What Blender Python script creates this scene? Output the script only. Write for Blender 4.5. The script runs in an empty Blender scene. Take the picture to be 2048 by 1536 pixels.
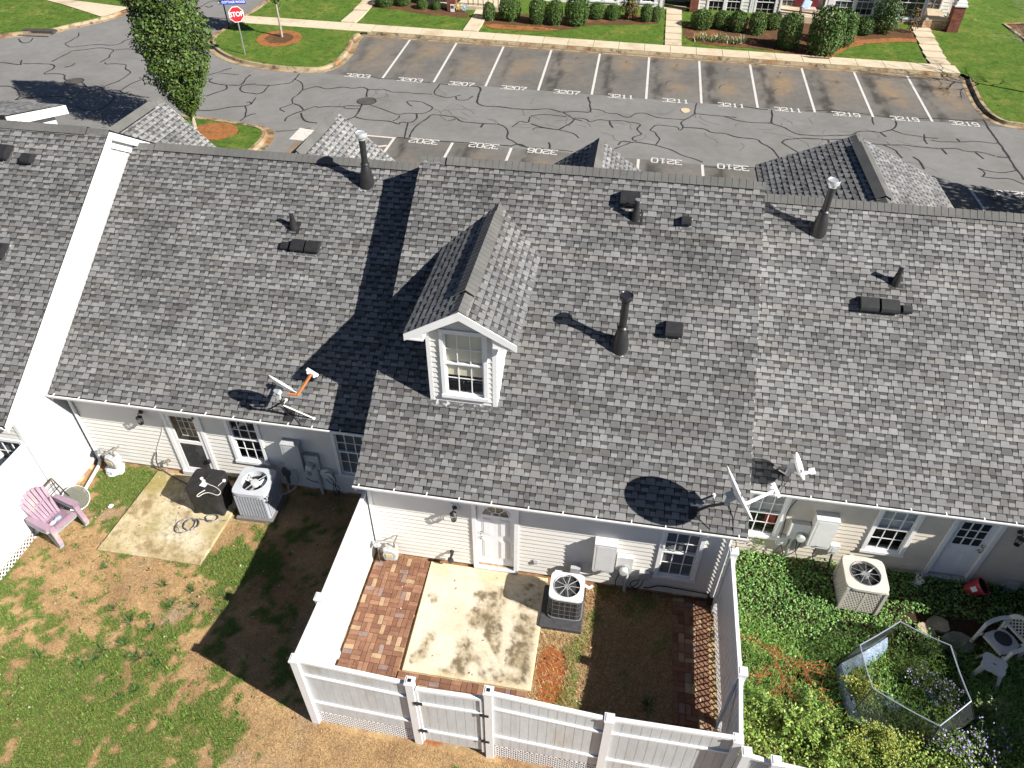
import bpy, bmesh, math, random
from math import sin, cos, pi, radians, sqrt, atan2
from mathutils import Vector, Matrix, noise, geometry

SC = bpy.context.scene
COL = SC.collection
V3 = Vector
# ------------------------------------------------------------------ camera
F_PX, PITCH, YAW, ROLL, CAM_H = 1465.0, radians(41.0485), radians(9.2053), radians(0.4566), 13.32
CAM = V3((0, 0, CAM_H))
FW = V3((-sin(YAW)*cos(PITCH), cos(YAW)*cos(PITCH), -sin(PITCH)))
_r = V3((cos(YAW), sin(YAW), 0)); _u = _r.cross(FW)
RT = _r*cos(ROLL) + _u*sin(ROLL)
UP = -_r*sin(ROLL) + _u*cos(ROLL)
cam_data = bpy.data.cameras.new('camera')
cam_data.sensor_width = 36.0
cam_data.lens = 36.0*F_PX/2048.0
cam_data.clip_start = 0.1
cam_data.clip_end = 2000
cam = bpy.data.objects.new('camera', cam_data)
COL.objects.link(cam)
cam.matrix_world = Matrix(((RT.x, UP.x, -FW.x, 0), (RT.y, UP.y, -FW.y, 0), (RT.z, UP.z, -FW.z, CAM_H), (0, 0, 0, 1)))
SC.camera = cam
# ------------------------------------------------------------------ light
SUN = V3((0.765, -0.255, 0.59)).normalized()
SUN_EL = math.asin(SUN.z); SUN_AZ = atan2(SUN.x, SUN.y)
world = bpy.data.worlds.new('World'); SC.world = world; world.use_nodes = True
nt = world.node_tree; bg = nt.nodes['Background']
sky = nt.nodes.new('ShaderNodeTexSky'); sky.sky_type = 'NISHITA'; sky.sun_disc = False
sky.air_density = 0.55; sky.dust_density = 0.3; sky.ozone_density = 1.5
sky.sun_elevation = SUN_EL; sky.sun_rotation = SUN_AZ
nt.links.new(sky.outputs[0], bg.inputs[0]); bg.inputs[1].default_value = 0.05
sl = bpy.data.lights.new('sun', 'SUN'); sl.energy = 5.0; sl.angle = radians(0.5); sl.color = (1.0, 0.955, 0.88)
so = bpy.data.objects.new('sun', sl); COL.objects.link(so)
so.rotation_euler = SUN.to_track_quat('Z', 'Y').to_euler(); so.location = (30, -10, 40)
SC.view_settings.view_transform = 'Standard'; SC.view_settings.look = 'None'
SC.view_settings.exposure = 0.95; SC.view_settings.gamma = 1.0
SC.render.engine = 'CYCLES'
SC.cycles.max_bounces = 6; SC.cycles.diffuse_bounces = 2; SC.cycles.transparent_max_bounces = 10
# ------------------------------------------------------------------ photo point -> place
def ray(px, py): return FW + RT*((px-1024)/F_PX) - UP*((py-768)/F_PX)
def Zp(px, py, z=0.0):
    d = ray(px, py); return CAM + d*((z-CAM_H)/d.z)
def W(px, py, y):
    d = ray(px, py); return CAM + d*(y/d.y)
def X(px, py, x):
    d = ray(px, py); return CAM + d*(x/d.x)
def clamp(a, b, t): return min(b, max(a, t))
def sm(a, b, t):
    t = clamp(0, 1, (t-a)/(b-a)); return t*t*(3-2*t)
def hgt(x, y):
    s = -0.0135*(clamp(-35, 40, x)+5)*sm(17, 28, y)
    s += 0.06*clamp(0, 6.8, y-38)
    s += 0.075*clamp(0, 7.5, y-46.6)
    d = clamp(0, 0.32, (x+4.4)*0.055)*(1-sm(5.4, 6.4, y))
    return s-d
def G(px, py, off=0.0):
    z = 0.0
    for _ in range(30):
        P = Zp(px, py, z); z = .5*z + .5*(hgt(P.x, P.y)+off)
    return P
RS = 0.62
class RoofP:
    def __init__(s, ye, ze, ry): s.ye, s.ze, s.ry, s.rz = ye, ze, ry, ze+RS*(ry-ye)
    def z(s, y): return s.ze+RS*(y-s.ye) if y <= s.ry else s.rz-RS*(y-s.ry)
def R(px, py, roof, off=0.0):
    d = ray(px, py); t = (roof.ze+off-RS*roof.ye-CAM_H)/(d.z-RS*d.y)
    return CAM + d*t
def T(ox, oy, s): return lambda a, b: (ox+a/s, oy+b/s)
# ------------------------------------------------------------------ mesh collector
class MB:
    def __init__(s): s.v = []; s.f = []; s.c = []; s.anyc = False
    def face(s, pts, col=None):
        n = len(s.v); s.v.extend([tuple(p) for p in pts]); s.f.append(tuple(range(n, n+len(pts))))
        s.c.append(col)
        if col is not None: s.anyc = True
    def mesh(s, verts, faces, col=None):
        n = len(s.v); s.v.extend([tuple(p) for p in verts])
        for f in faces:
            s.f.append(tuple(i+n for i in f)); s.c.append(col)
        if col is not None: s.anyc = True
    def box(s, x0, x1, y0, y1, z0, z1, M=None, col=None):
        vs = [V3((x, y, z)) for z in (z0, z1) for y in (y0, y1) for x in (x0, x1)]
        if M is not None: vs = [M @ v for v in vs]
        s.mesh(vs, [(0, 2, 3, 1), (4, 5, 7, 6), (0, 1, 5, 4), (2, 6, 7, 3), (0, 4, 6, 2), (1, 3, 7, 5)], col)
    def rbox(s, x0, x1, y0, y1, z0, z1, b=0.02, M=None, col=None, seg=3):
        """box with rounded vertical edges and a small top bevel"""
        pts = []
        for cx, cy, a0 in ((x1-b, y1-b, 0), (x0+b, y1-b, 90), (x0+b, y0+b, 180), (x1-b, y0+b, 270)):
            for k in range(seg+1):
                a = radians(a0+90*k/seg); pts.append((cx+b*cos(a), cy+b*sin(a)))
        bb = min(b*.6, (z1-z0)*.3); cx, cy = (x0+x1)/2, (y0+y1)/2
        rings = [(z0, 0), (z1-bb, 0), (z1-bb*.3, bb*.3), (z1, bb)]
        vs = []; n = len(pts)
        for z, ins in rings:
            for x, y in pts:
                dx, dy = x-cx, y-cy; kx = 1-ins/max(1e-6, (x1-x0)/2); ky = 1-ins/max(1e-6, (y1-y0)/2)
                vs.append(V3((cx+dx*kx, cy+dy*ky, z)))
        if M is not None: vs = [M @ v for v in vs]
        fs = [tuple(range(n-1, -1, -1)), tuple(range(3*n, 4*n))]
        for r in range(3):
            for i in range(n):
                j = (i+1) % n; fs.append((r*n+i, r*n+j, (r+1)*n+j, (r+1)*n+i))
        s.mesh(vs, fs, col)
    def beam(s, p, q, w, t=None, up=(0, 0, 1), col=None):
        p, q = V3(p), V3(q); t = t or w; d = (q-p); L = d.length; d.normalize(); u = V3(up)
        if abs(d.dot(u)) > .98: u = V3((0, 1, 0))
        sd = d.cross(u).normalized(); u = sd.cross(d)
        vs = []
        for base in (p, q):
            for a, b in ((-1, -1), (1, -1), (1, 1), (-1, 1)): vs.append(base+sd*(a*w/2)+u*(b*t/2))
        s.mesh(vs, [(3, 2, 1, 0), (4, 5, 6, 7), (0, 1, 5, 4), (1, 2, 6, 5), (2, 3, 7, 6), (3, 0, 4, 7)], col)
    def tube(s, pts, r, n=8, col=None, cap=True):
        pts = [V3(p) for p in pts]; rr = r if isinstance(r, (list, tuple)) else [r]*len(pts)
        vs = []; ref = None
        for i, p in enumerate(pts):
            d = (pts[min(i+1, len(pts)-1)]-pts[max(i-1, 0)])
            if d.length < 1e-9: d = V3((0, 0, 1))
            d.normalize()
            if ref is None:
                ref = V3((0, 0, 1)) if abs(d.z) < .9 else V3((1, 0, 0))
            a = d.cross(ref).normalized(); b = a.cross(d); ref = b if abs(d.dot(b)) < .9 else ref
            for k in range(n):
                t = 2*pi*k/n; vs.append(p+a*(rr[i]*cos(t))+b*(rr[i]*sin(t)))
        fs = []
        for i in range(len(pts)-1):
            for k in range(n):
                j = (k+1) % n; fs.append((i*n+k, (i+1)*n+k, (i+1)*n+j, i*n+j))
        if cap:
            fs.append(tuple(range(n))); fs.append(tuple(reversed(range((len(pts)-1)*n, len(pts)*n))))
        s.mesh(vs, fs, col)
    def lathe(s, prof, n=16, M=None, col=None, cap=True):
        vs = []
        for r, z in prof:
            for k in range(n):
                t = 2*pi*k/n; vs.append(V3((r*cos(t), r*sin(t), z)))
        if M is not None: vs = [M @ v for v in vs]
        fs = []
        for i in range(len(prof)-1):
            for k in range(n):
                j = (k+1) % n; fs.append((i*n+k, i*n+j, (i+1)*n+j, (i+1)*n+k))
        if cap:
            fs.append(tuple(reversed(range(n)))); fs.append(tuple(range((len(prof)-1)*n, len(prof)*n)))
        s.mesh(vs, fs, col)
    def prism(s, poly, vec, col=None):
        vec = V3(vec); a = [V3(p) for p in poly]; b = [p+vec for p in a]; n = len(a)
        fs = [tuple(range(n)), tuple(range(2*n-1, n-1, -1))]
        for i in range(n):
            j = (i+1) % n; fs.append((i, i+n, j+n, j))
        s.mesh(a+b, fs, col)
    def build(s, name, mat, parent=None, smooth=False, local=False, fix=True):
        me = bpy.data.meshes.new(name); me.from_pydata(s.v, [], s.f)
        if s.anyc:
            at = me.color_attributes.new('Col', 'FLOAT_COLOR', 'CORNER')
            buf = []
            for f, c in zip(s.f, s.c):
                c = c or (1, 1, 1)
                buf.extend([c[0], c[1], c[2], 1.0]*len(f))
            at.data.foreach_set('color', buf)
        if fix:
            bm = bmesh.new(); bm.from_mesh(me)
            if len(s.v) < 60000: bmesh.ops.remove_doubles(bm, verts=bm.verts, dist=1e-5)
            bmesh.ops.recalc_face_normals(bm, faces=bm.faces); bm.to_mesh(me); bm.free()
        if smooth: me.polygons.foreach_set('use_smooth', [True]*len(me.polygons))
        if smooth and hasattr(me, 'set_sharp_from_angle'): me.set_sharp_from_angle(angle=radians(38))
        if mat: me.materials.append(mat)
        return link(me, name, parent, local)
def link(me, name, parent=None, local=False):
    o = bpy.data.objects.new(name, me); COL.objects.link(o)
    if parent is not None:
        o.parent = parent
        if not local and parent.type == 'EMPTY': o.matrix_parent_inverse = Matrix.Translation(-parent.location)
    return o
def tag(o, label=None, cat=None, group=None, kind=None):
    if label: o['label'] = label
    if cat: o['category'] = cat
    if group: o['group'] = group
    if kind: o['kind'] = kind
    return o
def thing(name, label, cat, loc=(0, 0, 0), rz=0.0, group=None):
    o = bpy.data.objects.new(name, None); COL.objects.link(o); o.location = loc; o.rotation_euler = (0, 0, rz)
    o.empty_display_size = .2
    return tag(o, label, cat, group)
def copy_tree(o, parent=None):
    c = o.copy(); COL.objects.link(c)
    if parent is not None: c.parent = parent
    for ch in list(o.children):
        copy_tree(ch, c)
    return c
def text_mesh(txt, size, extrude=0.0, xs=1.0, bold=0.0, name='lettering'):
    cu = bpy.data.curves.new('t', 'FONT'); cu.body = txt; cu.size = size; cu.align_x = 'CENTER'; cu.align_y = 'CENTER'
    cu.extrude = extrude; cu.offset = bold; cu.resolution_u = 3
    ob = bpy.data.objects.new('t', cu); COL.objects.link(ob)
    me = bpy.data.meshes.new_from_object(ob.evaluated_get(bpy.context.evaluated_depsgraph_get()))
    bpy.data.objects.remove(ob); bpy.data.curves.remove(cu)
    me.name = name
    for v in me.vertices: v.co.x *= xs
    return me
def fbm(x, y, s=1.0, o=4, seed=0.0):
    v = 0; a = .5; f = s
    for _ in range(o):
        v += a*noise.noise(V3((x*f+seed*17.3, y*f-seed*9.1, seed*3.7))); a *= .5; f *= 2.03
    return v
# ------------------------------------------------------------------ materials
MATS = {}
def mat(name, base=(.5, .5, .5), rough=.6, metal=0.0, var=None, bump=None, attr=False, spec=.4, col2=None, trans=None, stretch=None):
    """var=(scale, amount) brightness noise; col2=(colour, scale, lo, hi) noise blend to a second colour; bump=(scale, strength)"""
    m = bpy.data.materials.new(name); m.use_nodes = True; nt = m.node_tree; N = nt.nodes; L = nt.links
    p = N['Principled BSDF']; p.inputs['Roughness'].default_value = rough; p.inputs['Metallic'].default_value = metal
    p.inputs['Specular IOR Level'].default_value = spec
    geo = N.new('ShaderNodeTexCoord'); vec = geo.outputs['Object']
    if stretch:
        mp = N.new('ShaderNodeMapping'); mp.inputs['Scale'].default_value = stretch; L.new(vec, mp.inputs[0]); vec = mp.outputs[0]
    if attr:
        a = N.new('ShaderNodeAttribute'); a.attribute_name = 'Col'; src = a.outputs['Color']
    else:
        rgb = N.new('ShaderNodeRGB'); rgb.outputs[0].default_value = (*base, 1); src = rgb.outputs[0]
    def mix(a, b, fac, mode='MIX'):
        x = N.new('ShaderNodeMix'); x.data_type = 'RGBA'; x.blend_type = mode
        L.new(a, x.inputs[6])
        if isinstance(b, tuple): x.inputs[7].default_value = (*b, 1)
        else: L.new(b, x.inputs[7])
        if isinstance(fac, float): x.inputs[0].default_value = fac
        else: L.new(fac, x.inputs[0])
        return x.outputs[2]
    def nz(scale, det=5):
        n = N.new('ShaderNodeTexNoise'); n.inputs['Scale'].default_value = scale; n.inputs['Detail'].default_value = det
        n.inputs['Roughness'].default_value = .62; L.new(vec, n.inputs['Vector']); return n.outputs['Fac']
    def ramp(f, lo, hi, a=0.0, b=1.0):
        r = N.new('ShaderNodeMapRange'); L.new(f, r.inputs[0]); r.inputs[1].default_value = lo; r.inputs[2].default_value = hi
        r.inputs[3].default_value = a; r.inputs[4].default_value = b; return r.outputs[0]
    for c2 in ([col2] if col2 and not isinstance(col2, list) else (col2 or [])):
        src = mix(src, c2[0], ramp(nz(c2[1]), c2[2], c2[3]))
    for vv in ([var] if var and not isinstance(var, list) else (var or [])):
        g = N.new('ShaderNodeCombineColor'); r = ramp(nz(vv[0]), .3, .7, 1-vv[1], 1+vv[1])
        for i in range(3): L.new(r, g.inputs[i])
        src = mix(src, g.outputs[0], 1.0, 'MULTIPLY')
    L.new(src, p.inputs['Base Color'])
    if bump:
        b = N.new('ShaderNodeBump'); b.inputs['Strength'].default_value = bump[1]; b.inputs['Distance'].default_value = bump[2] if len(bump) > 2 else .02
        L.new(nz(bump[0], 6), b.inputs['Height']); L.new(b.outputs[0], p.inputs['Normal'])
    if trans:
        p.inputs['Alpha'].default_value = trans
    MATS[name] = m
    return m
def glass_mat(name, tint=(.90, .92, .93), ior=1.5, refl=(.9, .93, 1.0)):
    m = bpy.data.materials.new(name); m.use_nodes = True; nt = m.node_tree; N = nt.nodes; L = nt.links
    N.remove(N['Principled BSDF']); out = N['Material Output']
    tr = N.new('ShaderNodeBsdfTransparent'); tr.inputs[0].default_value = (*tint, 1)
    gl = N.new('ShaderNodeBsdfGlossy'); gl.inputs['Roughness'].default_value = .03; gl.inputs['Color'].default_value = (*refl, 1)
    lw = N.new('ShaderNodeLayerWeight'); lw.inputs[0].default_value = .5
    pw = N.new('ShaderNodeMath'); pw.operation = 'POWER'; pw.inputs[1].default_value = 4.0; L.new(lw.outputs['Facing'], pw.inputs[0])
    fr = N.new('ShaderNodeMath'); fr.operation = 'MULTIPLY_ADD'; fr.inputs[1].default_value = .75; fr.inputs[2].default_value = .05; L.new(pw.outputs[0], fr.inputs[0])
    mx = N.new('ShaderNodeMixShader'); L.new(fr.outputs[0], mx.inputs[0]); L.new(tr.outputs[0], mx.inputs[1]); L.new(gl.outputs[0], mx.inputs[2])
    L.new(mx.outputs[0], out.inputs[0]); return m
SHINGLE = mat('asphalt_shingle', attr=True, rough=.9, var=[(.40, .20), (1.9, .10), (160, .24)], bump=(220, .35, .004), spec=.25, stretch=(1.6, 1, 1))
CAPM = mat('ridge_cap_shingle', (.115, .113, .108), .9, var=[(1.5, .2), (120, .25)], bump=(200, .4, .004), spec=.25)
DECK = mat('roof_underlay', (.02, .02, .02), .9)
SIDING = mat('cream_vinyl_siding', (.70, .665, .60), .45, var=(3, .05), spec=.3)
SIDINGB = mat('beige_vinyl_siding', (.60, .545, .46), .5, var=(3, .06), spec=.3)
SIDINGW = mat('white_vinyl_siding', (.68, .66, .62), .45, var=(2, .04), spec=.3)
TRIM = mat('white_trim', (.78, .78, .78), .4, var=(6, .04))
VINYL = mat('white_vinyl', (.72, .72, .73), .35, var=(5, .03))
VINYLG = mat('weathered_white_vinyl', (.50, .515, .53), .4, col2=((.40, .38, .32), 2.2, .56, .76), var=[(1.2, .10), (12, .08)], stretch=(1, 1, .3))
DARK = mat('dark_interior', (.012, .012, .014), .8)
GUTD = mat('gutter_debris', (.03, .022, .016), .95, var=(30, .5))
GLASS = glass_mat('window_glass')
BLINDM = mat('window_blind', (.17, .175, .18), .6)
BLINDL = mat('pale_window_blind', (.58, .58, .56), .6)
SIDINGF = mat('white_siding_dimmed_for_sun', (.385, .388, .392), .5, var=(2, .04), spec=.25)  # same white siding, darkened in colour to hold back sun glare on the gable
SHADEM = mat('beige_roller_shade', (.80, .73, .56), .8)
BLACK = mat('black_painted_metal', (.022, .022, .023), .42, var=(9, .25), spec=.5)
BLACKP = mat('black_plastic', (.016, .016, .017), .5)
GALV = mat('galvanised_metal', (.42, .43, .44), .38, metal=.6, var=(14, .3))
GREYBOX = mat('grey_painted_box', (.42, .43, .44), .45, var=(5, .06))
WHITEBOX = mat('pale_painted_box', (.66, .66, .65), .45, var=(5, .05))
LGREY = mat('light_grey_metal', (.55, .56, .57), .4, metal=.2, var=(8, .1))
ACGREY = mat('grey_condenser_paint', (.36, .38, .42), .42, var=(6, .08))
ACTAN = mat('tan_condenser_paint', (.52, .49, .44), .45, var=(6, .08))
ACWHITE = mat('white_condenser_paint', (.72, .73, .75), .4, var=(6, .05))
BRONZE = mat('dark_bronze', (.03, .024, .018), .45)
CHROME = mat('satin_chrome', (.6, .6, .6), .22, metal=1.0)
CONC = mat('patio_concrete', attr=True, rough=.85, var=[(9, .10), (22, .14), (150, .12)], bump=(90, .15, .003))
CONC2 = mat('mossy_concrete', attr=True, rough=.88, var=[(9, .12), (25, .16), (150, .12)], bump=(90, .15, .003))
WALK = mat('sidewalk_concrete', (.53, .45, .33), .88, col2=((.40, .31, .20), .6, .5, .7), var=[(4, .08), (40, .08)])
CURB = mat('curb_concrete', (.34, .265, .165), .88, col2=[((.24, .135, .06), .8, .48, .62), ((.085, .065, .04), 2.3, .50, .64)], var=[(9, .14), (60, .1)])
ASPH = mat('road_asphalt', (.185, .181, .176), .9, col2=[((.155, .147, .138), .35, .45, .7), ((.235, .225, .21), .12, .56, .72)], var=[(2.2, .07), (28, .10), (90, .14)], bump=(120, .25, .006), spec=.25)
STALL = mat('parking_stall_asphalt', attr=True, rough=.9, var=[(3.0, .12), (30, .12), (90, .14)], bump=(120, .25, .006), spec=.25)
SEAL = mat('crack_sealant', (.028, .027, .027), .6)
PAINT = mat('white_road_paint', (.53, .51, .48), .75, col2=((.30, .29, .27), 11.0, .56, .68), var=(25, .1))
PAINTP = mat('faded_pink_white_paint', (.62, .50, .47), .75, var=(9, .2))
LAWN = mat('lawn_turf', (.085, .150, .020), .95, col2=[((.17, .195, .04), .8, .48, .70), ((.050, .105, .014), 2.3, .5, .68), ((.30, .20, .08), 1.1, .66, .76)], var=[(4, .20), (13, .42), (38, .55), (110, .3)], bump=(45, .9, .05), spec=.15)
DIRT = mat('bare_ground', (.15, .13, .08), .95, var=[(1, .2), (20, .3)])
YARD = mat('yard_soil', attr=True, rough=.96, var=[(16, .22), (60, .34), (170, .30)], bump=(70, .7, .03), spec=.12)
MULCH = mat('orange_mulch', (.30, .125, .045), .95, col2=((.14, .07, .035), 3, .5, .7), var=[(14, .3), (60, .4)], bump=(60, .9, .03), spec=.1)
MULCHB = mat('brown_mulch', (.105, .058, .032), .95, col2=((.24, .10, .04), .8, .52, .68), var=[(14, .35), (60, .45)], bump=(60, .9, .03), spec=.1)
BRICKP = mat('brick_paver', attr=True, rough=.85, var=[(7, .18), (70, .2)], bump=(60, .3, .004))
BRICKW = mat('red_brick', attr=True, rough=.85, var=[(7, .2), (70, .2)])
LEAF = mat('leaf', attr=True, rough=.55, spec=.35)
BLADE = mat('grass_blade', attr=True, rough=.7, spec=.2)
BARK = mat('pale_bark', (.34, .30, .25), .9, var=(12, .3))
BARKD = mat('dark_bark', (.12, .09, .07), .9, var=(12, .3))
TWIG = mat('red_stem', (.32, .07, .03), .7, var=(8, .3))
PINK = mat('faded_mauve_plastic', (.30, .205, .265), .55, var=[(4, .12), (20, .06)], col2=((.42, .33, .30), 2.2, .5, .68))
TEAL = mat('pale_aqua_plastic', (.25, .40, .38), .55, var=(4, .12))
PLASTW = mat('white_garden_plastic', (.62, .61, .58), .5, var=[(3, .1), (18, .06)], col2=((.46, .42, .35), 1.8, .55, .72))
COVER = mat('black_grill_cover', (.022, .021, .021), .62, var=(3, .3), bump=(9, .5, .03))
REDP = mat('red_plastic', (.42, .035, .045), .4, var=(6, .15))
BLUEW = mat('blue_grey_liner', (.19, .25, .33), .35, var=[(7, .35), (28, .2)], bump=(14, .8, .03))
MESHP = None
SIGNR = mat('sign_red', (.60, .02, .03), .4); SIGNW = mat('sign_white', (.82, .82, .82), .4); SIGNB = mat('sign_blue', (.025, .06, .42), .4); SIGNK = mat('sign_black', (.02, .02, .02), .5)
ORANGE = mat('orange_tan_plastic', (.44, .17, .06), .45)
CREAMP = mat('cream_paper', (.75, .74, .72), .7)
RUST = mat('rusty_pipe', (.20, .165, .13), .8, var=(12, .35))
IRON = mat('cast_iron', (.075, .065, .06), .7, var=(10, .3))
FLOW = mat('flower', attr=True, rough=.6)
FOUND = mat('foundation_brick', (.36, .20, .12), .9, col2=((.55, .40, .25), 5, .5, .6), var=(14, .25))
STRAW = mat('straw_scraps', (.55, .38, .13), .9, var=(20, .3))
STONEV = mat('stone_veneer', (.52, .47, .38), .85, col2=((.40, .37, .33), 6, .5, .6), var=(9, .2))
# ------------------------------------------------------------------ ground, road, lawns
KINK = (38.0, 44.8, 46.6, 54.1, 28.0, 17.0)
def inpoly(x, y, poly):
    c = False; n = len(poly); j = n-1
    for i in range(n):
        xi, yi = poly[i]; xj, yj = poly[j]
        if (yi > y) != (yj > y) and x < (xj-xi)*(y-yi)/(yj-yi)+xi: c = not c
        j = i
    return c
def drape(name, poly, off, m, step=1.2, parent=None):
    poly = [(p[0], p[1]) for p in poly]
    xs = [p[0] for p in poly]; ys = [p[1] for p in poly]
    rows = [min(ys)+step*k for k in range(1, int((max(ys)-min(ys))/step)+1)] + [k for k in KINK if min(ys) < k < max(ys)]
    cols = [min(xs)+step*2*k for k in range(1, int((max(xs)-min(xs))/(2*step))+1)]
    dens = []                                   # outline with extra points where it crosses a break of slope
    for i in range(len(poly)):
        a, b = poly[i], poly[(i+1) % len(poly)]; dens.append(a); ts = []
        L = math.dist(a, b)
        for k in KINK:
            if min(a[1], b[1])+1e-4 < k < max(a[1], b[1])-1e-4: ts.append((k-a[1])/(b[1]-a[1]))
        nn = int(L/(step*3)); ts += [(q+1)/(nn+1) for q in range(nn)]
        for t in sorted(ts): dens.append((a[0]+(b[0]-a[0])*t, a[1]+(b[1]-a[1])*t))
    pts = [V3((x, y)) for x, y in dens]; n = len(pts)
    pts += [V3((x, y)) for y in rows for x in cols if inpoly(x, y, poly)]
    vs, es, fs, *_ = geometry.delaunay_2d_cdt([p.to_2d() if len(p) > 2 else p for p in pts], [], [list(range(n))], 1, 1e-4)
    mb = MB(); mb.mesh([(v.x, v.y, hgt(v.x, v.y)+off) for v in vs], [tuple(f) for f in fs])
    o = mb.build(name, m, parent, fix=False)
    return o
def normals2(pts, closed=False):
    out = []; n = len(pts)
    for i in range(n):
        a = pts[max(i-1, 0)]; b = pts[min(i+1, n-1)]
        d = V3((b[0]-a[0], b[1]-a[1])); d.normalize(); out.append(V3((-d.y, d.x)))
    return out
def smooth2(pts, it=2):
    for _ in range(it):
        q = [pts[0]]
        for a, b in zip(pts[:-1], pts[1:]):
            q.append((a[0]*.75+b[0]*.25, a[1]*.75+b[1]*.25)); q.append((a[0]*.25+b[0]*.75, a[1]*.25+b[1]*.75))
        q.append(pts[-1]); pts = q
    return pts
def split2(pts):
    out = [pts[0]]
    for a, b in zip(pts[:-1], pts[1:]):
        L = math.dist(a, b); ts = [(k-a[1])/(b[1]-a[1]) for k in KINK if min(a[1], b[1])+1e-3 < k < max(a[1], b[1])-1e-3]
        nn = int(L/2.5); ts += [(q+1)/(nn+1) for q in range(nn)]
        for t in sorted(ts): out.append((a[0]+(b[0]-a[0])*t, a[1]+(b[1]-a[1])*t))
        out.append(b)
    return out
def offset2(pts, d):
    ns = normals2(pts); return [(p[0]+n.x*d, p[1]+n.y*d) for p, n in zip(pts, ns)]
def sweep(mb, pts, prof):
    ns = normals2(pts); rows = []
    for p, n in zip(pts, ns):
        rows.append([V3((p[0]+n.x*o, p[1]+n.y*o, hgt(p[0], p[1])+z)) for o, z in prof])
    for a, b in zip(rows[:-1], rows[1:]):
        for i in range(len(prof)-1): mb.face([a[i], b[i], b[i+1], a[i+1]])
CURBP = [(0, -.03), (0, .014), (.30, .016), (.36, .150), (.52, .150), (.52, .08)]
def gp(tf, pts, off=0.0):
    return [(lambda P: (P.x, P.y))(G(*(tf(*q) if tf else q), off)) for q in pts]

# base sheet
mb = MB()
gx = [-300, -150, -90, -60, -45, -35]+[x for x in range(-30, 41, 5)]+[60, 100, 180, 300]
gy = [-120, -60, -20, 0, 3, 5.2, 5.5, 5.8, 6.2, 6.6, 7.0, 7.3, 9, 12, 15, 17, 18.5, 20, 22, 24, 26, 27, 28, 31, 34, 38, 41, 44.8, 46.6, 50, 54.1, 60, 80, 120, 200, 320]
idx = {}
for j, y in enumerate(gy):
    for i, x in enumerate(gx): idx[i, j] = len(mb.v); mb.v.append((x, y, hgt(x, y)-.09))
for j in range(len(gy)-1):
    for i in range(len(gx)-1): mb.f.append((idx[i, j], idx[i+1, j], idx[i+1, j+1], idx[i, j+1])); mb.c.append(None)
tag(mb.build('ground', DIRT, fix=False), kind='structure')

road = tag(drape('road', [(-80, 24.2), (62, 24.2), (62, 62), (-80, 62)], 0.0, ASPH, 2.0), kind='structure')
# lots of marked stalls, a thin darker overlay each
def stall_col(x, y, far):
    u = ((x+13.2)/2.752) % 1.0 if far else ((x+10.38)/2.70) % 1.0; v = (y-37.93)/5.6 if far else (30.68-y)/5.6
    k = math.floor((x+13.2)/2.752); n = fbm(x*1.0, y*.35, .9, 4, 41); n2 = fbm(x*2.2, y*.8, 1.3, 3, 43); n3 = fbm(x, y, .5, 3, 45)
    c = V3((.122, .115, .105)).lerp(V3((.150, .141, .129)), clamp(0, 1, .5+2*n3))
    tan = math.exp(-((u-.55)/.24)**2)*sm(.05, .4, v)*sm(1.15, .75, v)*clamp(0, 1, .45+1.6*n3+.8*n); c = c.lerp(V3((.225, .158, .095)), clamp(0, .85, tan*(.95 if far else 1.2)))
    sme = math.exp(-((u-.17-.10*(1-v)-.22*n)/(.08+.05*abs(n2)*4))**2)*clamp(0, 1, .62+2.2*n2+.8*n)*sm(-.35, .10, v)
    if far and k < 3: sme *= .45
    c = c.lerp(V3((.045, .040, .036)), clamp(0, .88, sme*1.1))
    spot = clamp(0, 1, 5*(fbm(x, y, 1.1, 3, 47)-.27)); c = c.lerp(V3((.055, .048, .042)), spot*.7)
    if far and v > .9: c = c.lerp(V3((.20, .14, .085)), sm(.9, 1.0, v)*.5)
    return c
def lot(poly, far):
    x0, x1, y0, y1 = poly; st = .16; nx, ny = int((x1-x0)/st), int((y1-y0)/st); mb = MB(); vc = []
    for j in range(ny+1):
        for i in range(nx+1):
            x, y = x0+(x1-x0)*i/nx, y0+(y1-y0)*j/ny; mb.v.append((x, y, hgt(x, y)+.006)); vc.append(stall_col(x, y, far))
    for j in range(ny):
        for i in range(nx): a = j*(nx+1)+i; mb.f.append((a, a+1, a+nx+2, a+nx+1)); mb.c.append(None)
    o = mb.build('parking_lot', STALL, fix=False); at = o.data.color_attributes.new('Col', 'FLOAT_COLOR', 'POINT'); buf = []
    for c in vc: buf.extend((c.x, c.y, c.z, 1))
    at.data.foreach_set('color', buf); return tag(o, kind='structure')
lot_far = lot((-16.3, 17.7, 38.0, 44.0), True); lot_near = lot((-14.5, 24, 24.8, 30.68), False)


# outlines of the raised lawns (edge of the gutter pan)
t0, t1, t2, t3 = T(0, 0, 4), T(512, 0, 4), T(1024, 0, 4), T(1536, 0, 4)
L1 = gp(None, [(-160, 92), (0, 77), (58, 72), (100, 69), (150, 56), (205, 45), (250, 31), (276, 13), (292, -10)])
L1 = [(-62, L1[0][1]-1.0)]+smooth2(L1, 2)+[(L1[-1][0]-1.5, L1[-1][1]+4), (L1[-1][0]-2, 110)]
isl = gp(None, [(566, -28), (532, 1), (485, 31), (460, 47), (436, 62), (420, 73), (411, 88), (419, 104), (439, 117), (465, 127.5), (497, 135), (541, 142), (600, 146.5), (636, 146), (662, 142), (688, 130), (708, 107)])
isl = [(isl[0][0]+1.2, 110), (isl[0][0]+.4, isl[0][1]+12)]+smooth2(isl, 2)
isl += [(-16.02, 43.0), (-15.9, 43.56)]
rgt = [(17.1, 43.56)]+gp(None, [(1924, 168), (1941, 207), (1951, 220), (1963, 233), (1986, 247), (2011, 254.5), (2048, 260)])
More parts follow.
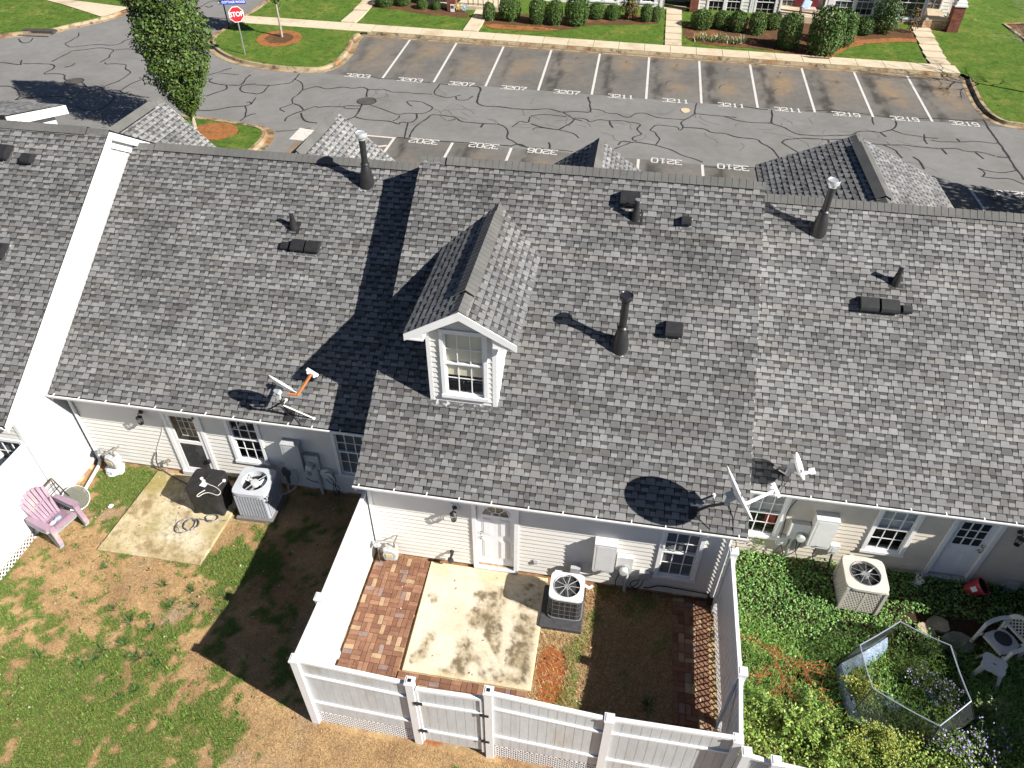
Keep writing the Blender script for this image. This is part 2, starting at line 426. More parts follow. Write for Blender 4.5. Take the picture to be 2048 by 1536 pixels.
rgt = [rgt[0]]+smooth2(rgt[1:], 2)+[(22, rgt[-1][1]-.05), (62, rgt[-1][1]-.1)]
isl, rgt, L1 = split2(isl), split2(rgt), split2(L1)
L1 = list(reversed(L1))
front = [(x, 43.56) for x in [-15.9+k*(33.0/14) for k in range(15)]]
mb = MB()
# orientation: lawn lies to the left of the walking direction in every outline
sweep(mb, isl, CURBP); sweep(mb, front, CURBP); sweep(mb, rgt, CURBP)
sweep(mb, list(reversed(L1)), CURBP)
L3 = smooth2(gp(None, [(322, 320), (318, 262), (322, 236), (340, 229), (366, 230), (430, 237), (500, 247.5), (535, 254), (549, 263), (549, 276), (540, 290), (522, 306), (490, 330)]), 2)
L3 = split2(list(reversed(L3)))
sweep(mb, L3, CURBP)
tag(mb.build('kerb', CURB, fix=False), kind='structure')
inn = lambda pts: offset2(pts, .50)
far_poly = inn(isl)+[(-15.6, 44.06), (17.3, 44.06)]+inn(rgt)+[(62, 110)]
lawn_far = tag(drape('lawn', far_poly, .125, LAWN, 1.5), kind='structure')
lawn_nw = tag(drape('lawn', inn(list(reversed(L1)))+[(-62, 110)], .125, LAWN, 2.0), kind='structure')
p3 = inn(L3)
lawn_isl = tag(drape('lawn', p3, .125, LAWN, 1.0), kind='structure')
tag(drape('lawn', [(-60, 20), (62, 20), (62, 24.4), (-60, 24.4)], .10, LAWN, 2.0), kind='structure')

# far pavement in separate slabs with open joints
def slabs(name, quads, off, th=.10, gap=.012):
    mb = MB()
    for (x0, x1, y0, y1) in quads:
        pts = [(x0+gap, y0), (x1-gap, y0), (x1-gap, y1), (x0+gap, y1)]
        top = [V3((x, y, hgt(x, y)+off)) for x, y in pts]; bot = [p-V3((0, 0, th)) for p in top]
        mb.face(top)
        for i in range(4):
            j = (i+1) % 4; mb.face([top[i], bot[i], bot[j], top[j]])
    return tag(mb.build(name, WALK, fix=False), kind='structure')
q = []; x = -24.4; k = 0
while x < 15.6:
    q.append((x, min(x+1.45, 17.0), 44.08 if x > -16.2 else 43.95, 45.22)); x += 1.45
q.append((x, 17.15, 44.08, 45.22))
slabs('sidewalk', q, .142)
# pavement across the upper left lawn
a = gp(None, [(30, -18), (90, 0), (206, 35), (262, 16), (135, 0), (60, -20)], .13)
tag(drape('sidewalk', a, .155, WALK, .8), kind='structure')
def path_steps(name, x0, x1, y0, y1, n, rise, skew=0.0):
    mb = MB(); dy = (y1-y0)/n
    zb = hgt((x0+x1)/2, y0)+.13
    for i in range(n):
        ya, yb = y0+i*dy, y0+(i+1)*dy; sx = skew*(i+.5)/n
        zz = hgt(x0, ya)+.20; slope = hgt(x0, yb)+.145-zz
        vs = [(x0+sx, ya, zz), (x1+sx, ya, zz), (x1+sx, yb-.006, zz+slope), (x0+sx, yb-.006, zz+slope)]
        mb.face(vs); lo = [(v[0], v[1], zz-rise-.25) for v in vs]
        for a_ in range(4):
            b_ = (a_+1) % 4; mb.face([vs[a_], lo[a_], lo[b_], vs[b_]])
    return tag(mb.build(name, WALK, fix=False), kind='structure')
def pt(tf, q, off=.13): return G(*(tf(*q)), off)
pa, pb = pt(t1, (660, 190)), pt(t1, (785, 197)); pc, pd = pt(t1, (812, 8)), pt(t1, (925, 12))
path_steps('path', pa.x+.05, pb.x, 45.23, 47.6, 1, .12); path_steps('path', pa.x+.05, pb.x, 47.61, 52.5, 3, .12)
pa, pb = pt(t1, (1655, 250)), pt(t1, (1772, 258))
path_steps('path', pa.x, pb.x, 45.23, 48.2, 1, .05); path_steps('path', pa.x, pb.x, 48.21, 51.0, 2, .10)
pa, pb = pt(t2, (1222, 362)), pt(t2, (1356, 366)); S3 = (pa.x, pb.x)
path_steps('steps', pa.x, pb.x, 45.23, 51.6, 6, .10)
pa, pb = pt(t3, (1305, 525)), pt(t3, (1458, 525)); S4 = (pa.x, pb.x)
path_steps('steps', pa.x, pb.x, 45.23, 51.5, 6, .11, skew=.25)

# painted markings -------------------------------------------------------
def flat(mb, pts, off):
    mb.face([(p[0], p[1], hgt(p[0], p[1])+off) for p in pts])
def strip(mb, pts, w, off):
    ns = normals2(pts)
    rows = []
    for i, (p, n) in enumerate(zip(pts, ns)):
        ww = w[i] if isinstance(w, list) else w
        rows.append(((p[0]+n.x*ww/2, p[1]+n.y*ww/2), (p[0]-n.x*ww/2, p[1]-n.y*ww/2)))
    for a, b in zip(rows[:-1], rows[1:]):
        mb.face([(q[0], q[1], hgt(q[0], q[1])+off) for q in (a[0], a[1], b[1], b[0])])
mb = MB(); rnd_ = random.Random(9)                    # curved tyre scuffs
for k in range(12):
    for (u, v, r) in ((.62, .80, .22), (.50, .34, .42)):
        if k < 4 or k > 8: continue
        cx, cy = -15.95+2.752*(k+u), 38.0+5.6*v; pts = [(cx+r*cos(a), cy+r*1.5*sin(a)) for a in [1.7+.22*q for q in range(8)]]
        strip(mb, pts, [.02+.05*sin(pi*q/7) for q in range(8)], .0085)

mb.build('tyre_scuff', mat('tyre_black', (.06, .054, .048), .9), lot_far, local=True, fix=False)
random.seed(5)
for k in range(11):
    mb = MB(); x = -13.2+2.752*k
    strip(mb, split2([(x+.03, 37.93), (x, 43.52)]), .12, .012)
    mb.build('parking_line', PAINT, lot_far, local=True, fix=False)
near_x = [-10.38, -7.72, -5.08, -2.3, .47, 3.18, 5.9, 8.6, 11.3, 13.98, 16.7]
for x in near_x:
    mb = MB(); strip(mb, [(x, 25.0), (x, 30.66)], .12, .012)
    mb.build('parking_line', PAINT, lot_near, local=True, fix=False)
mb = MB()
strip(mb, [(-13.3, 30.62), (-10.32, 30.62)], .12, .0125)
for k in range(6): strip(mb, [(-13.0+.0, 25.4+1.05*k), (-10.46, 26.6+1.05*k) if 26.6+1.05*k < 30.5 else (-11.6, 30.52)], .14, .0135)
mb.build('hatch_marking', PAINTP, lot_near, local=True, fix=False)
mb = MB(); flat(mb, gp(None, [(600, 256), (640, 263), (617, 283), (578, 279)]), .012)
mb.build('accessible_bay_panel', PAINT, lot_near, local=True, fix=False)
DIG = {'0': [[(.15, 0), (.85, 0), (1, .2), (1, .8), (.85, 1), (.15, 1), (0, .8), (0, .2), (.15, 0)]],
       '1': [[(.15, .78), (.5, 1), (.5, 0)], [(.12, 0), (.88, 0)]],
       '2': [[(0, .75), (.1, 1), (.9, 1), (1, .8), (1, .62), (0, .2), (0, 0), (1, 0), (1, .14)]],
       '3': [[(0, .85), (.1, 1), (.9, 1), (1, .85), (1, .62), (.85, .52), (.4, .52)], [(.85, .52), (1, .4), (1, .15), (.9, 0), (.1, 0), (0, .15)]],
       '6': [[(.95, .88), (.85, 1), (.15, 1), (0, .8), (0, .2), (.15, 0), (.85, 0), (1, .15), (1, .42), (.85, .55), (0, .5)]],
       '7': [[(0, .85), (0, 1), (1, 1), (1, .85), (.45, .4), (.4, 0)]],
       '8': [[(.5, .52), (.1, .6), (.05, .9), (.2, 1), (.8, 1), (.95, .9), (.9, .6), (.5, .52), (0, .4), (0, .12), (.15, 0), (.85, 0), (1, .12), (1, .4), (.5, .52)]],
       '9': [[(.05, .12), (.15, 0), (.85, 0), (1, .2), (1, .8), (.85, 1), (.15, 1), (0, .85), (0, .58), (.15, .45), (1, .5)]]}
def number(txt, cx, cy, flip, parent, w=.255, h=.44, gap=.085):
    mb = MB(); tot = len(txt)*w+(len(txt)-1)*gap; x0 = -tot/2; sg = -1 if flip else 1
    for i, ch in enumerate(txt):
        for pl in DIG[ch]:
            pts = [(cx+sg*(x0+i*(w+gap)+a*w), cy+sg*((b-.5)*h)) for a, b in pl]
            strip(mb, pts, .075, .0125+.0006*i)
            for p in pts[1:-1]:
                flat(mb, [(p[0]-.036, p[1]-.036), (p[0]+.036, p[1]-.036), (p[0]+.036, p[1]+.036), (p[0]-.036, p[1]+.036)], .0115)
    return mb.build('stall_number', PAINT, parent, local=True, fix=False)
for k, tx in enumerate(['3203', '3203', '3207', '3207', '3207', '3211', '3211', '3211', '3211', '3219', '3219', '3219']):
    number(tx, -14.55+2.752*k+(0.1 if k else 0), 37.98, False, lot_far)
for px, py, tx in ((848, 283, '3202'), (968, 292, '3202'), (1085, 303, '3206'), (1333, 323, '3210'), (1466, 335, '3210'), (2025, 388, '3218')):
    P = G(px, py); number(tx, P.x, P.y, True, lot_near)

# sealed cracks -----------------------------------------------------------
CR = [(t0, [(630, 262), (632, 290), (515, 350), (560, 380), (640, 370), (780, 355), (880, 365), (965, 352), (1000, 320), (1100, 303)]),
      (t0, [(415, 495), (580, 405), (720, 392), (800, 382), (920, 400), (880, 432), (875, 460), (800, 500)]), (t0, [(920, 400), (1020, 390), (1105, 405), (1115, 435), (1150, 435)]),
      (t0, [(0, 500), (165, 520), (180, 508), (400, 512), (440, 525), (430, 550), (340, 595), (440, 588), (525, 598), (510, 632), (550, 650), (620, 640), (700, 700), (780, 710), (845, 725), (920, 780), (845, 850), (770, 890), (690, 885), (610, 850)]),
      (t0, [(175, 482), (165, 520)]), (t0, [(780, 710), (940, 655), (1050, 580), (1000, 550), (1015, 518), (900, 510), (845, 515), (840, 500)]), (t0, [(845, 725), (960, 720), (970, 740), (1050, 760), (1195, 780)]),
      (t0, [(970, 725), (1050, 670), (1140, 635), (1230, 640), (1270, 660)]), (t0, [(1140, 635), (1160, 600), (1210, 580)]), (t0, [(0, 690), (80, 690), (140, 720), (160, 778), (110, 805), (190, 785), (300, 778), (440, 770), (560, 785), (630, 810)]),
      (t0, [(600, 508), (570, 530), (515, 538)]), (t0, [(1560, 75), (1690, 8), (1800, 10)]), (t0, [(1575, 75), (1585, 130)]), (t0, [(1585, 148), (1700, 138), (1880, 158)]), (t0, [(1640, 50), (1680, 62), (1700, 45)]),
      (t0, [(1660, 605), (1855, 545)]), (t0, [(1760, 585), (1910, 600)]), (t0, [(1700, 628), (1665, 650), (1720, 670), (1810, 682), (1920, 685), (1960, 640), (2005, 600)]), (t0, [(1810, 682), (1820, 712), (1720, 745), (1650, 770)]),
      (t0, [(2048, 672), (1940, 680), (1915, 715), (1945, 740), (2048, 752)]), (t0, [(1590, 885), (1700, 885), (1810, 862), (1960, 850), (2010, 835), (2005, 815), (1970, 820)]), (t0, [(1960, 850), (1975, 880), (1965, 935), (1920, 970)]), (t0, [(1965, 935), (2020, 912), (2048, 912)]), (t0, [(2010, 835), (2048, 780)]),
      (t1, [(350, 588), (310, 635), (280, 665), (105, 685), (0, 680)]), (t1, [(310, 635), (350, 650), (375, 690), (375, 720), (285, 800), (300, 830), (180, 870), (230, 895)]), (t1, [(105, 685), (60, 740), (0, 755)]), (t1, [(375, 720), (490, 690), (560, 715), (700, 695), (780, 710), (850, 695), (900, 715), (885, 745), (885, 775)]),
      (t1, [(900, 715), (1050, 720), (1090, 740), (1190, 738), (1280, 750), (1410, 755)]), (t1, [(300, 830), (350, 845), (385, 885), (270, 925), (240, 945), (232, 970)]), (t1, [(385, 885), (480, 850), (495, 862), (560, 852), (700, 855), (720, 870), (840, 870)]), (t1, [(700, 855), (730, 845), (840, 850), (850, 835)]),
      (t1, [(360, 905), (370, 945), (400, 975), (490, 985)]), (t1, [(850, 835), (790, 935), (700, 970)]), (t1, [(910, 838), (1030, 880), (1080, 900), (1140, 920), (1200, 905), (1340, 910), (1400, 885), (1418, 858), (1330, 815), (1200, 808), (1225, 838), (1250, 850)]),
      (t1, [(790, 935), (900, 960), (1000, 965), (1080, 972), (1145, 998), (1155, 975), (1240, 985), (1290, 950), (1285, 910)]), (t1, [(1150, 925), (1140, 950), (1095, 968)]), (t1, [(1215, 985), (1200, 1040), (1195, 1070), (1188, 1105)]), (t1, [(1228, 1100), (1250, 1050), (1310, 985), (1370, 950), (1400, 918), (1470, 920), (1540, 930), (1600, 940), (1640, 975), (1810, 990), (1950, 995), (2000, 1020), (2020, 1060), (2010, 1110), (2048, 1125)]),
      (t1, [(1540, 965), (1600, 955)]), (t1, [(1820, 990), (1798, 1020)]), (t1, [(1470, 672), (1430, 725), (1425, 755), (1530, 785), (1600, 770), (1640, 762)]), (t1, [(1600, 775), (1605, 800), (1690, 803), (1735, 768)]), (t1, [(1470, 672), (1600, 682), (1790, 695), (1800, 720), (1775, 790), (1765, 825), (1820, 850), (1960, 855), (2048, 868)]),
      (t1, [(900, 610), (990, 630), (1120, 635), (1250, 650), (1400, 662)]), (t1, [(1130, 1100), (1190, 1105), (1440, 1128), (1560, 1135), (1700, 1145), (2048, 1170)]),
      (t2, [(0, 870), (140, 880), (300, 870), (410, 900), (500, 890), (630, 900), (630, 870), (610, 775)]), (t2, [(630, 870), (720, 882), (760, 908), (850, 910), (890, 935), (945, 940), (1000, 905), (1070, 905), (1150, 940), (1280, 952), (1380, 958)]),
      (t2, [(410, 900), (500, 955), (560, 968)]), (t2, [(500, 955), (470, 990), (375, 1040), (240, 1020), (150, 990)]), (t2, [(0, 1015), (60, 968), (130, 985), (145, 930), (240, 915), (440, 935)]), (t2, [(375, 1040), (500, 1070), (535, 1105)]), (t2, [(165, 1038), (190, 1020), (270, 1025)]), (t2, [(500, 945), (590, 950), (625, 980), (690, 955), (780, 968), (880, 965), (1000, 985), (1035, 1000), (995, 1030), (1045, 1078), (970, 1095), (960, 1120), (1000, 1130)]), (t2, [(780, 968), (808, 1022)]),
      (t2, [(820, 1192), (960, 1135), (1050, 1145), (1150, 1162), (1280, 1200), (1360, 1245), (1450, 1268), (1525, 1298)]), (t2, [(850, 1160), (880, 1125), (960, 1140)]), (t2, [(1150, 1160), (1185, 1110), (1145, 1055), (1100, 1045), (1150, 998), (1330, 1015), (1340, 1050), (1375, 1020), (1345, 980), (1390, 955), (1465, 910), (1480, 825)]),
      (t2, [(1465, 910), (1690, 930), (1795, 942)]), (t2, [(1690, 930), (1800, 965), (1900, 980), (2048, 985)]), (t2, [(1375, 1020), (1540, 1030), (1600, 1065), (1700, 1065), (1790, 1098), (1970, 1115), (1990, 1145), (2048, 1170)]), (t2, [(1735, 858), (1850, 855), (2048, 878)]), (t2, [(0, 1125), (60, 1165), (120, 1180), (300, 1195), (490, 1215)]), (t2, [(300, 1195), (305, 1165), (295, 1140)]), (t2, [(0, 1165), (60, 1150), (120, 1180)]), (t2, [(1530, 1335), (1660, 1340), (1950, 1345)]),
      (t3, [(30, 880), (25, 990), (130, 1018), (170, 1045), (240, 1078), (400, 1090), (500, 1085), (680, 1080), (720, 1050), (830, 1050), (900, 1062), (990, 1040), (1030, 990), (1010, 930)]), (t3, [(900, 1062), (945, 1095)]), (t3, [(990, 1040), (1100, 1078), (1180, 1085), (1250, 1100), (1360, 1108)]), (t3, [(1250, 1075), (1250, 1120), (1275, 1152)]), (t3, [(0, 985), (40, 985)]), (t3, [(1310, 1120), (1360, 1135), (1540, 1138), (1640, 1130), (1820, 1150), (1840, 1140)]), (t3, [(1510, 1110), (1540, 1138)]),
      (t3, [(830, 1150), (920, 1160), (1100, 1160), (1250, 1180), (1390, 1190), (1500, 1185), (1590, 1215), (1700, 1215), (1820, 1250)]), (t3, [(1390, 1190), (1430, 1235)]), (t3, [(1660, 1220), (1725, 1272)]), (t3, [(1720, 955), (1850, 1150), (1960, 1310), (2048, 1440)]), (t3, [(1830, 1255), (1915, 1262)]), (t3, [(1680, 1345), (1760, 1370), (1880, 1385), (1985, 1365)]), (t3, [(1680, 1345), (1740, 1380), (1725, 1410), (1700, 1412), (1830, 1430), (1930, 1425), (2048, 1475)]),
      (t3, [(920, 1160), (1020, 1200), (1075, 1265)]), (t3, [(1160, 1255), (1210, 1285), (1250, 1355)]), (t3, [(110, 1140), (140, 1115), (280, 1105), (480, 1120), (600, 1115)]), (t3, [(110, 1140), (180, 1185), (245, 1222)]), (t3, [(480, 1120), (490, 1145)]), (t3, [(0, 1172), (60, 1225), (95, 1272)]), (t3, [(835, 940), (848, 998)]), (t3, [(300, 890), (480, 882), (700, 900), (960, 940), (1320, 948), (1680, 970)]),
      (t1, [(160, 1052), (290, 1045), (440, 1025)]), (t0, [(150, 310), (180, 345), (240, 340), (265, 305)])]
mb = MB(); random.seed(11)
for tf, pl in CR:
    w = gp(tf, pl); pts = [w[0]]
    for a, b in zip(w[:-1], w[1:]):
        L = math.dist(a, b); n = max(1, int(L/.35))
        for k in range(1, n+1):
            t = k/n; jx = 0 if k == n else random.uniform(-.05, .05); jy = 0 if k == n else random.uniform(-.05, .05)
            pts.append((a[0]+(b[0]-a[0])*t+jx, a[1]+(b[1]-a[1])*t+jy))
    pts = smooth2(pts, 1)
    if len(pts) < 2: continue
    base = random.uniform(.055, .085)
    strip(mb, pts, [base*random.uniform(.75, 1.3) for _ in pts], .0085)
mb.build('crack_sealant', SEAL, road, local=True, fix=False)
random.seed(3)                                   # hairline cracking along the crown of the road
mb = MB()
for k in range(70):
    x = random.uniform(-14, 13); y = 34.6+random.gauss(0, .9)
    a = random.choice([0, .2, 1.4, -.9, 2.2])+random.uniform(-.4, .4); pts = [(x, y)]
    for _ in range(random.randint(2, 5)):
        a += random.uniform(-.7, .7); l = random.uniform(.25, .5); x += l*cos(a); y += l*.8*sin(a); pts.append((x, y))
    strip(mb, pts, .014, .0078)
mb.build('hairline_crack', mat('hairline_crack_grey', (.075, .072, .07), .9), road, local=True, fix=False)  # plain dark grey for the fine crack lines
def manhole(px, py, r, lab):
    P = G(px, py); z = hgt(P.x, P.y); t = thing('manhole_cover', lab, 'manhole cover', (P.x, P.y, z))
    mb = MB(); mb.lathe([(r, -.05), (r, .013), (r*.93, .016), (r*.92, .008), (r*.5, .010), (r*.46, .015), (0.01, .016)], 28)
    mb.build('cover_plate', IRON, t, local=True)
    mb = MB(); mb.lathe([(r*1.02, -.05), (r*1.02, .010), (r*1.14, .010), (r*1.16, -.05)], 28, cap=False); mb.build('rim', SEAL, t, local=True)
    return t
manhole(*t0(593, 650), .42, 'round iron manhole cover where dark crack lines meet in the wide street junction')
manhole(*t1(885, 810), .43, 'round iron manhole cover ringed by black sealant in front of the numbered stalls')
P = G(*t0(303, 270)); a = G(*t0(232, 262)); b = G(*t0(378, 268))
d = t0(0, 0)
t = thing('storm_drain', 'dark iron storm drain inlet set in the kerb at the upper left lawn', 'storm drain', (P.x, P.y, hgt(P.x, P.y)))
rz = atan2(b.y-a.y, b.x-a.x); M = Matrix.Rotation(rz, 4, 'Z'); mb = MB()
mb.box(-.95, .95, -.05, .42, .02, .165, M); mb.build('hood', mat('drain_hood', (.055, .05, .045), .8, var=(6, .3)), t, local=True)
mb = MB()
for k in range(12): mb.box(-.9+k*.155, -.83+k*.155, -.42, -.06, .018, .045, M)
mb.box(-.95, .95, -.46, -.40, .015, .04, M); mb.build('grate', RUST, t, local=True)
P = G(*t2(1390, 885)); t = MB()
random.seed(8); pts = [V3((P.x+.30*cos(a)*random.uniform(.6, 1), P.y+.42*sin(a)*random.uniform(.6, 1), hgt(P.x, P.y)+.012)) for a in [k*.7 for k in range(9)]]
t.prism(pts, (0, 0, .012)); tag(t.build('cardboard_scrap', mat('tan_cardboard', (.55, .42, .28), .9)), 'torn piece of tan cardboard lying on the grey road', 'litter')
# ------------------------------------------------------------------ row houses (near side)
EXPO = .143
def grey(v, warm=0.0): return (v*(1+warm), v, v*(1-warm))
def shingle_course(mb, O, U, Vd, Nn, v0, v1, ua, ub, rnd, tone):
    """one course of laminated shingles: backing strip with darker notch tops, raised tabs, a darker line under the next butt"""
    def P(u, v, h): return O+U*u+Vd*v+Nn*h
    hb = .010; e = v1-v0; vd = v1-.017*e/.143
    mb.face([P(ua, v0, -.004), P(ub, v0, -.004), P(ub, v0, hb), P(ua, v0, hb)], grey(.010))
    u = ua-rnd.uniform(0, .25); row = rnd.uniform(.95, 1.05); strip_g = 1.0; nxt = u
    while u < ub:
        if u >= nxt:                                    # one metre-long shingle strip, its own blend
            strip_g = rnd.choice([.84, .95, 1.0, 1.0, 1.05, 1.13]); sw = rnd.choice([0, 0, 0, .01, -.012, .03]); nxt = u+rnd.uniform(.3, 1.0)
        wg = rnd.uniform(.075, .15); wt = rnd.uniform(.11, .22)
        g = tone*row*strip_g*rnd.uniform(.9, 1.08); wm = sw
        a, b = max(ua, u), min(ub, u+wg)
        if b > a+.004:
            vm = v0+e*rnd.uniform(.48, .60)
            mb.face([P(a, v0, hb), P(b, v0, hb), P(b, vm, hb*.55), P(a, vm, hb*.55)], grey(g*rnd.choice([1.0, 1.15, 1.28, 1.36]), wm))
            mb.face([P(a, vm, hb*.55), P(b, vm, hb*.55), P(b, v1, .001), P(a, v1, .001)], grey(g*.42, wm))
            if rnd.random() < .45: mb.face([P(a, v0, hb+.0006), P(a+.008, v0, hb+.0006), P(a+.008, v1, .0016), P(a, v1, .0016)], grey(.02))
        u += wg
        a, b = max(ua, u), min(ub, u+wt)
        if b > a+.004:
            g = tone*row*strip_g*rnd.choice([.76, .90, 1.04, 1.14, 1.24])*rnd.uniform(.95, 1.05)
            k = min(.016, (b-a)*.2); ht = hb+.006
            mb.face([P(a, v0, ht), P(b, v0, ht), P(b-k, vd, .0075), P(a+k, vd, .0075)], grey(g, wm))
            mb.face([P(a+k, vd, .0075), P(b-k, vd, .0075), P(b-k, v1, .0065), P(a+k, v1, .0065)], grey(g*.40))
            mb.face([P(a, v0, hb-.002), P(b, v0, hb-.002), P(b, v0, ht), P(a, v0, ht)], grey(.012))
            mb.face([P(a, v0, hb*.4), P(a, v0, ht), P(a+k, v1, .0058), P(a+k, v1, 0)], grey(.03))
            mb.face([P(b, v0, ht), P(b, v0, hb*.4), P(b-k, v1, 0), P(b-k, v1, .0058)], grey(.03))
        u += wt
def shingles(O, U, Vd, vmax, spans, seed, tone=.142, expo=EXPO):
    rnd = random.Random(seed); mb = MB(); Nn = U.cross(Vd).normalized()
    n = int(math.ceil(vmax/expo)); 
    for k in range(n):
        v0, v1 = k*expo, min((k+1)*expo, vmax)
        sp = spans((v0+v1)/2)
        for ua, ub in sp:
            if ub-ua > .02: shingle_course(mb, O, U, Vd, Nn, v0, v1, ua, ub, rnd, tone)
    return mb
def cap_run(mb, p, q, wdir_a, wdir_b, w=.15, step=.145, lift=.012):
    """ridge cap shingles from p to q; wdir_a/b point down the two slopes"""
    p, q = V3(p), V3(q); L = (q-p).length
    if L < .05: return
    d = (q-p)/L; n = int(L/step)
    up = V3((0, 0, 1))
    for k in range(n+1):
        a = p+d*(k*step); b = p+d*min(L, (k+1)*step+.02)
        la, lb = up*(lift+.010), up*(lift)
        A0, B0 = a+wdir_a*w+la*.7, b+wdir_a*w+lb*.7; A1, B1 = a+la+up*.012, b+lb+up*.012; A2, B2 = a+wdir_b*w+la*.7, b+wdir_b*w+lb*.7
        mb.face([A0, B0, B1, A1]); mb.face([A1, B1, B2, A2])
        mb.face([A0, A1, A2, A2-up*.018, A1-up*.018, A0-up*.018])
def slope_dirs(ry):
    s = sqrt(1+RS*RS); return V3((0, -1/s, -RS/s)), V3((0, 1/s, -RS/s))
def siding(mb, P0, D, L, z0, z1, Nn, holes=(), e=.125, lim=None):
    n = int(math.ceil((z1-z0)/e))
    for k in range(n):
        a, b = z0+k*e, min(z1, z0+(k+1)*e)
        cuts = sorted({a, b}|{z for h in holes for z in (h[2], h[3]) if a+1e-4 < z < b-1e-4})
        for lo, hi in zip(cuts[:-1], cuts[1:]):
            iv = [(0, L)] if lim is None else lim((lo+hi)/2)
            for h in holes:
                if h[2] < (lo+hi)/2 < h[3]:
                    nv = []
                    for s0, s1 in iv:
                        if h[1] <= s0 or h[0] >= s1: nv.append((s0, s1)); continue
                        if h[0] > s0: nv.append((s0, h[0]))
                        if h[1] < s1: nv.append((h[1], s1))
                    iv = nv
            def dep(z): t = (z-a)/e; return .022*(1-t)+.002 if t < .72 else .0065*(1-t)/.28+.001
            zs = [lo]+([a+.72*e] if lo < a+.72*e < hi else [])+[hi]
            for s0, s1 in iv:
                if s1-s0 < .005: continue
                A, B = P0+D*s0, P0+D*s1
                for za, zb in zip(zs[:-1], zs[1:]):
                    da, db = dep(za+1e-5), dep(zb-1e-5)
                    mb.face([A+Nn*da+V3((0, 0, za)), B+Nn*da+V3((0, 0, za)), B+Nn*db+V3((0, 0, zb)), A+Nn*db+V3((0, 0, zb))])
                if lo == a:
                    mb.face([A+V3((0, 0, a)), B+V3((0, 0, a)), B+Nn*.024+V3((0, 0, a)), A+Nn*.024+V3((0, 0, a))])
def window(root, x0, x1, z0, z1, y, zm=None, cols=3, rows=2, blind=(1.0, 0.0), bm=None, cw=.075, sill=True, facing=-1, label=None, curtain=None):
    """double hung window in a wall facing -y (facing=-1); parts hang under the casing mesh"""
    f = facing; zm = zm or (z0+z1)/2
    def B(mb, xa, xb, d0, d1, za, zb):          # d = distance out of the wall
        ya, yb = y+f*d0, y+f*d1; mb.box(xa, xb, min(ya, yb), max(ya, yb), za, zb)
    mb = MB()
    B(mb, x0, x0+cw, -.09, .045, z0+cw, z1-cw); B(mb, x1-cw, x1, -.09, .045, z0+cw, z1-cw)
    B(mb, x0, x1, -.09, .048, z1-cw, z1); B(mb, x0-.012, x1+.012, -.09, .062, z0, z0+cw)
    w = mb.build('window', TRIM, root)
    if label: w['label'] = label
    xi0, xi1, zi0, zi1 = x0+cw, x1-cw, z0+cw, z1-cw
    for (za, zb, d) in ((zm-.02, zi1, .018), (zi0, zm+.02, -.012)):
        mb = MB(); r = .036
        B(mb, xi0+.002, xi0+r, d-.03, d, za+r, zb-r); B(mb, xi1-r, xi1-.002, d-.03, d, za+r, zb-r)
        B(mb, xi0+.002, xi1-.002, d-.03, d+.002, za, za+r); B(mb, xi0+.002, xi1-.002, d-.03, d+.002, zb-r, zb)
        for k in range(1, cols):
            xx = xi0+(xi1-xi0)*k/cols; B(mb, xx-.009, xx+.009, d-.022, d-.006, za+r, zb-r)
        for k in range(1, rows):
            zz = za+(zb-za)*k/rows; B(mb, xi0+r, xi1-r, d-.020, d-.008, zz-.009, zz+.009)
        mb.build('sash', TRIM, w, local=True)
        mb = MB(); yy = y+f*(d-.015)
        mb.face([(xi0+.01, yy, za+.01), (xi1-.01, yy, za+.01), (xi1-.01, yy, zb-.01), (xi0+.01, yy, zb-.01)])
        mb.build('pane', GLASS, w, local=True, fix=False)
    if blind and blind[0] > blind[1]:
        zt = zi0+(zi1-zi0)*blind[0]; zb_ = zi0+(zi1-zi0)*blind[1]; mb = MB()
        if bm is SHADEM:
            B(mb, xi0+.03, xi1-.02, -.050, -.047, zb_, zt); 
        else:
            n = int((zt-zb_)/.045)
            for k in range(n):
                z = zb_+k*.045; ya, yb = y+f*-.048, y+f*-.066
                mb.face([(xi0+.01, ya, z), (xi1-.01, ya, z), (xi1-.01, yb, z+.034), (xi0+.01, yb, z+.034)])
        mb.build('blind', bm or BLINDM, w, local=True, fix=False)
    mb = MB(); B(mb, x0+.02, x1-.02, -.262, -.225, z0+.02, z1-.02)
    for xa, xb in ((x0+.02, x0+.03), (x1-.03, x1-.02)): B(mb, xa, xb, -.225, -.095, z0+.02, z1-.02)
    mb.build('dark_recess', DARK, w, local=True)
    return w
HOUSES = {}
def gutter(root, x0, x1, ye, ze, seed):
    rnd = random.Random(seed); mb = MB()
    y0 = ye-.07; y1 = ye+.06; zt = ze+.02; zb = ze-.09
    prof = [(y1, zt-.02), (y1, zb), (y0+.03, zb), (y0, zt-.045), (y0-.012, zt-.03), (y0-.012, zt), (y0+.012, zt), (y0+.012, zt-.03), (y0+.04, zb+.012), (y1-.012, zb+.012), (y1-.012, zt-.02)]
    mb.prism([(x0, y, z) for y, z in prof], (x1-x0, 0, 0))
    n = int((x1-x0)/.62)
    for k in range(n+1):
        xx = x0+.15+k*(x1-x0-.3)/n+rnd.uniform(-.05, .05); mb.box(xx-.011, xx+.011, y0-.004, y1+.03, zt-.008, zt+.004)
    g = mb.build('gutter', TRIM, root)
    mb = MB(); mb.box(x0+.01, x1-.01, y0+.034, y1-.013, zb+.013, zt-.042); mb.build('gutter_debris', GUTD, g, local=True)
    return g
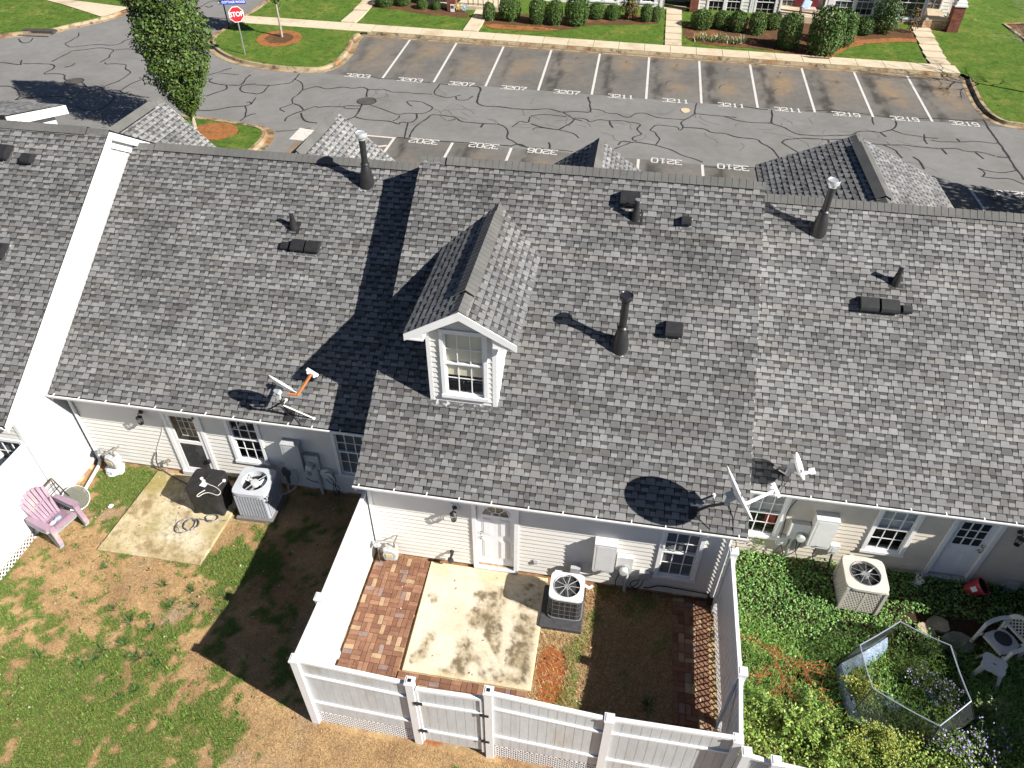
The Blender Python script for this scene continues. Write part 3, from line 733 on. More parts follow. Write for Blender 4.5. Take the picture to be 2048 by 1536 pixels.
def row_house(key, label, x0, x1, wy, roof, wx0, wx1, sid, holes=(), seed=1, gable_l=False, gable_r=False, base=0.0, skip=None, tone=.142, vent=(.08, .97), fnd=True, cap=True):
    root = thing('row_house', label, 'house', ((x0+x1)/2, wy+4, base)); HOUSES[key] = root
    ye, ze, ry, rz = roof.ye, roof.ze, roof.ry, roof.rz
    yf = 2*ry-ye; fw = 2*ry-wy
    def rz_(y): return roof.z(y)
    t = .14
    # roof body
    mb = MB()
    sec = [(ye+.02, ze-.012), (ry, rz-.012), (yf-.02, ze-.012), (yf-.02, ze-.012-t), (ry, rz-.012-t*1.2), (ye+.02, ze-.012-t)]
    mb.prism([(x0+.015, y, z) for y, z in sec], (x1-x0-.03, 0, 0))
    rf = mb.build('roof', DECK, root)
    s = sqrt(1+RS*RS)
    O = V3((x0, ye-.005, ze)); U = V3((1, 0, 0)); Vd = V3((0, 1/s, RS/s)); vmax = (ry-ye)*s
    def spans(v):
        iv = [(0, x1-x0)]
        if skip:
            r = skip(v)
            if r: iv = [(0, r[0]-x0), (r[1]-x0, x1-x0)]
        return iv
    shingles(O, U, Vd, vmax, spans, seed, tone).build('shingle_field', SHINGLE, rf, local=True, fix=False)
    O2 = V3((x1, yf+.005, ze)); V2 = V3((0, -1/s, RS/s))
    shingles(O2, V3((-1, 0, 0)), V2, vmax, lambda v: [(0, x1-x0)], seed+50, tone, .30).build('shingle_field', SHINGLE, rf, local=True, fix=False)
    if cap:
        da, db = slope_dirs(ry); mb = MB()
        xa, xb = x0+(x1-x0)*vent[0], x0+(x1-x0)*vent[1]
        cap_run(mb, (x0, ry, rz), (xa, ry, rz), da, db, .17)
        cap_run(mb, (xb, ry, rz), (x1, ry, rz), da, db, .17)
        cap_run(mb, (xa, ry, rz+.034), (xb, ry, rz+.034), da, db, .20)
        mb.build('ridge_cap', CAPM, rf, local=True, fix=False)
        mb = MB(); mb.prism([(xa+.01, ry+d*k, rz+RS*-k+.026) for d, k in ((-1, .15), (0, 0), (1, .15))]+[(xa+.01, ry+.15, rz-RS*.15-.01), (xa+.01, ry-.15, rz-RS*.15-.01)], (xb-xa-.02, 0, 0))
        mb.build('ridge_vent', BLACKP, rf, local=True)
    # white rake boards and eave boards
    for xs in (x0, x1-.022):
        mb = MB()
        mb.prism([(xs, ye, ze-.03), (xs, ry, rz-.03), (xs, yf, ze-.03), (xs, yf, ze-.20), (xs, ry, rz-.20), (xs, ye, ze-.20)], (.022, 0, 0))
        mb.build('rake_board', TRIM, root)
    mb = MB(); mb.box(x0+.03, x1-.03, ye+.06, ye+.085, ze-.17, ze-.012)
    mb.box(x0+.03, x1-.03, ye+.085, wy+.30, ze-.168, ze-.150); mb.build('soffit', TRIM, root)
    gutter(root, x0, x1, ye, ze, seed)
    # body of the building
    mb = MB(); zi = ze-.17
    yb = wy+.30
    sec = [(yb, base-.6), (yb, ze-.19+RS*(yb-ye)*.9), (ry, rz-.22), (fw, ze-.19+RS*(yb-ye)*.9), (fw, base-.6)]
    mb.prism([(wx0+.03, y, z) for y, z in sec], (wx1-wx0-.06, 0, 0)); mb.build('wall', sid, root)
    mb = MB(); siding(mb, V3((wx0, wy, 0)), V3((1, 0, 0)), wx1-wx0, base+.09, zi+.01, V3((0, -1, 0)), [(h[0]-wx0, h[1]-wx0, h[2], h[3]) for h in holes])
    mb.build('rear_cladding', sid, root)
    for xs in (wx0, wx1-.08):
        mb = MB(); mb.box(xs-.004, xs+.084, wy-.026, wy+.08, base-.02, zi); mb.build('corner_board', TRIM, root)
    if fnd:
        mb = MB(); mb.box(wx0+.012, wx1-.012, wy+.006, wy+.2, base-.5, base+.095); mb.build('foundation', FOUND, root)
    # end walls between the wall plane and the ridge
    for on, xs, nx in ((gable_l, wx0, -1), (gable_r, wx1, 1)):
        if not on: continue
        mb = MB(); D = V3((0, 1, 0)); L = fw-wy
        def lim(z, L=L):
            if z < zi: return [(0, L)]
            t_ = (z-(rz-.22))/-RS; return [(max(0, ry-t_-wy), min(L, ry+t_-wy))] if t_ > 0 else []
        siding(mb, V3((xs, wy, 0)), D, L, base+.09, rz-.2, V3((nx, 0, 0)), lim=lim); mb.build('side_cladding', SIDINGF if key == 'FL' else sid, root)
        if fnd:
            mb = MB(); xa, xb = (xs-.006, xs+.10) if nx < 0 else (xs-.10, xs+.006)
            mb.box(xa, xb, wy+.22, fw-.05, base-.5, base+.095); mb.build('foundation', FOUND, root)
    return root, rf
RF_FL = RoofP(8.80, 2.865, 14.80); RF_L = RoofP(10.17, 2.52, 15.66); RF_M = RoofP(8.70, 2.65, 14.90); RF_R = RoofP(10.10, 2.40, 15.67); RF_N = RoofP(8.70, 2.50, 14.90)
WL, WM, WR, WF = 10.55, 9.08, 10.50, 9.17
# window and door openings, from the photograph's measurements
HL = dict(door=(-9.72, -8.78, .06, 2.10), w1=(-8.20, -7.39, .66, 2.12), w2=(-5.71, -4.90, .66, 2.12))
HM = dict(door=(-2.26, -1.31, .03, 2.22), w1=(1.47, 2.29, .58, 2.14))
HR = dict(w1=(3.22, 4.07, .53, 2.02), w2=(5.78, 6.63, .52, 2.00), door=(7.20, 8.15, .0, 1.98))
ins = lambda r, d=.03: (r[0]+d, r[1]-d, r[2]+d, r[3]-d)
left_house, left_roof = row_house('L', 'row house with white screen door behind black covered grill and lavender chairs', -11.97, -4.50, WL, RF_L, -11.99, -4.42, SIDINGW, [ins(r) for r in HL.values()], 11)
mid_house, mid_roof = row_house('M', 'row house with gabled roof dormer and white half-moon-light back door on fenced brick patio', -4.47, 2.90, WM, RF_M, -4.40, 2.76, SIDINGW, [ins(r) for r in HM.values()], 21, gable_l=True, gable_r=True)
right_house, right_roof = row_house('R', 'row house with beige siding and half-glazed white door over the overgrown yard', 2.85, 9.38, WR, RF_R, 2.78, 9.6, SIDINGB, [ins(r) for r in HR.values()], 31, base=-.10, tone=.162, vent=(0.0, .999))
FLW = (-12.98, -12.12, .55, 2.05)
fl_house, fl_roof = row_house('FL', 'row house with tall bare white gable side wall above the lavender chairs', -27.0, -11.84, WF, RF_FL, -26.8, -12.02, SIDINGW, [ins(FLW)], 41, gable_r=True, vent=(.0, .965))
next_house, next_roof = row_house('N', 'row house just beyond the beige sided one, its roof edge throwing the dark shadow', 9.40, 16.8, WM, RF_N, 9.48, 16.6, SIDINGB, [], 51, gable_l=True, base=-.15)
# darker stepped frieze on the far left gable: broad white rake trim
mb = MB(); a = RF_FL
mb.prism([(-11.995, a.ye+.25, a.z(a.ye+.25)-.19), (-11.995, a.ry, a.rz-.19), (-11.995, a.ry, a.rz-.42), (-11.995, a.ye+.25, a.z(a.ye+.25)-.40)], (.03, 0, 0)); mb.prism([(-11.996, a.ye+.1, a.z(a.ye+.1)-.155), (-11.996, a.ry, a.rz-.175), (-11.996, 2*a.ry-a.ye-.1, a.z(a.ye+.1)-.155), (-11.996, 2*a.ry-a.ye-.1, a.z(a.ye+.1)-.195), (-11.996, a.ry, a.rz-.215), (-11.996, a.ye+.1, a.z(a.ye+.1)-.195)], (.148, 0, 0))
mb.prism([(-11.993, a.ry, a.rz-.19), (-11.993, 2*a.ry-a.ye-.25, a.z(a.ye+.25)-.19), (-11.993, 2*a.ry-a.ye-.25, a.z(a.ye+.25)-.40), (-11.993, a.ry, a.rz-.42)], (.03, 0, 0))
mb.build('frieze_board', TRIM, fl_house)
# windows
window(left_house, *HL['w1'][:2], *HL['w1'][2:], WL, 1.44, blind=None)
window(left_house, *HL['w2'][:2], *HL['w2'][2:], WL, 1.46, blind=(1, .03))
window(mid_house, *HM['w1'][:2], *HM['w1'][2:], WM, 1.42, blind=(1, .02))
window(right_house, *HR['w1'][:2], *HR['w1'][2:], WR, 1.32, blind=(.98, .50), bm=BLINDL, label='white window with a red cloth hung behind its lower panes')
window(right_house, *HR['w2'][:2], *HR['w2'][2:], WR, 1.31, blind=(.98, .54), bm=BLINDL)
window(fl_house, *FLW[:2], *FLW[2:], WF, 1.3, blind=(1, .05))
w_ = [o for o in right_house.children if o.name.startswith('window')][0]
mb = MB(); mb.box(3.72, 3.93, WR+.075, WR+.08, .86, 1.22); mb.build('red_cloth', REDP, w_, local=True)
# ------------------------------------------------------------------ doors
def door_frame(root, r, y, cw=.085):
    x0, x1, z0, z1 = r; mb = MB()
    mb.box(x0, x0+cw, y-.045, y+.12, z0, z1); mb.box(x1-cw, x1, y-.045, y+.12, z0, z1); mb.box(x0+cw, x1-cw, y-.045, y+.12, z1-cw, z1)
    mb.build('door_casing', TRIM, root)
    mb = MB(); mb.box(x0+.01, x1-.01, y-.09, y+.12, z0-.06, z0+.055); mb.build('threshold', LGREY, root)
    mb = MB(); mb.box(x0+.02, x1-.02, y+.235, y+.262, z0, z1); mb.build('dark_recess', DARK, root)
def raised_panel(mb, x0, x1, z0, z1, y):
    for i, (ins_, d) in enumerate(((0, .012), (.022, -.004), (.05, .010))):
        mb.box(x0+ins_, x1-ins_, y-d if d > 0 else y-.001, y+.01, z0+ins_, z1-ins_)
# mid: white panelled door with a half-moon light
r = HM['door']; door_frame(mid_house, r, WM)
x0, x1, z0, z1 = r[0]+.09, r[1]-.09, r[2]+.085, r[3]-.09; y = WM+.035
DOORW = mat('white_door_paint', (.80, .81, .83), .35, var=(4, .02))
mb = MB(); mb.box(x0, x1, y, y+.045, z0, z1)
for xa, xb in ((x0+.11, x0+.31), (x1-.31, x1-.11)):
    for za, zb in ((z0+.24, z0+.84), (z0+1.0, z0+1.52)):
        for (i, o) in ((0, .008), (.03, .014)):
            mb.box(xa+i, xb-i, y-o, y+.001, za+i, zb-i)
d = mb.build('door', DOORW, mid_house)
cx, cz, rr = (x0+x1)/2, z1-.37, .275
mb = MB(); n = 24
mb.prism([(cx+rr*cos(pi*k/n), y-.004, cz+rr*1.05*sin(pi*k/n)) for k in range(n+1)], (0, .003, 0)); mb.build('half_moon_light', mat('door_light_glass', (.05, .04, .025), .06, spec=.8), d, local=True)
mb = MB()
mb.tube([(cx+rr*cos(pi*k/n), y-.006, cz+rr*1.05*sin(pi*k/n)) for k in range(n+1)]+[(cx+rr, y-.006, cz), (cx-rr, y-.006, cz), (cx-rr+.01, y-.006, cz)], .013, 6)
for a in (45, 90, 135): mb.tube([(cx+.09*cos(radians(a)), y-.006, cz+.09*sin(radians(a))), (cx+rr*cos(radians(a)), y-.006, cz+rr*1.05*sin(radians(a)))], .010, 6)
mb.tube([(cx+.09*cos(pi*k/12), y-.006, cz+.09*sin(pi*k/12)) for k in range(13)], .010, 6)
mb.build('light_muntin', DOORW, d, local=True)
def knobs(x, za, zb, y, parent):
    for z, rr_ in ((za, .03), (zb, .027)):
        mb = MB(); mb.lathe([(.034, 0), (.034, .008), (.014, .012), (.014, .035), (rr_, .045), (rr_*.95, .062), (.008, .07)], 14, Matrix.Translation((x, y, z)) @ Matrix.Rotation(radians(90), 4, 'X'))
        mb.build('knob', CHROME, parent, local=True, smooth=True)
knobs(x0+.07, z0+.90, z0+1.06, y, d)
# right: half-glazed door
r = HR['door']; door_frame(right_house, r, WR)
x0, x1, z0, z1 = r[0]+.09, r[1]-.09, r[2]+.08, r[3]-.09; y = WR+.035
mb = MB(); mb.box(x0, x1, y, y+.045, z0, z1)
for xa, xb in ((x0+.11, x0+.32), (x1-.32, x1-.11)):
    for (i, o) in ((0, .008), (.035, .014)): mb.box(xa+i, xb-i, y-o, y+.001, z0+.22+i, z0+.82-i)
d = mb.build('door', DOORW, right_house)
gx0, gx1, gz0, gz1 = x0+.11, x1-.11, z0+1.0, z1-.10
mb = MB(); mb.box(gx0, gx1, y-.006, y+.001, gz0, gz1); mb.build('door_glass', mat('door_dark_glass', (.03, .034, .04), .05, spec=.9), d, local=True)
mb = MB()
for k in range(4):
    xx = gx0+(gx1-gx0)*k/3; mb.box(xx-.012, xx+.012, y-.016, y-.004, gz0-.012, gz1+.012)
    zz = gz0+(gz1-gz0)*k/3; mb.box(gx0-.012, gx1+.012, y-.0145, y-.004, zz-.012, zz+.012)
mb.build('door_grid', DOORW, d, local=True)
knobs(x1-.07, z0+.90, z0+1.05, y, d)
# left: storm door, glass over screen, with inner gridded door behind
r = HL['door']; door_frame(left_house, r, WL)
x0, x1, z0, z1 = r[0]+.085, r[1]-.085, r[2]+.07, r[3]-.085; y = WL-.03
mb = MB(); zz = z0+.98
mb.box(x0, x0+.10, y, y+.03, z0, z1); mb.box(x1-.10, x1, y, y+.03, z0, z1); mb.box(x0+.1, x1-.1, y, y+.03, z0, z0+.10); mb.box(x0+.1, x1-.1, y, y+.03, z1-.09, z1); mb.box(x0+.1, x1-.1, y, y+.03, zz-.05, zz+.05)
d = mb.build('storm_door', TRIM, left_house)
mb = MB(); mb.box(x0+.09, x1-.09, y+.012, y+.016, z0+.09, zz-.04); mb.build('insect_screen', mat('charcoal_screen', (.028, .028, .032), .7, col2=((.10, .10, .11), 3, .52, .7)), d, local=True)
mb = MB(); mb.face([(x0+.09, y+.014, zz+.04), (x1-.09, y+.014, zz+.04), (x1-.09, y+.014, z1-.08), (x0+.09, y+.014, z1-.08)]); mb.build('door_glass', GLASS, d, local=True, fix=False)
mb = MB(); mb.box(x0+.02, x1-.02, y+.13, y+.15, z0, z1); mb.build('inner_door', mat('inner_door_dark', (.05, .045, .04), .5), d, local=True)
mb = MB()
for k in range(4):
    xx = x0+.18+(x1-x0-.36)*k/3; mb.box(xx-.008, xx+.008, y+.115, y+.126, zz+.1, z1-.1)
    q_ = zz+.1+(z1-zz-.2)*k/3; mb.box(x0+.17, x1-.17, y+.112, y+.122, q_-.008, q_+.008)
mb.build('door_grid', TRIM, d, local=True)
mb = MB(); mb.box(x1-.085, x1-.045, y-.05, y-.001, zz-.62, zz-.50); mb.box(x1-.08, x1-.05, y-.03, y-.001, z1-.10, z1-.04); mb.build('handle', BLACK, d, local=True)
# ------------------------------------------------------------------ wall fittings
def lantern(root, x, z, y, plate=True):
    mb = MB()
    if plate: mb.rbox(-.085, .085, -.10, .10, 0, .03, .03, Matrix.Translation((x, y-.012, z)) @ Matrix.Rotation(radians(90), 4, 'X'))
    o = mb.build('wall_lantern', WHITEBOX, root) if plate else None
    mb = MB(); mb.lathe([(.055, 0), (.055, .02), (.02, .05)], 12, Matrix.Translation((x, y-.04, z+.02)) @ Matrix.Rotation(radians(90), 4, 'X'))
    mb.tube([(x, y-.05, z+.02), (x, y-.14, z+.05), (x, y-.16, z-.02)], .013, 6)
    zt = z-.03
    mb.lathe([(.015, .03), (.075, -.01), (.078, -.02)], 6, Matrix.Translation((x, y-.16, zt)))
    for k in range(6):
        a = pi/3*k; mb.tube([(x+.07*cos(a), y-.16+.07*sin(a), zt-.02), (x+.052*cos(a), y-.16+.052*sin(a), zt-.20)], .006, 4)
    mb.lathe([(.056, -.20), (.056, -.215), (.01, -.22)], 6, Matrix.Translation((x, y-.16, zt)))
    k = mb.build('lantern_body' if o else 'wall_lantern', BLACK, o or root, local=bool(o))
    mb = MB(); mb.lathe([(.050, -.195), (.066, -.022)], 6, Matrix.Translation((x, y-.16, zt)), cap=False); mb.build('lantern_glass', GLASS, o or k, local=True, fix=False)
lantern(mid_house, -2.60, 1.92, WM); lantern(left_house, -10.18, 1.93, WL, False)
lantern(right_house, 8.42, 1.75, WR, False)
def ebox(root, x0, x1, z0, z1, y, dep, m, name, lip=.03):
    mb = MB(); mb.box(x0, x1, y-dep, y-.002, z0, z1); mb.box(x0-.012, x1+.012, y-dep-.012, y-dep+.02, z0+.06, z1+.012); mb.box(x0-.014, x1+.014, y-dep-.02, y-.004, z1+.002, z1+.016)
    mb.box(x0+.04, x1-.04, y-dep-.016, y-dep-.011, z0+.10, z1-.05)
    o = mb.build(name, m, root)
    mb = MB(); mb.box((x0+x1)/2-.03, (x0+x1)/2+.03, y-dep-.03, y-dep-.012, z0+.07, z0+.10); mb.build('latch', GALV, o, local=True)
    return o
def meter(root, x0, x1, z0, z1, y, cx, cz, m, pipe_x, pipe_z0):
    mb = MB(); mb.box(x0, x1, y-.12, y-.002, z0, z1); mb.box(x0-.01, x1+.01, y-.132, y-.115, z0+.02, z1+.01)
    o = mb.build('electric_meter', m, root); M = Matrix.Translation((cx, y-.13, cz)) @ Matrix.Rotation(radians(90), 4, 'X')
    mb = MB(); mb.lathe([(.105, 0), (.105, .03), (.092, .035), (.092, .05)], 20, M); mb.build('meter_ring', GALV, o, local=True, smooth=True)
    mb = MB(); mb.lathe([(.088, .05), (.088, .11), (.075, .135), (.01, .14)], 20, M); mb.build('meter_dial', mat('meter_glass', (.55, .56, .55), .1, spec=.8), o, local=True, smooth=True)
    mb = MB(); mb.tube([(pipe_x, y-.075, z0+.02), (pipe_x, y-.075, pipe_z0)], .036, 12); mb.tube([(pipe_x, y-.075, z0-.0), (pipe_x, y-.075, z0-.05)], .046, 12)
    mb.build('conduit', LGREY, o, local=True, smooth=True)
    return o
def wires(root, name, runs, m, r=.009):
    mb = MB()
    for pts in runs:
        P = smooth3(pts, 2); mb.tube(P, r, 6)
    return mb.build(name, m, root, smooth=True)
def smooth3(pts, it=2):
    pts = [V3(p) for p in pts]
    for _ in range(it):
        q = [pts[0]]
        for a, b in zip(pts[:-1], pts[1:]): q.append(a*.75+b*.25); q.append(a*.25+b*.75)
        q.append(pts[-1]); pts = q
    return pts
ebox(mid_house, .24, .65, .70, 1.60, WM, .20, WHITEBOX, 'breaker_box')
meter(mid_house, .70, 1.01, .70, 1.18, WM, .86, .86, WHITEBOX, .95, -.02)
ebox(mid_house, 1.20, 1.38, .46, .72, WM, .08, GREYBOX, 'cable_box')
ebox(left_house, -6.86, -6.46, .80, 1.65, WL, .20, GREYBOX, 'breaker_box')
meter(left_house, -6.42, -6.10, .86, 1.30, WL, -6.30, 1.0, GREYBOX, -6.20, -.02)
mb = MB(); mb.lathe([(.16, 0), (.16, .08), (.14, .10), (.01, .105)], 18, Matrix.Translation((-5.98, WL-.02, .72)) @ Matrix.Rotation(radians(90), 4, 'X')); mb.build('cable_box', WHITEBOX, left_house, smooth=True)
wires(left_house, 'cable', [[(-6.0, WL-.12, .80), (-5.85, WL-.14, .86), (-5.76, WL-.1, .6), (-5.84, WL-.12, .3), (-5.74, WL-.1, .1)], [(-5.95, WL-.12, .7), (-5.82, WL-.12, .5), (-5.9, WL-.1, .2), (-5.86, WL-.1, .0)], [(-6.05, WL-.1, .62), (-5.9, WL-.13, .42), (-5.72, WL-.1, .35), (-5.8, WL-.1, .02)], [(-6.55, WL-.03, .40), (-6.4, WL-.03, .30), (-6.2, WL-.05, .33)]], BLACKP)
ebox(right_house, 4.62, 5.05, .68, 1.58, WR, .24, WHITEBOX, 'breaker_box')
meter(right_house, 4.22, 4.60, .72, 1.22, WR, 4.46, .90, WHITEBOX, 4.36, -.14)
ebox(right_house, 4.06, 4.26, .44, .70, WR, .10, WHITEBOX, 'cable_box')
ebox(right_house, 5.17, 5.33, .36, .64, WR, .09, WHITEBOX, 'disconnect_box')
wires(right_house, 'cable', [[(4.15, WR-.08, 1.92), (4.05, WR-.05, 1.5), (4.12, WR-.05, 1.0), (4.1, WR-.1, .7)], [(4.15, WR-.08, .5), (4.3, WR-.15, .2), (4.1, WR-.2, .1), (4.5, WR-.12, .25), (4.55, WR-.1, .65)], [(4.2, WR-.08, .5), (4.0, WR-.2, .15), (4.25, WR-.2, .05)], [(4.45, WR-.1, .7), (4.5, WR-.14, .3), (4.62, WR-.1, .1), (4.5, WR-.2, .0)]], BLACKP)
# outlet boxes, hose bibs, small wall lights
def outlet(root, x, z, y):
    mb = MB(); mb.box(x-.045, x+.045, y-.045, y-.004, z-.06, z+.06); mb.box(x-.03, x+.03, y-.06, y-.04, z-.045, z+.02); return mb.build('outlet_cover', GREYBOX, root)
outlet(mid_house, -.94, .49, WM); outlet(left_house, -6.45, .58, WL); outlet(right_house, 5.68, .30, WR)
def spotlight(root, x, z, y):
    mb = MB(); mb.tube([(x, y-.01, z+.08), (x+.02, y-.10, z+.10), (x-.01, y-.16, z-.02)], [.05, .035, .02], 8); mb.lathe([(.03, .06), (.06, 0), (.064, -.10), (.05, -.11)], 12, Matrix.Translation((x-.01, y-.16, z-.03)) @ Matrix.Rotation(radians(20), 4, 'X')); return mb.build('spigot_cover', BLACK, root, smooth=True)
spotlight(mid_house, -2.73, .36, WM)
wires(mid_house, 'cable', [[(1.33, WM-.10, .25), (1.45, WM-.06, .20), (1.60, WM-.05, .33), (2.1, WM-.05, .30), (2.68, WM-.05, .27)]], BLACKP, .013)
wires(mid_house, 'cable', [[(1.24, WM-.07, .48), (1.10, WM-.08, .40), (1.02, WM-.10, .30), (1.14, WM-.12, .18), (1.26, WM-.10, .26), (1.30, WM-.08, .46)], [(1.22, WM-.07, .46), (1.16, WM-.12, .30), (1.06, WM-.14, .24), (1.2, WM-.1, .14)], [(.80, WM-.09, .70), (.78, WM-.05, .45), (.74, WM-.06, .30), (.76, WM-.05, .10)], [(1.19, WM-.06, .12), (1.18, WM-.10, -.02)], [(.70, WM-.06, .85), (.55, WM-.05, .66)]], BLACKP, .010)
# corner downspouts
def downspout(root, x, y, z0, z1, kick):
    mb = MB()
    mb.tube([(x, y-.30, z1), (x, y-.29, z1-.12), (x, y-.06, z1-.38), (x, y-.055, z0+.25)], .042, 8)
    o = mb.build('downspout', TRIM, root, smooth=True)
    mb = MB(); mb.box(x-.06, x+.06, y-.12, y+.0, z0+.02, z0+.26); mb.build('drain_boot', BLACKP, o, local=True)
    return o
downspout(mid_house, 2.70, WM-.03, .02, 2.60, 0)
mb = MB(); mb.tube([(-11.86, WL-.10, 2.36), (-11.86, WL-.09, 2.2), (-11.90, WL-.06, 2.05), (-11.90, WL-.06, .1), (-11.84, WL-.22, .06), (-11.72, WL-1.0, .05)], .038, 8); mb.build('downspout', TRIM, left_house, smooth=True)
# ------------------------------------------------------------------ things fixed on the roofs
RN = V3((0, -RS, 1)).normalized(); RV = V3((0, 1, RS)).normalized(); RU = V3((1, 0, 0))
def roofM(P):                                    # frame lying on the slope: x along eave, y up slope, z out of it
    return Matrix(((RU.x, RV.x, RN.x, P.x), (RU.y, RV.y, RN.y, P.y), (RU.z, RV.z, RN.z, P.z), (0, 0, 0, 1)))
FLASH = mat('worn_metal_flashing', (.10, .10, .10), .5, metal=.2, col2=((.45, .45, .45), 12, .56, .62), var=(20, .4))
def flue(rf, px, py, roof, h, capm, tilt=0.0):
    P = R(px, py, roof, .012); mb = MB(); M = Matrix.Translation(P)
    mb.lathe([(.175, -.12), (.165, .06), (.135, .26), (.088, .44), (.078, .47)], 20, M)
    mb.lathe([(.098, .45), (.105, .47), (.078, .50)], 20, M)
    mb.lathe([(.073, .4), (.073, h-.10)], 18, M)
    o = mb.build('flue_pipe', BLACK, rf, local=True, smooth=True)
    mb = MB(); mb.lathe([(.085, h-.16), (.088, h-.10), (.128, h-.09), (.132, h-.01), (.125, h), (.118, h-.012), (.10, h-.02), (.01, h-.015)], 22, M); mb.build('flue_cap', capm, o, local=True, smooth=True)
    mb = MB(); mb.box(-.17, .17, -.23, .22, -.006, .008, roofM(P)); mb.build('flashing', FLASH, o, local=True)
    return o
def soil_pipe(rf, px, py, roof, h=.36, r=.05, white=True):
    P = R(px, py, roof, .012); mb = MB(); M = Matrix.Translation(P)
    mb.lathe([(.095, -.06), (.085, .08), (r+.012, .20), (r+.012, .215)], 14, M); mb.lathe([(r, .1), (r, h), (r*.8, h), (r*.78, h-.12)], 14, M, cap=False)
    o = mb.build('vent_pipe', BLACK, rf, local=True, smooth=True)
    mb = MB(); mb.lathe([(r*1.03, h-.015), (r*1.03, h+.006), (r*.2, h+.007)], 14, M); mb.build('pipe_rim', GALV if white else BLACK, o, local=True)
    mb = MB(); mb.box(-.15, .15, -.16, .16, -.006, .006, roofM(P)); mb.build('flashing', BLACK, o, local=True)
    return o
def box_vent(rf, px, py, roof, w=.34, l=.33, h=.15, lip=True, rx=0.0):
    P = R(px, py, roof, .012); M = roofM(P); mb = MB()
    prof = [(-l*.5, h*.35), (-l*.5, h*.8), (-l*.38, h), (l*.28, h*.92), (l*.5, .01), (l*.46, .0), (l*.1, h*.1), (-l*.44, h*.28)]
    for s in (-1,):
        a = [M @ V3((-w/2, v, n)) for v, n in prof]; b = [M @ V3((w/2, v, n)) for v, n in prof]
        b2 = [M @ V3((w/2*.92, v*.96, n)) for v, n in prof]
        mb.prism(a, M.to_3x3() @ V3((w, 0, 0)))
    mb.box(-w/2+.02, w/2-.02, -l*.36, l*.4, 0, h*.3, M)
    o = mb.build('roof_vent', BLACK, rf, local=True)
    if lip:
        mb = MB(); mb.box(-w/2-.03, w/2+.03, -l*.5-.07, l*.5, -.004, .010, M); mb.build('flashing', FLASH, o, local=True)
    return o
CAPL = mat('pale_flue_cap', (.62, .62, .63), .3, metal=.5, var=(9, .2))
flue(mid_roof, 1240, 693, RF_M, 1.22, mat('dark_flue_cap', (.05, .05, .055), .25, metal=.6))
flue(left_roof, 735, 366, RF_L, 1.20, CAPL); flue(right_roof, 1637, 462, RF_R, 1.18, CAPL)
soil_pipe(mid_roof, 1271, 436, RF_M, .42); soil_pipe(left_roof, 588, 455, RF_L, .40); soil_pipe(right_roof, 1791, 566, RF_R, .42)
box_vent(mid_roof, 1260, 400, RF_M, .40, .38, .20); box_vent(mid_roof, 1372, 444, RF_M, .20, .22, .13); box_vent(mid_roof, 1347, 660, RF_M, .33, .36, .17)
box_vent(left_roof, 599, 492, RF_L, .30, .32, .15); box_vent(left_roof, 628, 495, RF_L, .30, .32, .15); box_vent(left_roof, 572, 492, RF_L, .17, .2, .1, False)
box_vent(right_roof, 1735, 610, RF_R, .36, .36, .17); box_vent(right_roof, 1776, 614, RF_R, .36, .36, .17); box_vent(right_roof, 1812, 620, RF_R, .18, .2, .11, False)
box_vent(fl_roof, 6, 306, RF_FL, .45, .42, .2); box_vent(fl_roof, 60, 320, RF_FL, .24, .26, .16, False); box_vent(fl_roof, 0, 503, RF_FL, .36, .4, .2)
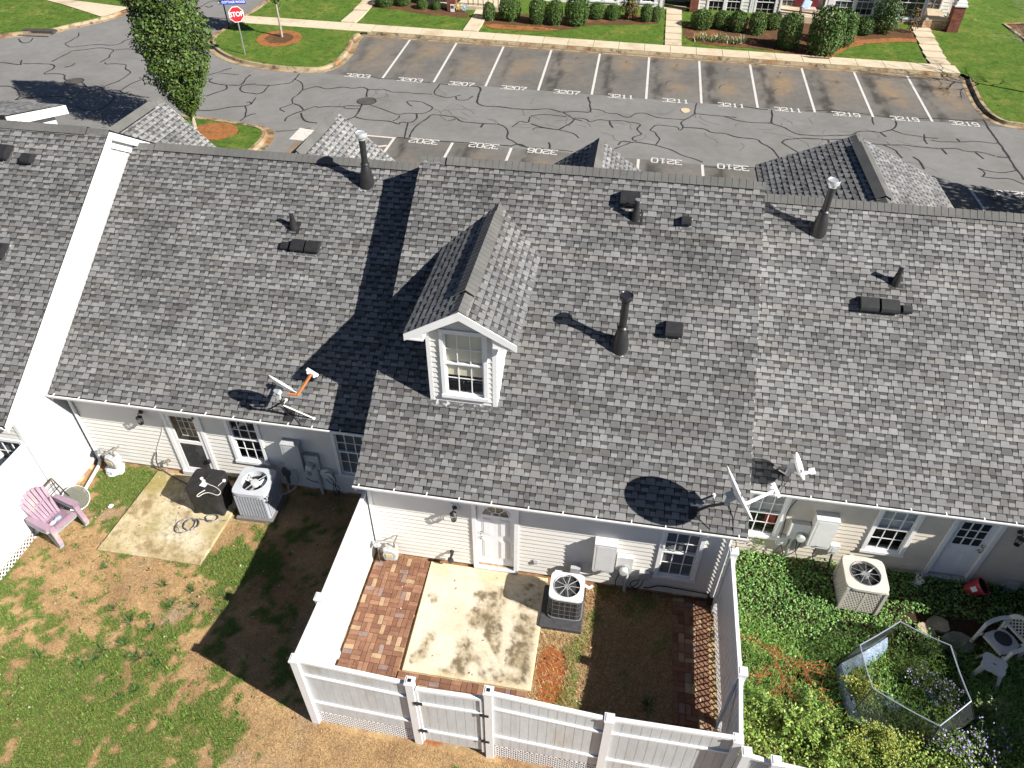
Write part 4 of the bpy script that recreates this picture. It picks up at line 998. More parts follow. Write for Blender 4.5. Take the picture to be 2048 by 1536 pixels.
# ------------------------------------------------------------------ dormer on the mid roof
def gable_roof(rf, cx, hw, yF, zr, yB, sl, seed, tone, ov=.0, fascia=True, name='dormer_roof', cap=True, half=False):
    """small gabled roof with its ridge along y, front at yF (toward -y if yF<yB), dying into the main roof; returns eave height"""
    sg = 1 if yB > yF else -1; ze = zr-sl*hw; s = sqrt(1+sl*sl); L = abs(yB-yF)
    mb = MB(); t = .11
    sec = [(cx-hw+.01, ze-.012), (cx, zr-.012), (cx+hw-.01, ze-.012), (cx+hw-.01, ze-.012-t), (cx, zr-.02-t), (cx-hw+.01, ze-.012-t)]
    mb.prism([(x, yF+sg*.012, z) for x, z in sec], (0, sg*(L-.03), 0))
    o = mb.build(name, DECK, rf, local=True)
    for sx in (-1, 1):
        if sx < 0: O = V3((cx-hw, yF+(L if sg < 0 else L)*0+ (L if True else 0)*0, ze))
        # rows run parallel to the ridge; u along the ridge, v up toward the ridge
        if sx > 0: O = V3((cx+hw, min(yF, yB), ze)); U = V3((0, 1, 0)); Vd = V3((-1/s, 0, sl/s))
        else: O = V3((cx-hw, max(yF, yB), ze)); U = V3((0, -1, 0)); Vd = V3((1/s, 0, sl/s))
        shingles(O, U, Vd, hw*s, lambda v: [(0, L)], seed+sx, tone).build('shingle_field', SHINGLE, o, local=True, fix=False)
    if cap:
        mb = MB(); da, db = V3((-1/s, 0, -sl/s)), V3((1/s, 0, -sl/s))
        a, b = V3((cx, yF, zr)), V3((cx, yB, zr))
        f0, f1 = .14, .86
        cap_run(mb, a, a.lerp(b, f0), da, db, .17); cap_run(mb, a.lerp(b, f0)+V3((0, 0, .05)), a.lerp(b, f1)+V3((0, 0, .05)), da, db, .22); cap_run(mb, a.lerp(b, f1), b, da, db, .15)
        mb.build('ridge_cap', CAPM, o, local=True, fix=False)
        mb = MB(); p, q = a.lerp(b, f0+.01), a.lerp(b, f1-.01)
        mb.prism([(cx-.15, p.y, zr-.15*sl+.040), (cx, p.y, zr+.042), (cx+.15, p.y, zr-.15*sl+.040), (cx+.15, p.y, zr-.15*sl-.02), (cx, p.y, zr-.02), (cx-.15, p.y, zr-.15*sl-.02)], (0, q.y-p.y, 0)); mb.build('ridge_vent', BLACKP, o, local=True)
    if fascia:
        mb = MB(); w = .15
        for sx in (-1, 1):
            xa, xb = cx, cx+sx*hw
            pl = [(xa, zr-.004), (xb, ze-.004), (xb, ze-w), (xa, zr-w-.03)]
            mb.prism([(x, yF-sg*.012, z) for x, z in pl], (0, sg*.024, 0))
            xe = (xb-.034 if sx > 0 else xb+.012)
            mb.box(xe, xe+.022, min(yF, yB)+.02, max(yF, yB)-.02, ze-.13, ze-.01)
        mb.build('rake_board', TRIM, o, local=True)
    return o, ze
DX, DHW, DYF, DZR, DSL = -2.575, 1.03, 10.03, 5.97, .58
dorm, dze = gable_roof(mid_roof, DX, DHW, DYF, DZR, 14.16, DSL, 71, .15)
dorm.name = 'dormer'
dw0, dw1, dy = -3.27, -1.96, 10.28
zb = RF_M.z(dy)-.03
mb = MB()
DWIN = (-3.02, -2.12, 3.76, 5.40)
def dl(z):
    t = (DZR-.14-z)/DSL; c = DX; return [(max(0, c-t-dw0), min(dw1-dw0, c+t-dw0))] if t > 0 else []
siding(mb, V3((dw0, dy, 0)), V3((1, 0, 0)), dw1-dw0, zb, DZR-.1, V3((0, -1, 0)), [(DWIN[0]+.03-dw0, DWIN[1]-.03-dw0, DWIN[2]+.03, DWIN[3]-.03)], lim=dl)
for xs, nx in ((dw0, -1), (dw1, 1)):
    def dl2(z): y1 = RF_M.ye+(z-RF_M.ze)/RS; return [(0, max(0, y1-dy+.05))]
    siding(mb, V3((xs, dy, 0)), V3((0, 1, 0)), 9, zb, dze+.08, V3((nx, 0, 0)), lim=lambda z: [(0, min(3.6, max(.0, (z-RF_M.ze)/RS+RF_M.ye-dy+.06)))])
mb.build('dormer_cladding', SIDINGW, dorm, local=True)
mb = MB()
for xs in (dw0-.006, dw1-.074):
    mb.box(xs, xs+.08, dy-.024, dy+.07, zb, dze+.03)
for xs, s_ in ((dw0, -1), (dw1, 1)): mb.box(min(xs, xs-s_*-.0)-.012 if s_ < 0 else xs-.010, xs+.010 if s_ < 0 else xs+.012, dy-.02, dy+.11, zb, dze+.03)
# boxed eave returns under the two ends of the gable
for sx in (-1, 1):
    xa, xb = (DX-DHW+.01, dw0+.02) if sx < 0 else (dw1-.02, DX+DHW-.01)
    mb.box(xa, xb, DYF+.005, 13.0, dze-.135, dze-.10)
    xi = xb-.0 if sx < 0 else xa
    mb.prism([(xa if sx < 0 else xb, DYF+.014, dze-.13), (xi, DYF+.014, dze-.13), (xi, DYF+.014, dze-.13+DSL*abs(xi-(xa if sx < 0 else xb))-.02), (xa if sx < 0 else xb, DYF+.014, dze-.06)], (0, .02, 0))
mb.build('dormer_trim', TRIM, dorm, local=True)
_w = window(mid_house, *DWIN, dy, 4.60, blind=(1.0, .30), bm=SHADEM, label='dormer window with a half drawn beige shade')
mb = MB(); P = V3(((dw0+dw1)/2, dy-.05, RF_M.z(dy-.05))); mb.box(-.72, .72, -.09, .06, .004, .016, roofM(P)); mb.build('dormer_flashing', FLASH, dorm, local=True)
# ------------------------------------------------------------------ street-side cross gables
def front_gable(rf, roof, cx, hw, Y, zr, sl, seed, tone, sid, lab=None):
    yb = roof.ry+(roof.rz-zr)/RS*.98 if zr < roof.rz else roof.ry+.02
    o, ze = gable_roof(rf, cx, hw, Y, zr, yb-.05, sl, seed, tone, name='cross_gable')
    mb = MB(); d = .28
    mb.prism([(cx-hw+d, Y-d, 1.2), (cx-hw+d, Y-d, ze+sl*d-.16), (cx, Y-d, zr-.16), (cx+hw-d, Y-d, ze+sl*d-.16), (cx+hw-d, Y-d, 1.2)], (0, -(Y-d-yb)+.3, 0)); mb.build('gable_wall', sid, o, local=True)
    return o
front_gable(fl_roof, RF_FL, -14.37, 2.5, 20.6, 5.14, 1.0, 81, .17, SIDINGW)
front_gable(left_roof, RF_L, -8.37, 2.2, 19.8, 5.43, .85, 83, .19, SIDINGW)
front_gable(mid_roof, RF_M, -.80, 1.9, 19.3, 5.38, .68, 85, .16, SIDINGW)
front_gable(right_roof, RF_R, 5.98, 2.40, 20.5, 5.49, .43, 87, .17, SIDINGB)
front_gable(next_roof, RF_N, 13.4, 1.9, 19.3, 5.2, .68, 89, .16, SIDINGB)
# shed dormer on the street side of the far left roof
s = sqrt(1+.235**2); mb = MB()
mb.prism([(-25, 15.4, 6.44+.04), (-25, 17.4, 6.01), (-25, 17.4, 5.86), (-25, 15.4, 6.3)], (9.97, 0, 0)); o = mb.build('shed_dormer', DECK, fl_roof, local=True)
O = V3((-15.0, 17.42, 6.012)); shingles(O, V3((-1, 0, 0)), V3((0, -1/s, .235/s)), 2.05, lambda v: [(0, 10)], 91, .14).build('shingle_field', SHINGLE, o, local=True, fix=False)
mb = MB(); mb.prism([(-15.02, 15.4, 6.46), (-15.02, 17.45, 6.0), (-15.02, 17.45, 5.78), (-15.02, 15.4, 6.24)], (.03, 0, 0)); mb.box(-25, -15.03, 17.42, 17.45, 5.80, 6.0); mb.build('rake_board', TRIM, o, local=True)
mb = MB(); mb.prism([(-24.8, 15.6, 4.5), (-24.8, 15.6, 6.2), (-24.8, 17.15, 5.85), (-24.8, 17.15, 4.5)], (9.6, 0, 0)); mb.build('gable_wall', SIDINGW, o, local=True)
# ------------------------------------------------------------------ satellite dishes
def tri(px, py, S):
    """point on the view ray nearest to the sun ray that lands on shadow point S"""
    d1 = ray(px, py).normalized(); d2 = SUN; w0 = CAM-S; b = d1.dot(d2); d = d1.dot(w0); e = d2.dot(w0)
    t = (b*e-d)/(1-b*b); u = (e-b*d)/(1-b*b); return CAM+d1*t, S+d2*u
def dish(name, lab, C, n, wide, armdir, arml, foot, roof, dm, armm, feet, r=(.42, .30), long=None, rec=1.0):
    """reflector at C facing n; long = direction of the long axis"""
    n = V3(n).normalized(); a = V3(long); a = (a-n*a.dot(n)).normalized(); b = n.cross(a)
    root = thing(name, lab, 'satellite dish', foot)
    mb = MB(); K = 7; S = 28; dep = .07; vs = []; fs = []
    for side in (0, 1):
        for i in range(K+1):
            q = i/K
            for k in range(S):
                t = 2*pi*k/S; vs.append(C+a*(r[0]*q*cos(t))+b*(r[1]*q*sin(t))+n*(dep*q*q-dep-(.014 if side else 0)))
    for side in (0, 1):
        o_ = side*(K+1)*S
        for i in range(K):
            for k in range(S):
                j = (k+1) % S; f = (o_+i*S+k, o_+i*S+j, o_+(i+1)*S+j, o_+(i+1)*S+k); fs.append(f if side == 0 else f[::-1])
    for k in range(S):
        j = (k+1) % S; fs.append((K*S+k, K*S+j, (K+1)*S+K*S+j, (K+1)*S+K*S+k))
    mb.mesh(vs, fs); mb.build('reflector', dm, root, smooth=True)
    back = C-n*(dep+.02)
    mb = MB(); mb.beam(back-n*.01, back-n*.14, .14, .10); mb.beam(back-n*.10-V3((0, 0, .02)), back-n*.12-V3((0, 0, .18)), .07, .07); mb.build('bracket', BLACK if dm is not SIGNW else GREYBOX, root)
    st = C-n*dep*.2+V3(wide); e = st+V3(armdir).normalized()*arml
    mb = MB(); mb.beam(back-n*.03+V3(wide)*.5, st, .03, .045); mb.beam(st, e, .035, .05); mb.build('feed_arm', armm, root)
    mb = MB(); dd = V3(armdir).normalized(); sd = dd.cross(n).normalized()
    sd = sd*rec; mb.beam(e-sd*.13, e+sd*.13, .055*rec, .06*rec, up=dd); mb.lathe([(.032, -.03), (.036, .05), (.02, .08)], 10, Matrix.Translation(e+sd*.07) @ (-n).to_track_quat('Z', 'Y').to_matrix().to_4x4()); mb.lathe([(.032, -.03), (.036, .05), (.02, .08)], 10, Matrix.Translation(e-sd*.07) @ (-n).to_track_quat('Z', 'Y').to_matrix().to_4x4()); mb.build('receiver', SIGNW, root)
    top = back-n*.12-V3((0, 0, .16)); mid_ = foot+(top-foot)*.45+V3((0, 0, .06))
    mb = MB(); mb.tube([foot, mid_, top], .026, 10); mb.box(-.10, .10, -.14, .14, -.004, .014, roofM(foot)); mb.build('mast', BLACK, root, smooth=False)
    for f in feet:
        mb = MB(); mb.tube([top*.6+foot*.4, f], .017, 6); mb.lathe([(.035, -.01), (.035, .012), (.015, .016)], 10, roofM(f)); mb.build('brace', WHITEBOX, root)
    return root
S1 = R(497, 795, RF_L); C1, _ = tri(566, 767, S1)
S2 = R(1320, 1005, RF_M); C2, _ = tri(1480, 985, S2)
S3_ = R(1520, 950, RF_R); C3, _ = tri(1601, 932, S3_)
cr, cu = RT, UP
foot1 = R(578, 830, RF_L, .015)
f1 = [R(628, 837, RF_L, .015), R(572, 800, RF_L, .015)]
dish('satellite_dish', 'white satellite dish with orange feed arm by the eave, left of the dormer', C1, cr*.50+cu*.82+FW*.10, cr*.30-cu*.22, cr*.55+cu*.82-FW*.05, .55, foot1, RF_L, SIGNW, ORANGE, f1, r=(.33, .28), long=cr*.85-cu*.5)
foot2 = R(1388, 1024, RF_M, .015)
f2 = [R(1428, 990, RF_M, .015), R(1383, 1010, RF_M, .015)]
dish('satellite_dish', 'large grey satellite dish seen edge on at the corner of the dormered roof', C2, cr*.88+cu*.42-FW*.24, cr*.12-cu*.18, cr*.88+cu*.40, .55, foot2, RF_M, SIGNW, SIGNW, f2, r=(.50, .42), long=cr*-.5+cu*.85)
foot3 = R(1568, 948, RF_R, .015)
f3 = [R(1550, 935, RF_R, .015)]
dish('satellite_dish', 'pale satellite dish with short hooked arm low on the roof over the beige wall', C3, cr*.80+cu*.25-FW*.45, cr*.02-cu*.16, cr*.93+cu*.30-FW*.1, .24, foot3, RF_R, SIGNW, SIGNW, f3, r=(.27, .24), long=cr*-.3+cu*.9, rec=.45)
def roof_cable(root, name, pts, r=.008):
    mb = MB(); mb.tube(smooth3(pts, 2), r, 5); return mb.build(name, BLACKP, root)
ob = {o.name: o for o in COL.objects}
d1, d2, d3 = ob['satellite_dish'], ob['satellite_dish.001'], ob['satellite_dish.002']
roof_cable(d1, 'cable', [R(575, 830, RF_L, .1), R(600, 815, RF_L, .12), R(583, 845, RF_L, .03), R(577, 850, RF_L, .02)]); roof_cable(d1, 'cable', [R(585, 822, RF_L, .1), R(595, 840, RF_L, .05), R(604, 855, RF_L, .02)]); roof_cable(d1, 'cable', [R(575, 822, RF_L, .08), R(560, 812, RF_L, .02), R(545, 815, RF_L, .02)])
roof_cable(d2, 'cable', [R(1475, 1010, RF_M, .15), R(1468, 1035, RF_M, .03), R(1466, 1066, RF_M, .02), V3((2.72, 8.6, 2.55)), V3((2.76, 8.75, 2.2)), V3((2.74, 8.95, 2.0))]); roof_cable(d2, 'cable', [R(1387, 1025, RF_M, .05), R(1405, 1045, RF_M, .02), R(1419, 1058, RF_M, .02)])
roof_cable(d3, 'cable', [R(1563, 945, RF_R, .1), R(1580, 935, RF_R, .2), R(1578, 960, RF_R, .1), R(1562, 978, RF_R, .05), W(1558, 990, 9.95), W(1566, 1000, 10.0), W(1575, 992, 10.05), W(1584, 990, 10.2)]); roof_cable(d3, 'cable', [R(1545, 945, RF_R, .04), R(1552, 938, RF_R, .10), R(1565, 940, RF_R, .09), R(1572, 952, RF_R, .05)], .016)
# ------------------------------------------------------------------ back yard ground
LEFT_SLAB = [(-10.37, 10.44), (-10.47, 8.08), (-8.07, 8.09), (-8.01, 9.36), (-8.0, 10.44)]
def ell(x, y, cx, cy, rx, ry): return max(0.0, 1-((x-cx)/rx)**2-((y-cy)/ry)**2)
def green(x, y):
    """0 bare dirt or straw, 1 thick green grass"""
    n = fbm(x, y, .55, 4, 1); n2 = fbm(x, y, 2.1, 3, 2); n3 = fbm(x, y, 6.0, 2, 5)
    g = -.02+1.0*n+1.9*n2+1.5*n3
    g += .85*sm(6.6, 4.5, y+.10*(x+9)*.6+.9*n)*(1-sm(-6.2, -4.9, x+.6*n2)*.55)      # band of turf at the near edge
    g += 1.1*ell(x, y, -10.9, 9.9, .9, .9)+.9*ell(x, y, -7.2, 8.5, .75, 1.3)
    g += .35*ell(x, y, -8.2, 6.6, 2.4, 1.2)-.85*ell(x, y, -9.4, 7.3, 1.7, 1.1)-.4*ell(x, y, -11.1, 7.6, .9, .9)
    if x > -6.9 and y > 6.2: g -= .12
    if x > -5.6 and y < 5.5: g -= 1.1*sm(-6.2, -4.6, x)
    return g
def yard_col(x, y):
    n = fbm(x, y, 1.3, 4, 7); n2 = fbm(x, y, 4.5, 3, 9); n3 = fbm(x, y, .7, 3, 11)
    straw, dirt, red, ash = V3((.46, .305, .150)), V3((.27, .165, .085)), V3((.30, .125, .05)), V3((.42, .34, .25))
    c = straw.lerp(dirt, clamp(0, 1, .45+1.5*n+.6*n2)); c = c.lerp(ash, clamp(0, .7, 2.2*(n3+n*.5)-.25)); c = c.lerp(red, clamp(0, .5, 1.6*(fbm(x, y, .9, 3, 13)-.18)))
    g = green(x, y); c = c.lerp(V3((.115, .145, .035)), sm(.08, .42, g)*.88)
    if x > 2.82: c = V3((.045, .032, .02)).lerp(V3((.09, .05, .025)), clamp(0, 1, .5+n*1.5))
    elif -4.5 < x and y > 5.37:
        c = V3((.47, .335, .175)).lerp(V3((.29, .19, .10)), clamp(0, 1, .45+1.3*n2))
        c = c.lerp(V3((.30, .085, .022)), clamp(0, .9, sm(.15, .55, ell(x, y, -.33, 6.85, .42, .85)+1.3*n2+.6*n)+1.2*ell(x, y, .2, 8.8, .9, .3)))
        if y > 8.55: c = c.lerp(V3((.24, .09, .04)), .6)
    return c
mb = MB(); x0, x1, y0, y1, st = -13.6, 11.6, 3.0, 10.62, .085
nx, ny = int((x1-x0)/st), int((y1-y0)/st)
vc = []
for j in range(ny+1):
    for i in range(nx+1):
        x, y = x0+i*st, y0+j*st; z = hgt(x, y)-.012
        if x < 2.8: z += .016*fbm(x, y, 2.2, 3, 21)
        mb.v.append((x, y, z-.01)); vc.append(yard_col(x, y))
for j in range(ny):
    for i in range(nx):
        a = j*(nx+1)+i; mb.f.append((a, a+1, a+nx+2, a+nx+1)); mb.c.append(None)
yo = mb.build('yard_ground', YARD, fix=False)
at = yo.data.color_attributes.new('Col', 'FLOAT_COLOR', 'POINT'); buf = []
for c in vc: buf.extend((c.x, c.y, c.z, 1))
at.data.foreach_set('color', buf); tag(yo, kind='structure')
PXC = lambda a, b: (lambda p: (p.x, p.y))(Zp(a, b, .035))
def capsule(x, y, a, b, r):
    ax, ay = a; bx, by = b; t = clamp(0, 1, ((x-ax)*(bx-ax)+(y-ay)*(by-ay))/max(1e-6, (bx-ax)**2+(by-ay)**2)); return sm(r, r*.35, math.hypot(x-ax-(bx-ax)*t, y-ay-(by-ay)*t))
STA = [(PXC(985, 1200), PXC(965, 1235), .34, .8), (PXC(980, 1225), PXC(1000, 1320), .22, .85), (PXC(1050, 1250), PXC(1035, 1350), .30, .8), (PXC(940, 1325), PXC(900, 1350), .26, .85), (PXC(930, 1290), PXC(925, 1310), .20, .7), (PXC(975, 1355), PXC(1030, 1365), .22, .7), (PXC(858, 1272), PXC(858, 1276), .12, .9), (PXC(845, 1310), PXC(850, 1290), .11, .7), (PXC(868, 1200), PXC(864, 1192), .10, .6), (PXC(828, 1318), PXC(832, 1312), .10, .6), (PXC(1065, 1180), PXC(1050, 1200), .30, .45), (PXC(1000, 1190), PXC(960, 1195), .2, .6)]
LIG = [(PXC(960, 1270), PXC(992, 1325), .07, 1), (PXC(1015, 1240), PXC(1002, 1330), .07, .9), (PXC(946, 1334), PXC(946, 1343), .135, 1), (PXC(971, 1336), PXC(971, 1337), .035, 1), (PXC(1010, 1335), PXC(1035, 1345), .09, .6)]
def conc_mid(x, y):
    n = fbm(x, y, 1.6, 4, 61); n2 = fbm(x, y, 6, 3, 62); c = V3((.58, .52, .415)).lerp(V3((.50, .42, .29)), clamp(0, 1, .35+1.6*n)); xx, yy = x+.10*n2+.12*n, y+.10*fbm(y, x, 5, 3, 64)
    s = 0
    for a, b, r, k in STA: s = max(s, k*capsule(xx, yy, a, b, r*1.15))
    n4 = fbm(x, y, 15, 3, 66); s = clamp(0, .90, 1.25*s*(.75+1.1*n2+.8*n+1.0*n4)); l = 0
    for a, b, r, k in LIG: l = max(l, k*capsule(x+.03*n2, y+.03*n, a, b, r*1.3))
    c = c.lerp(V3((.215, .165, .092)), s*.86); c = c.lerp(V3((.11, .085, .048)), clamp(0, .8, s*3.2*max(0, n2+n4+.02))); c = c.lerp(V3((.56, .49, .375)), l)
    e = min(x+3.2, -.66-x, y-6.53, 9.02-y); c = c.lerp(V3((.62, .52, .34)), sm(.14, .02, e)*.7)
    if y > 8.6: c = c.lerp(V3((.60, .42, .21)), .35*sm(8.6, 9.0, y)*(.6+n*2))
    return c
def conc_left(x, y):
    n = fbm(x, y, 1.3, 4, 71); n2 = fbm(x, y, 4.5, 4, 72); c = V3((.52, .44, .29)).lerp(V3((.36, .275, .14)), clamp(0, 1, .5+1.9*n+.5*n2)); c = c.lerp(V3((.56, .50, .37)), clamp(0, .9, 3*(fbm(x, y, 1.0, 3, 73)-.05)))
    n4 = fbm(x, y, 14, 3, 76); c = c.lerp(V3((.22, .165, .085)), clamp(0, .6, 2.4*(n4+.6*n-.04)))
    c = c.lerp(V3((.26, .215, .07)), clamp(0, .8, 2.2*(fbm(x, y, 1.1, 3, 74)+.12*(y-8.6)-.12))); c = c.lerp(V3((.19, .135, .065)), clamp(0, .7, 3*(n2-.12)))
    return c
def slab(name, poly, th, m, colf, label, cat):
    """slab with a bevelled edge; the top carries its stains as colour"""
    xs = [p[0] for p in poly]; ys = [p[1] for p in poly]; st = .032; ed = [V3(p) for p in poly]; n0 = len(ed); dens = []
    for i in range(n0):
        a, b = ed[i], ed[(i+1) % n0]; k = max(1, int((b-a).length/.09)); dens += [a.lerp(b, q/k) for q in range(k)]
    cx, cy = sum(xs)/n0, sum(ys)/n0; C_ = V3((cx, cy))
    inner = [p+(C_-p).normalized()*.016 for p in dens]
    pts = list(inner)
    ii = [(p.x, p.y) for p in inner]
    x = min(xs)+st
    while x < max(xs):
        y = min(ys)+st
        while y < max(ys):
            if inpoly(x, y, ii): pts.append(V3((x, y)))
            y += st
        x += st
    vs, es, fs, *_ = geometry.delaunay_2d_cdt(pts, [], [list(range(len(inner)))], 1, 1e-4)
    mb = MB(); mb.mesh([(v.x, v.y, th) for v in vs], [tuple(f) for f in fs]); N0 = len(mb.v); n = len(inner)
    for i in range(n):
        j = (i+1) % n; a, b, p, q = inner[i], inner[j], dens[i], dens[j]
        mb.face([(a.x, a.y, th), (p.x, p.y, th-.012), (q.x, q.y, th-.012), (b.x, b.y, th)]); mb.face([(p.x, p.y, th-.012), (p.x, p.y, -.15), (q.x, q.y, -.15), (q.x, q.y, th-.012)])
    o = mb.build(name, m, fix=False); at = o.data.color_attributes.new('Col', 'FLOAT_COLOR', 'POINT'); buf = []
    for v in mb.v: c = colf(v[0], v[1]); buf.extend((c.x, c.y, c.z, 1))
    at.data.foreach_set('color', buf); return tag(o, label, cat)
slab('patio_slab', [(-3.20, 9.02), (-3.14, 6.53), (-.66, 6.53), (-.66, 9.02)], .035, CONC, conc_mid, 'pale concrete patio slab with brown stains between brick paving and the dry lawn', 'patio slab')
slab('patio_slab', LEFT_SLAB, .035, CONC2, conc_left, 'mossy tan concrete slab under the black covered grill', 'patio slab')
def pavers(name, label, rects, pattern, seed):
    """individual bricks laid in a basket-weave-like bond; one mesh of paving"""
    rnd = random.Random(seed); mb = MB()
    for (xa, xb, ya, yb) in rects:
        bw, bl, g = .098, .20, .006; nx_ = int((xb-xa)/bl+.5); ny_ = int((yb-ya)/bl+.5)
        sx, sy = (xb-xa)/nx_, (yb-ya)/ny_
        for i in range(nx_):
            for j in range(ny_):
                ox, oy = xa+i*sx, ya+j*sy; hor = (i+j) % 2 == 0
                if rnd.random() < .16: hor = not hor
                for k in range(2):
                    if hor: r = (ox, ox+sx, oy+k*sy/2, oy+(k+1)*sy/2)
                    else: r = (ox+k*sx/2, ox+(k+1)*sx/2, oy, oy+sy)
                    c = V3((.155, .070, .042)).lerp(V3((.27, .145, .088)), rnd.random()**1.6)
                    if rnd.random() < .12: c = c.lerp(V3((.45, .33, .20)), .6)
                    if rnd.random() < .07: c = c.lerp(V3((.22, .17, .16)), .7)
                    z = hgt((r[0]+r[1])/2, (r[2]+r[3])/2); M = Matrix.Translation(((r[0]+r[1])/2, (r[2]+r[3])/2, z+rnd.uniform(-.004, .006))) @ Matrix.Rotation(rnd.uniform(-.03, .03), 4, 'Z') @ Matrix.Rotation(rnd.uniform(-.015, .015), 4, 'X')
                    hx, hy = (r[1]-r[0])/2-g/2, (r[3]-r[2])/2-g/2
                    vs = [(-hx, -hy, -.05), (hx, -hy, -.05), (hx, hy, -.05), (-hx, hy, -.05), (-hx, -hy, .018), (hx, -hy, .018), (hx, hy, .018), (-hx, hy, .018), (-hx+.006, -hy+.006, .023), (hx-.006, -hy+.006, .023), (hx-.006, hy-.006, .023), (-hx+.006, hy-.006, .023)]
                    mb.mesh([M @ V3(v) for v in vs], [(0, 1, 5, 4), (1, 2, 6, 5), (2, 3, 7, 6), (3, 0, 4, 7), (4, 5, 9, 8), (5, 6, 10, 9), (6, 7, 11, 10), (7, 4, 8, 11), (8, 9, 10, 11)], tuple(c))
    return tag(mb.build(name, BRICKP, fix=False), label, 'brick paving')
pavers('brick_paving', 'red brick paving strip along the sunlit white fence and slab front', [(-4.40, -3.22, 5.55, 9.02), (-3.2, -.72, 6.1, 6.50)], 0, 4)
pavers('brick_paving', 'shaded brick strip beside the lattice-footed fence', [(1.95, 2.65, 5.75, 9.02)], 0, 6)
mb = MB(); rnd = random.Random(2)
for k in range(420):
    u, v = rnd.random(), rnd.random()**2
    x, y = (-4.38+1.3*u*u, 9.0-.5*v) if k < 250 else (-4.35+1.1*rnd.random(), 5.6+3.2*rnd.random())
    a = rnd.random()*7; l = rnd.uniform(.01, .04); z = hgt(x, y)+.027
    mb.face([(x, y, z), (x+l*cos(a), y+l*sin(a), z+.004), (x+l*cos(a)+.006, y+l*sin(a)+.004, z+.003)])
tag(mb.build('straw_scraps', STRAW, fix=False), kind='stuff')
# ------------------------------------------------------------------ grass blades
def blade(mb, x, y, z, l, w, az, lean, col, bend=.3):
    d = V3((cos(az), sin(az), 0)); s = V3((-d.y, d.x, 0))*w/2; b = V3((x, y, z))
    m = b+d*(l*lean*.45)+V3((0, 0, l*sqrt(max(.05, 1-lean*lean))*.6)); t = b+d*(l*lean)+V3((0, 0, l*sqrt(max(.02, 1-lean*lean))*(1-bend*.6)))
    mb.face([b-s, b+s, m+s*.8, m-s*.8], col); mb.face([m-s*.8, m+s*.8, t], col)
GR = [(.10, .20, .028), (.135, .25, .035), (.18, .28, .05), (.06, .13, .02), (.24, .30, .08), (.065, .145, .03)]
ST = [(.56, .41, .22), (.36, .22, .095), (.50, .36, .19), (.30, .18, .08), (.25, .15, .08)]
rnd = random.Random(77); mb = MB(); ms = MB()
def blocked(x, y):
    return inpoly(x, y, LEFT_SLAB) or (-4.55 < x < -4.4 and y > 5.3)
for _ in range(260000):
    x = rnd.uniform(-12.6, -4.5) if rnd.random() < .78 else rnd.uniform(-6, 3.4); y = rnd.uniform(3.6, 10.45) if x < -4.5 else rnd.uniform(4.3, 5.25)
    if y < 4.0 and x > -6: continue
    if blocked(x, y): continue
    g = green(x, y); z = hgt(x, y)-.015
    if rnd.random() < sm(.10, .48, g)*.9:
        c = rnd.choice(GR); k = rnd.uniform(.75, 1.2); blade(mb, x, y, z, rnd.uniform(.030, .075), rnd.uniform(.004, .008), rnd.random()*6.28, rnd.uniform(.35, .9), tuple(v*k for v in c))
    elif rnd.random() < .34:
        c = rnd.choice(ST); k = rnd.uniform(.6, 1.15); blade(ms, x, y, z, rnd.uniform(.02, .06), rnd.uniform(.003, .006), rnd.random()*6.28, rnd.uniform(.8, .99), tuple(v*k for v in c))
def tuft(x, y, n, l, cols=GR, w=.012):
    for _ in range(n):
        a = rnd.random()*6.28; r = rnd.random()*.05; c = rnd.choice(cols); k = rnd.uniform(.7, 1.2)
        blade(mb, x+r*cos(a), y+r*sin(a), hgt(x, y)-.01, l*rnd.uniform(.6, 1.1), w*rnd.uniform(.7, 1.2), a, rnd.uniform(.5, .95), tuple(v*k for v in c))
for px, py in ((870, 740), (710, 825), (765, 895), (795, 905), (1100, 525), (1290, 545), (1255, 640), (985, 600), (640, 630), (745, 700), (540, 915), (220, 895), (900, 940), (690, 1135), (775, 1085), (1120, 610), (935, 490), (600, 385), (465, 945), (860, 880), (590, 860)):
    P = G(px/2.866, 1000+py/2.866)
    tuft(P.x, P.y, 34, rnd.uniform(.13, .2), [(.05, .12, .03), (.08, .16, .04), (.035, .085, .02)])
for _ in range(330):
    x, y = rnd.uniform(-12.2, -5.5), rnd.uniform(4.6, 8.4); tuft(x, y, rnd.randint(5, 14), rnd.uniform(.06, .12))
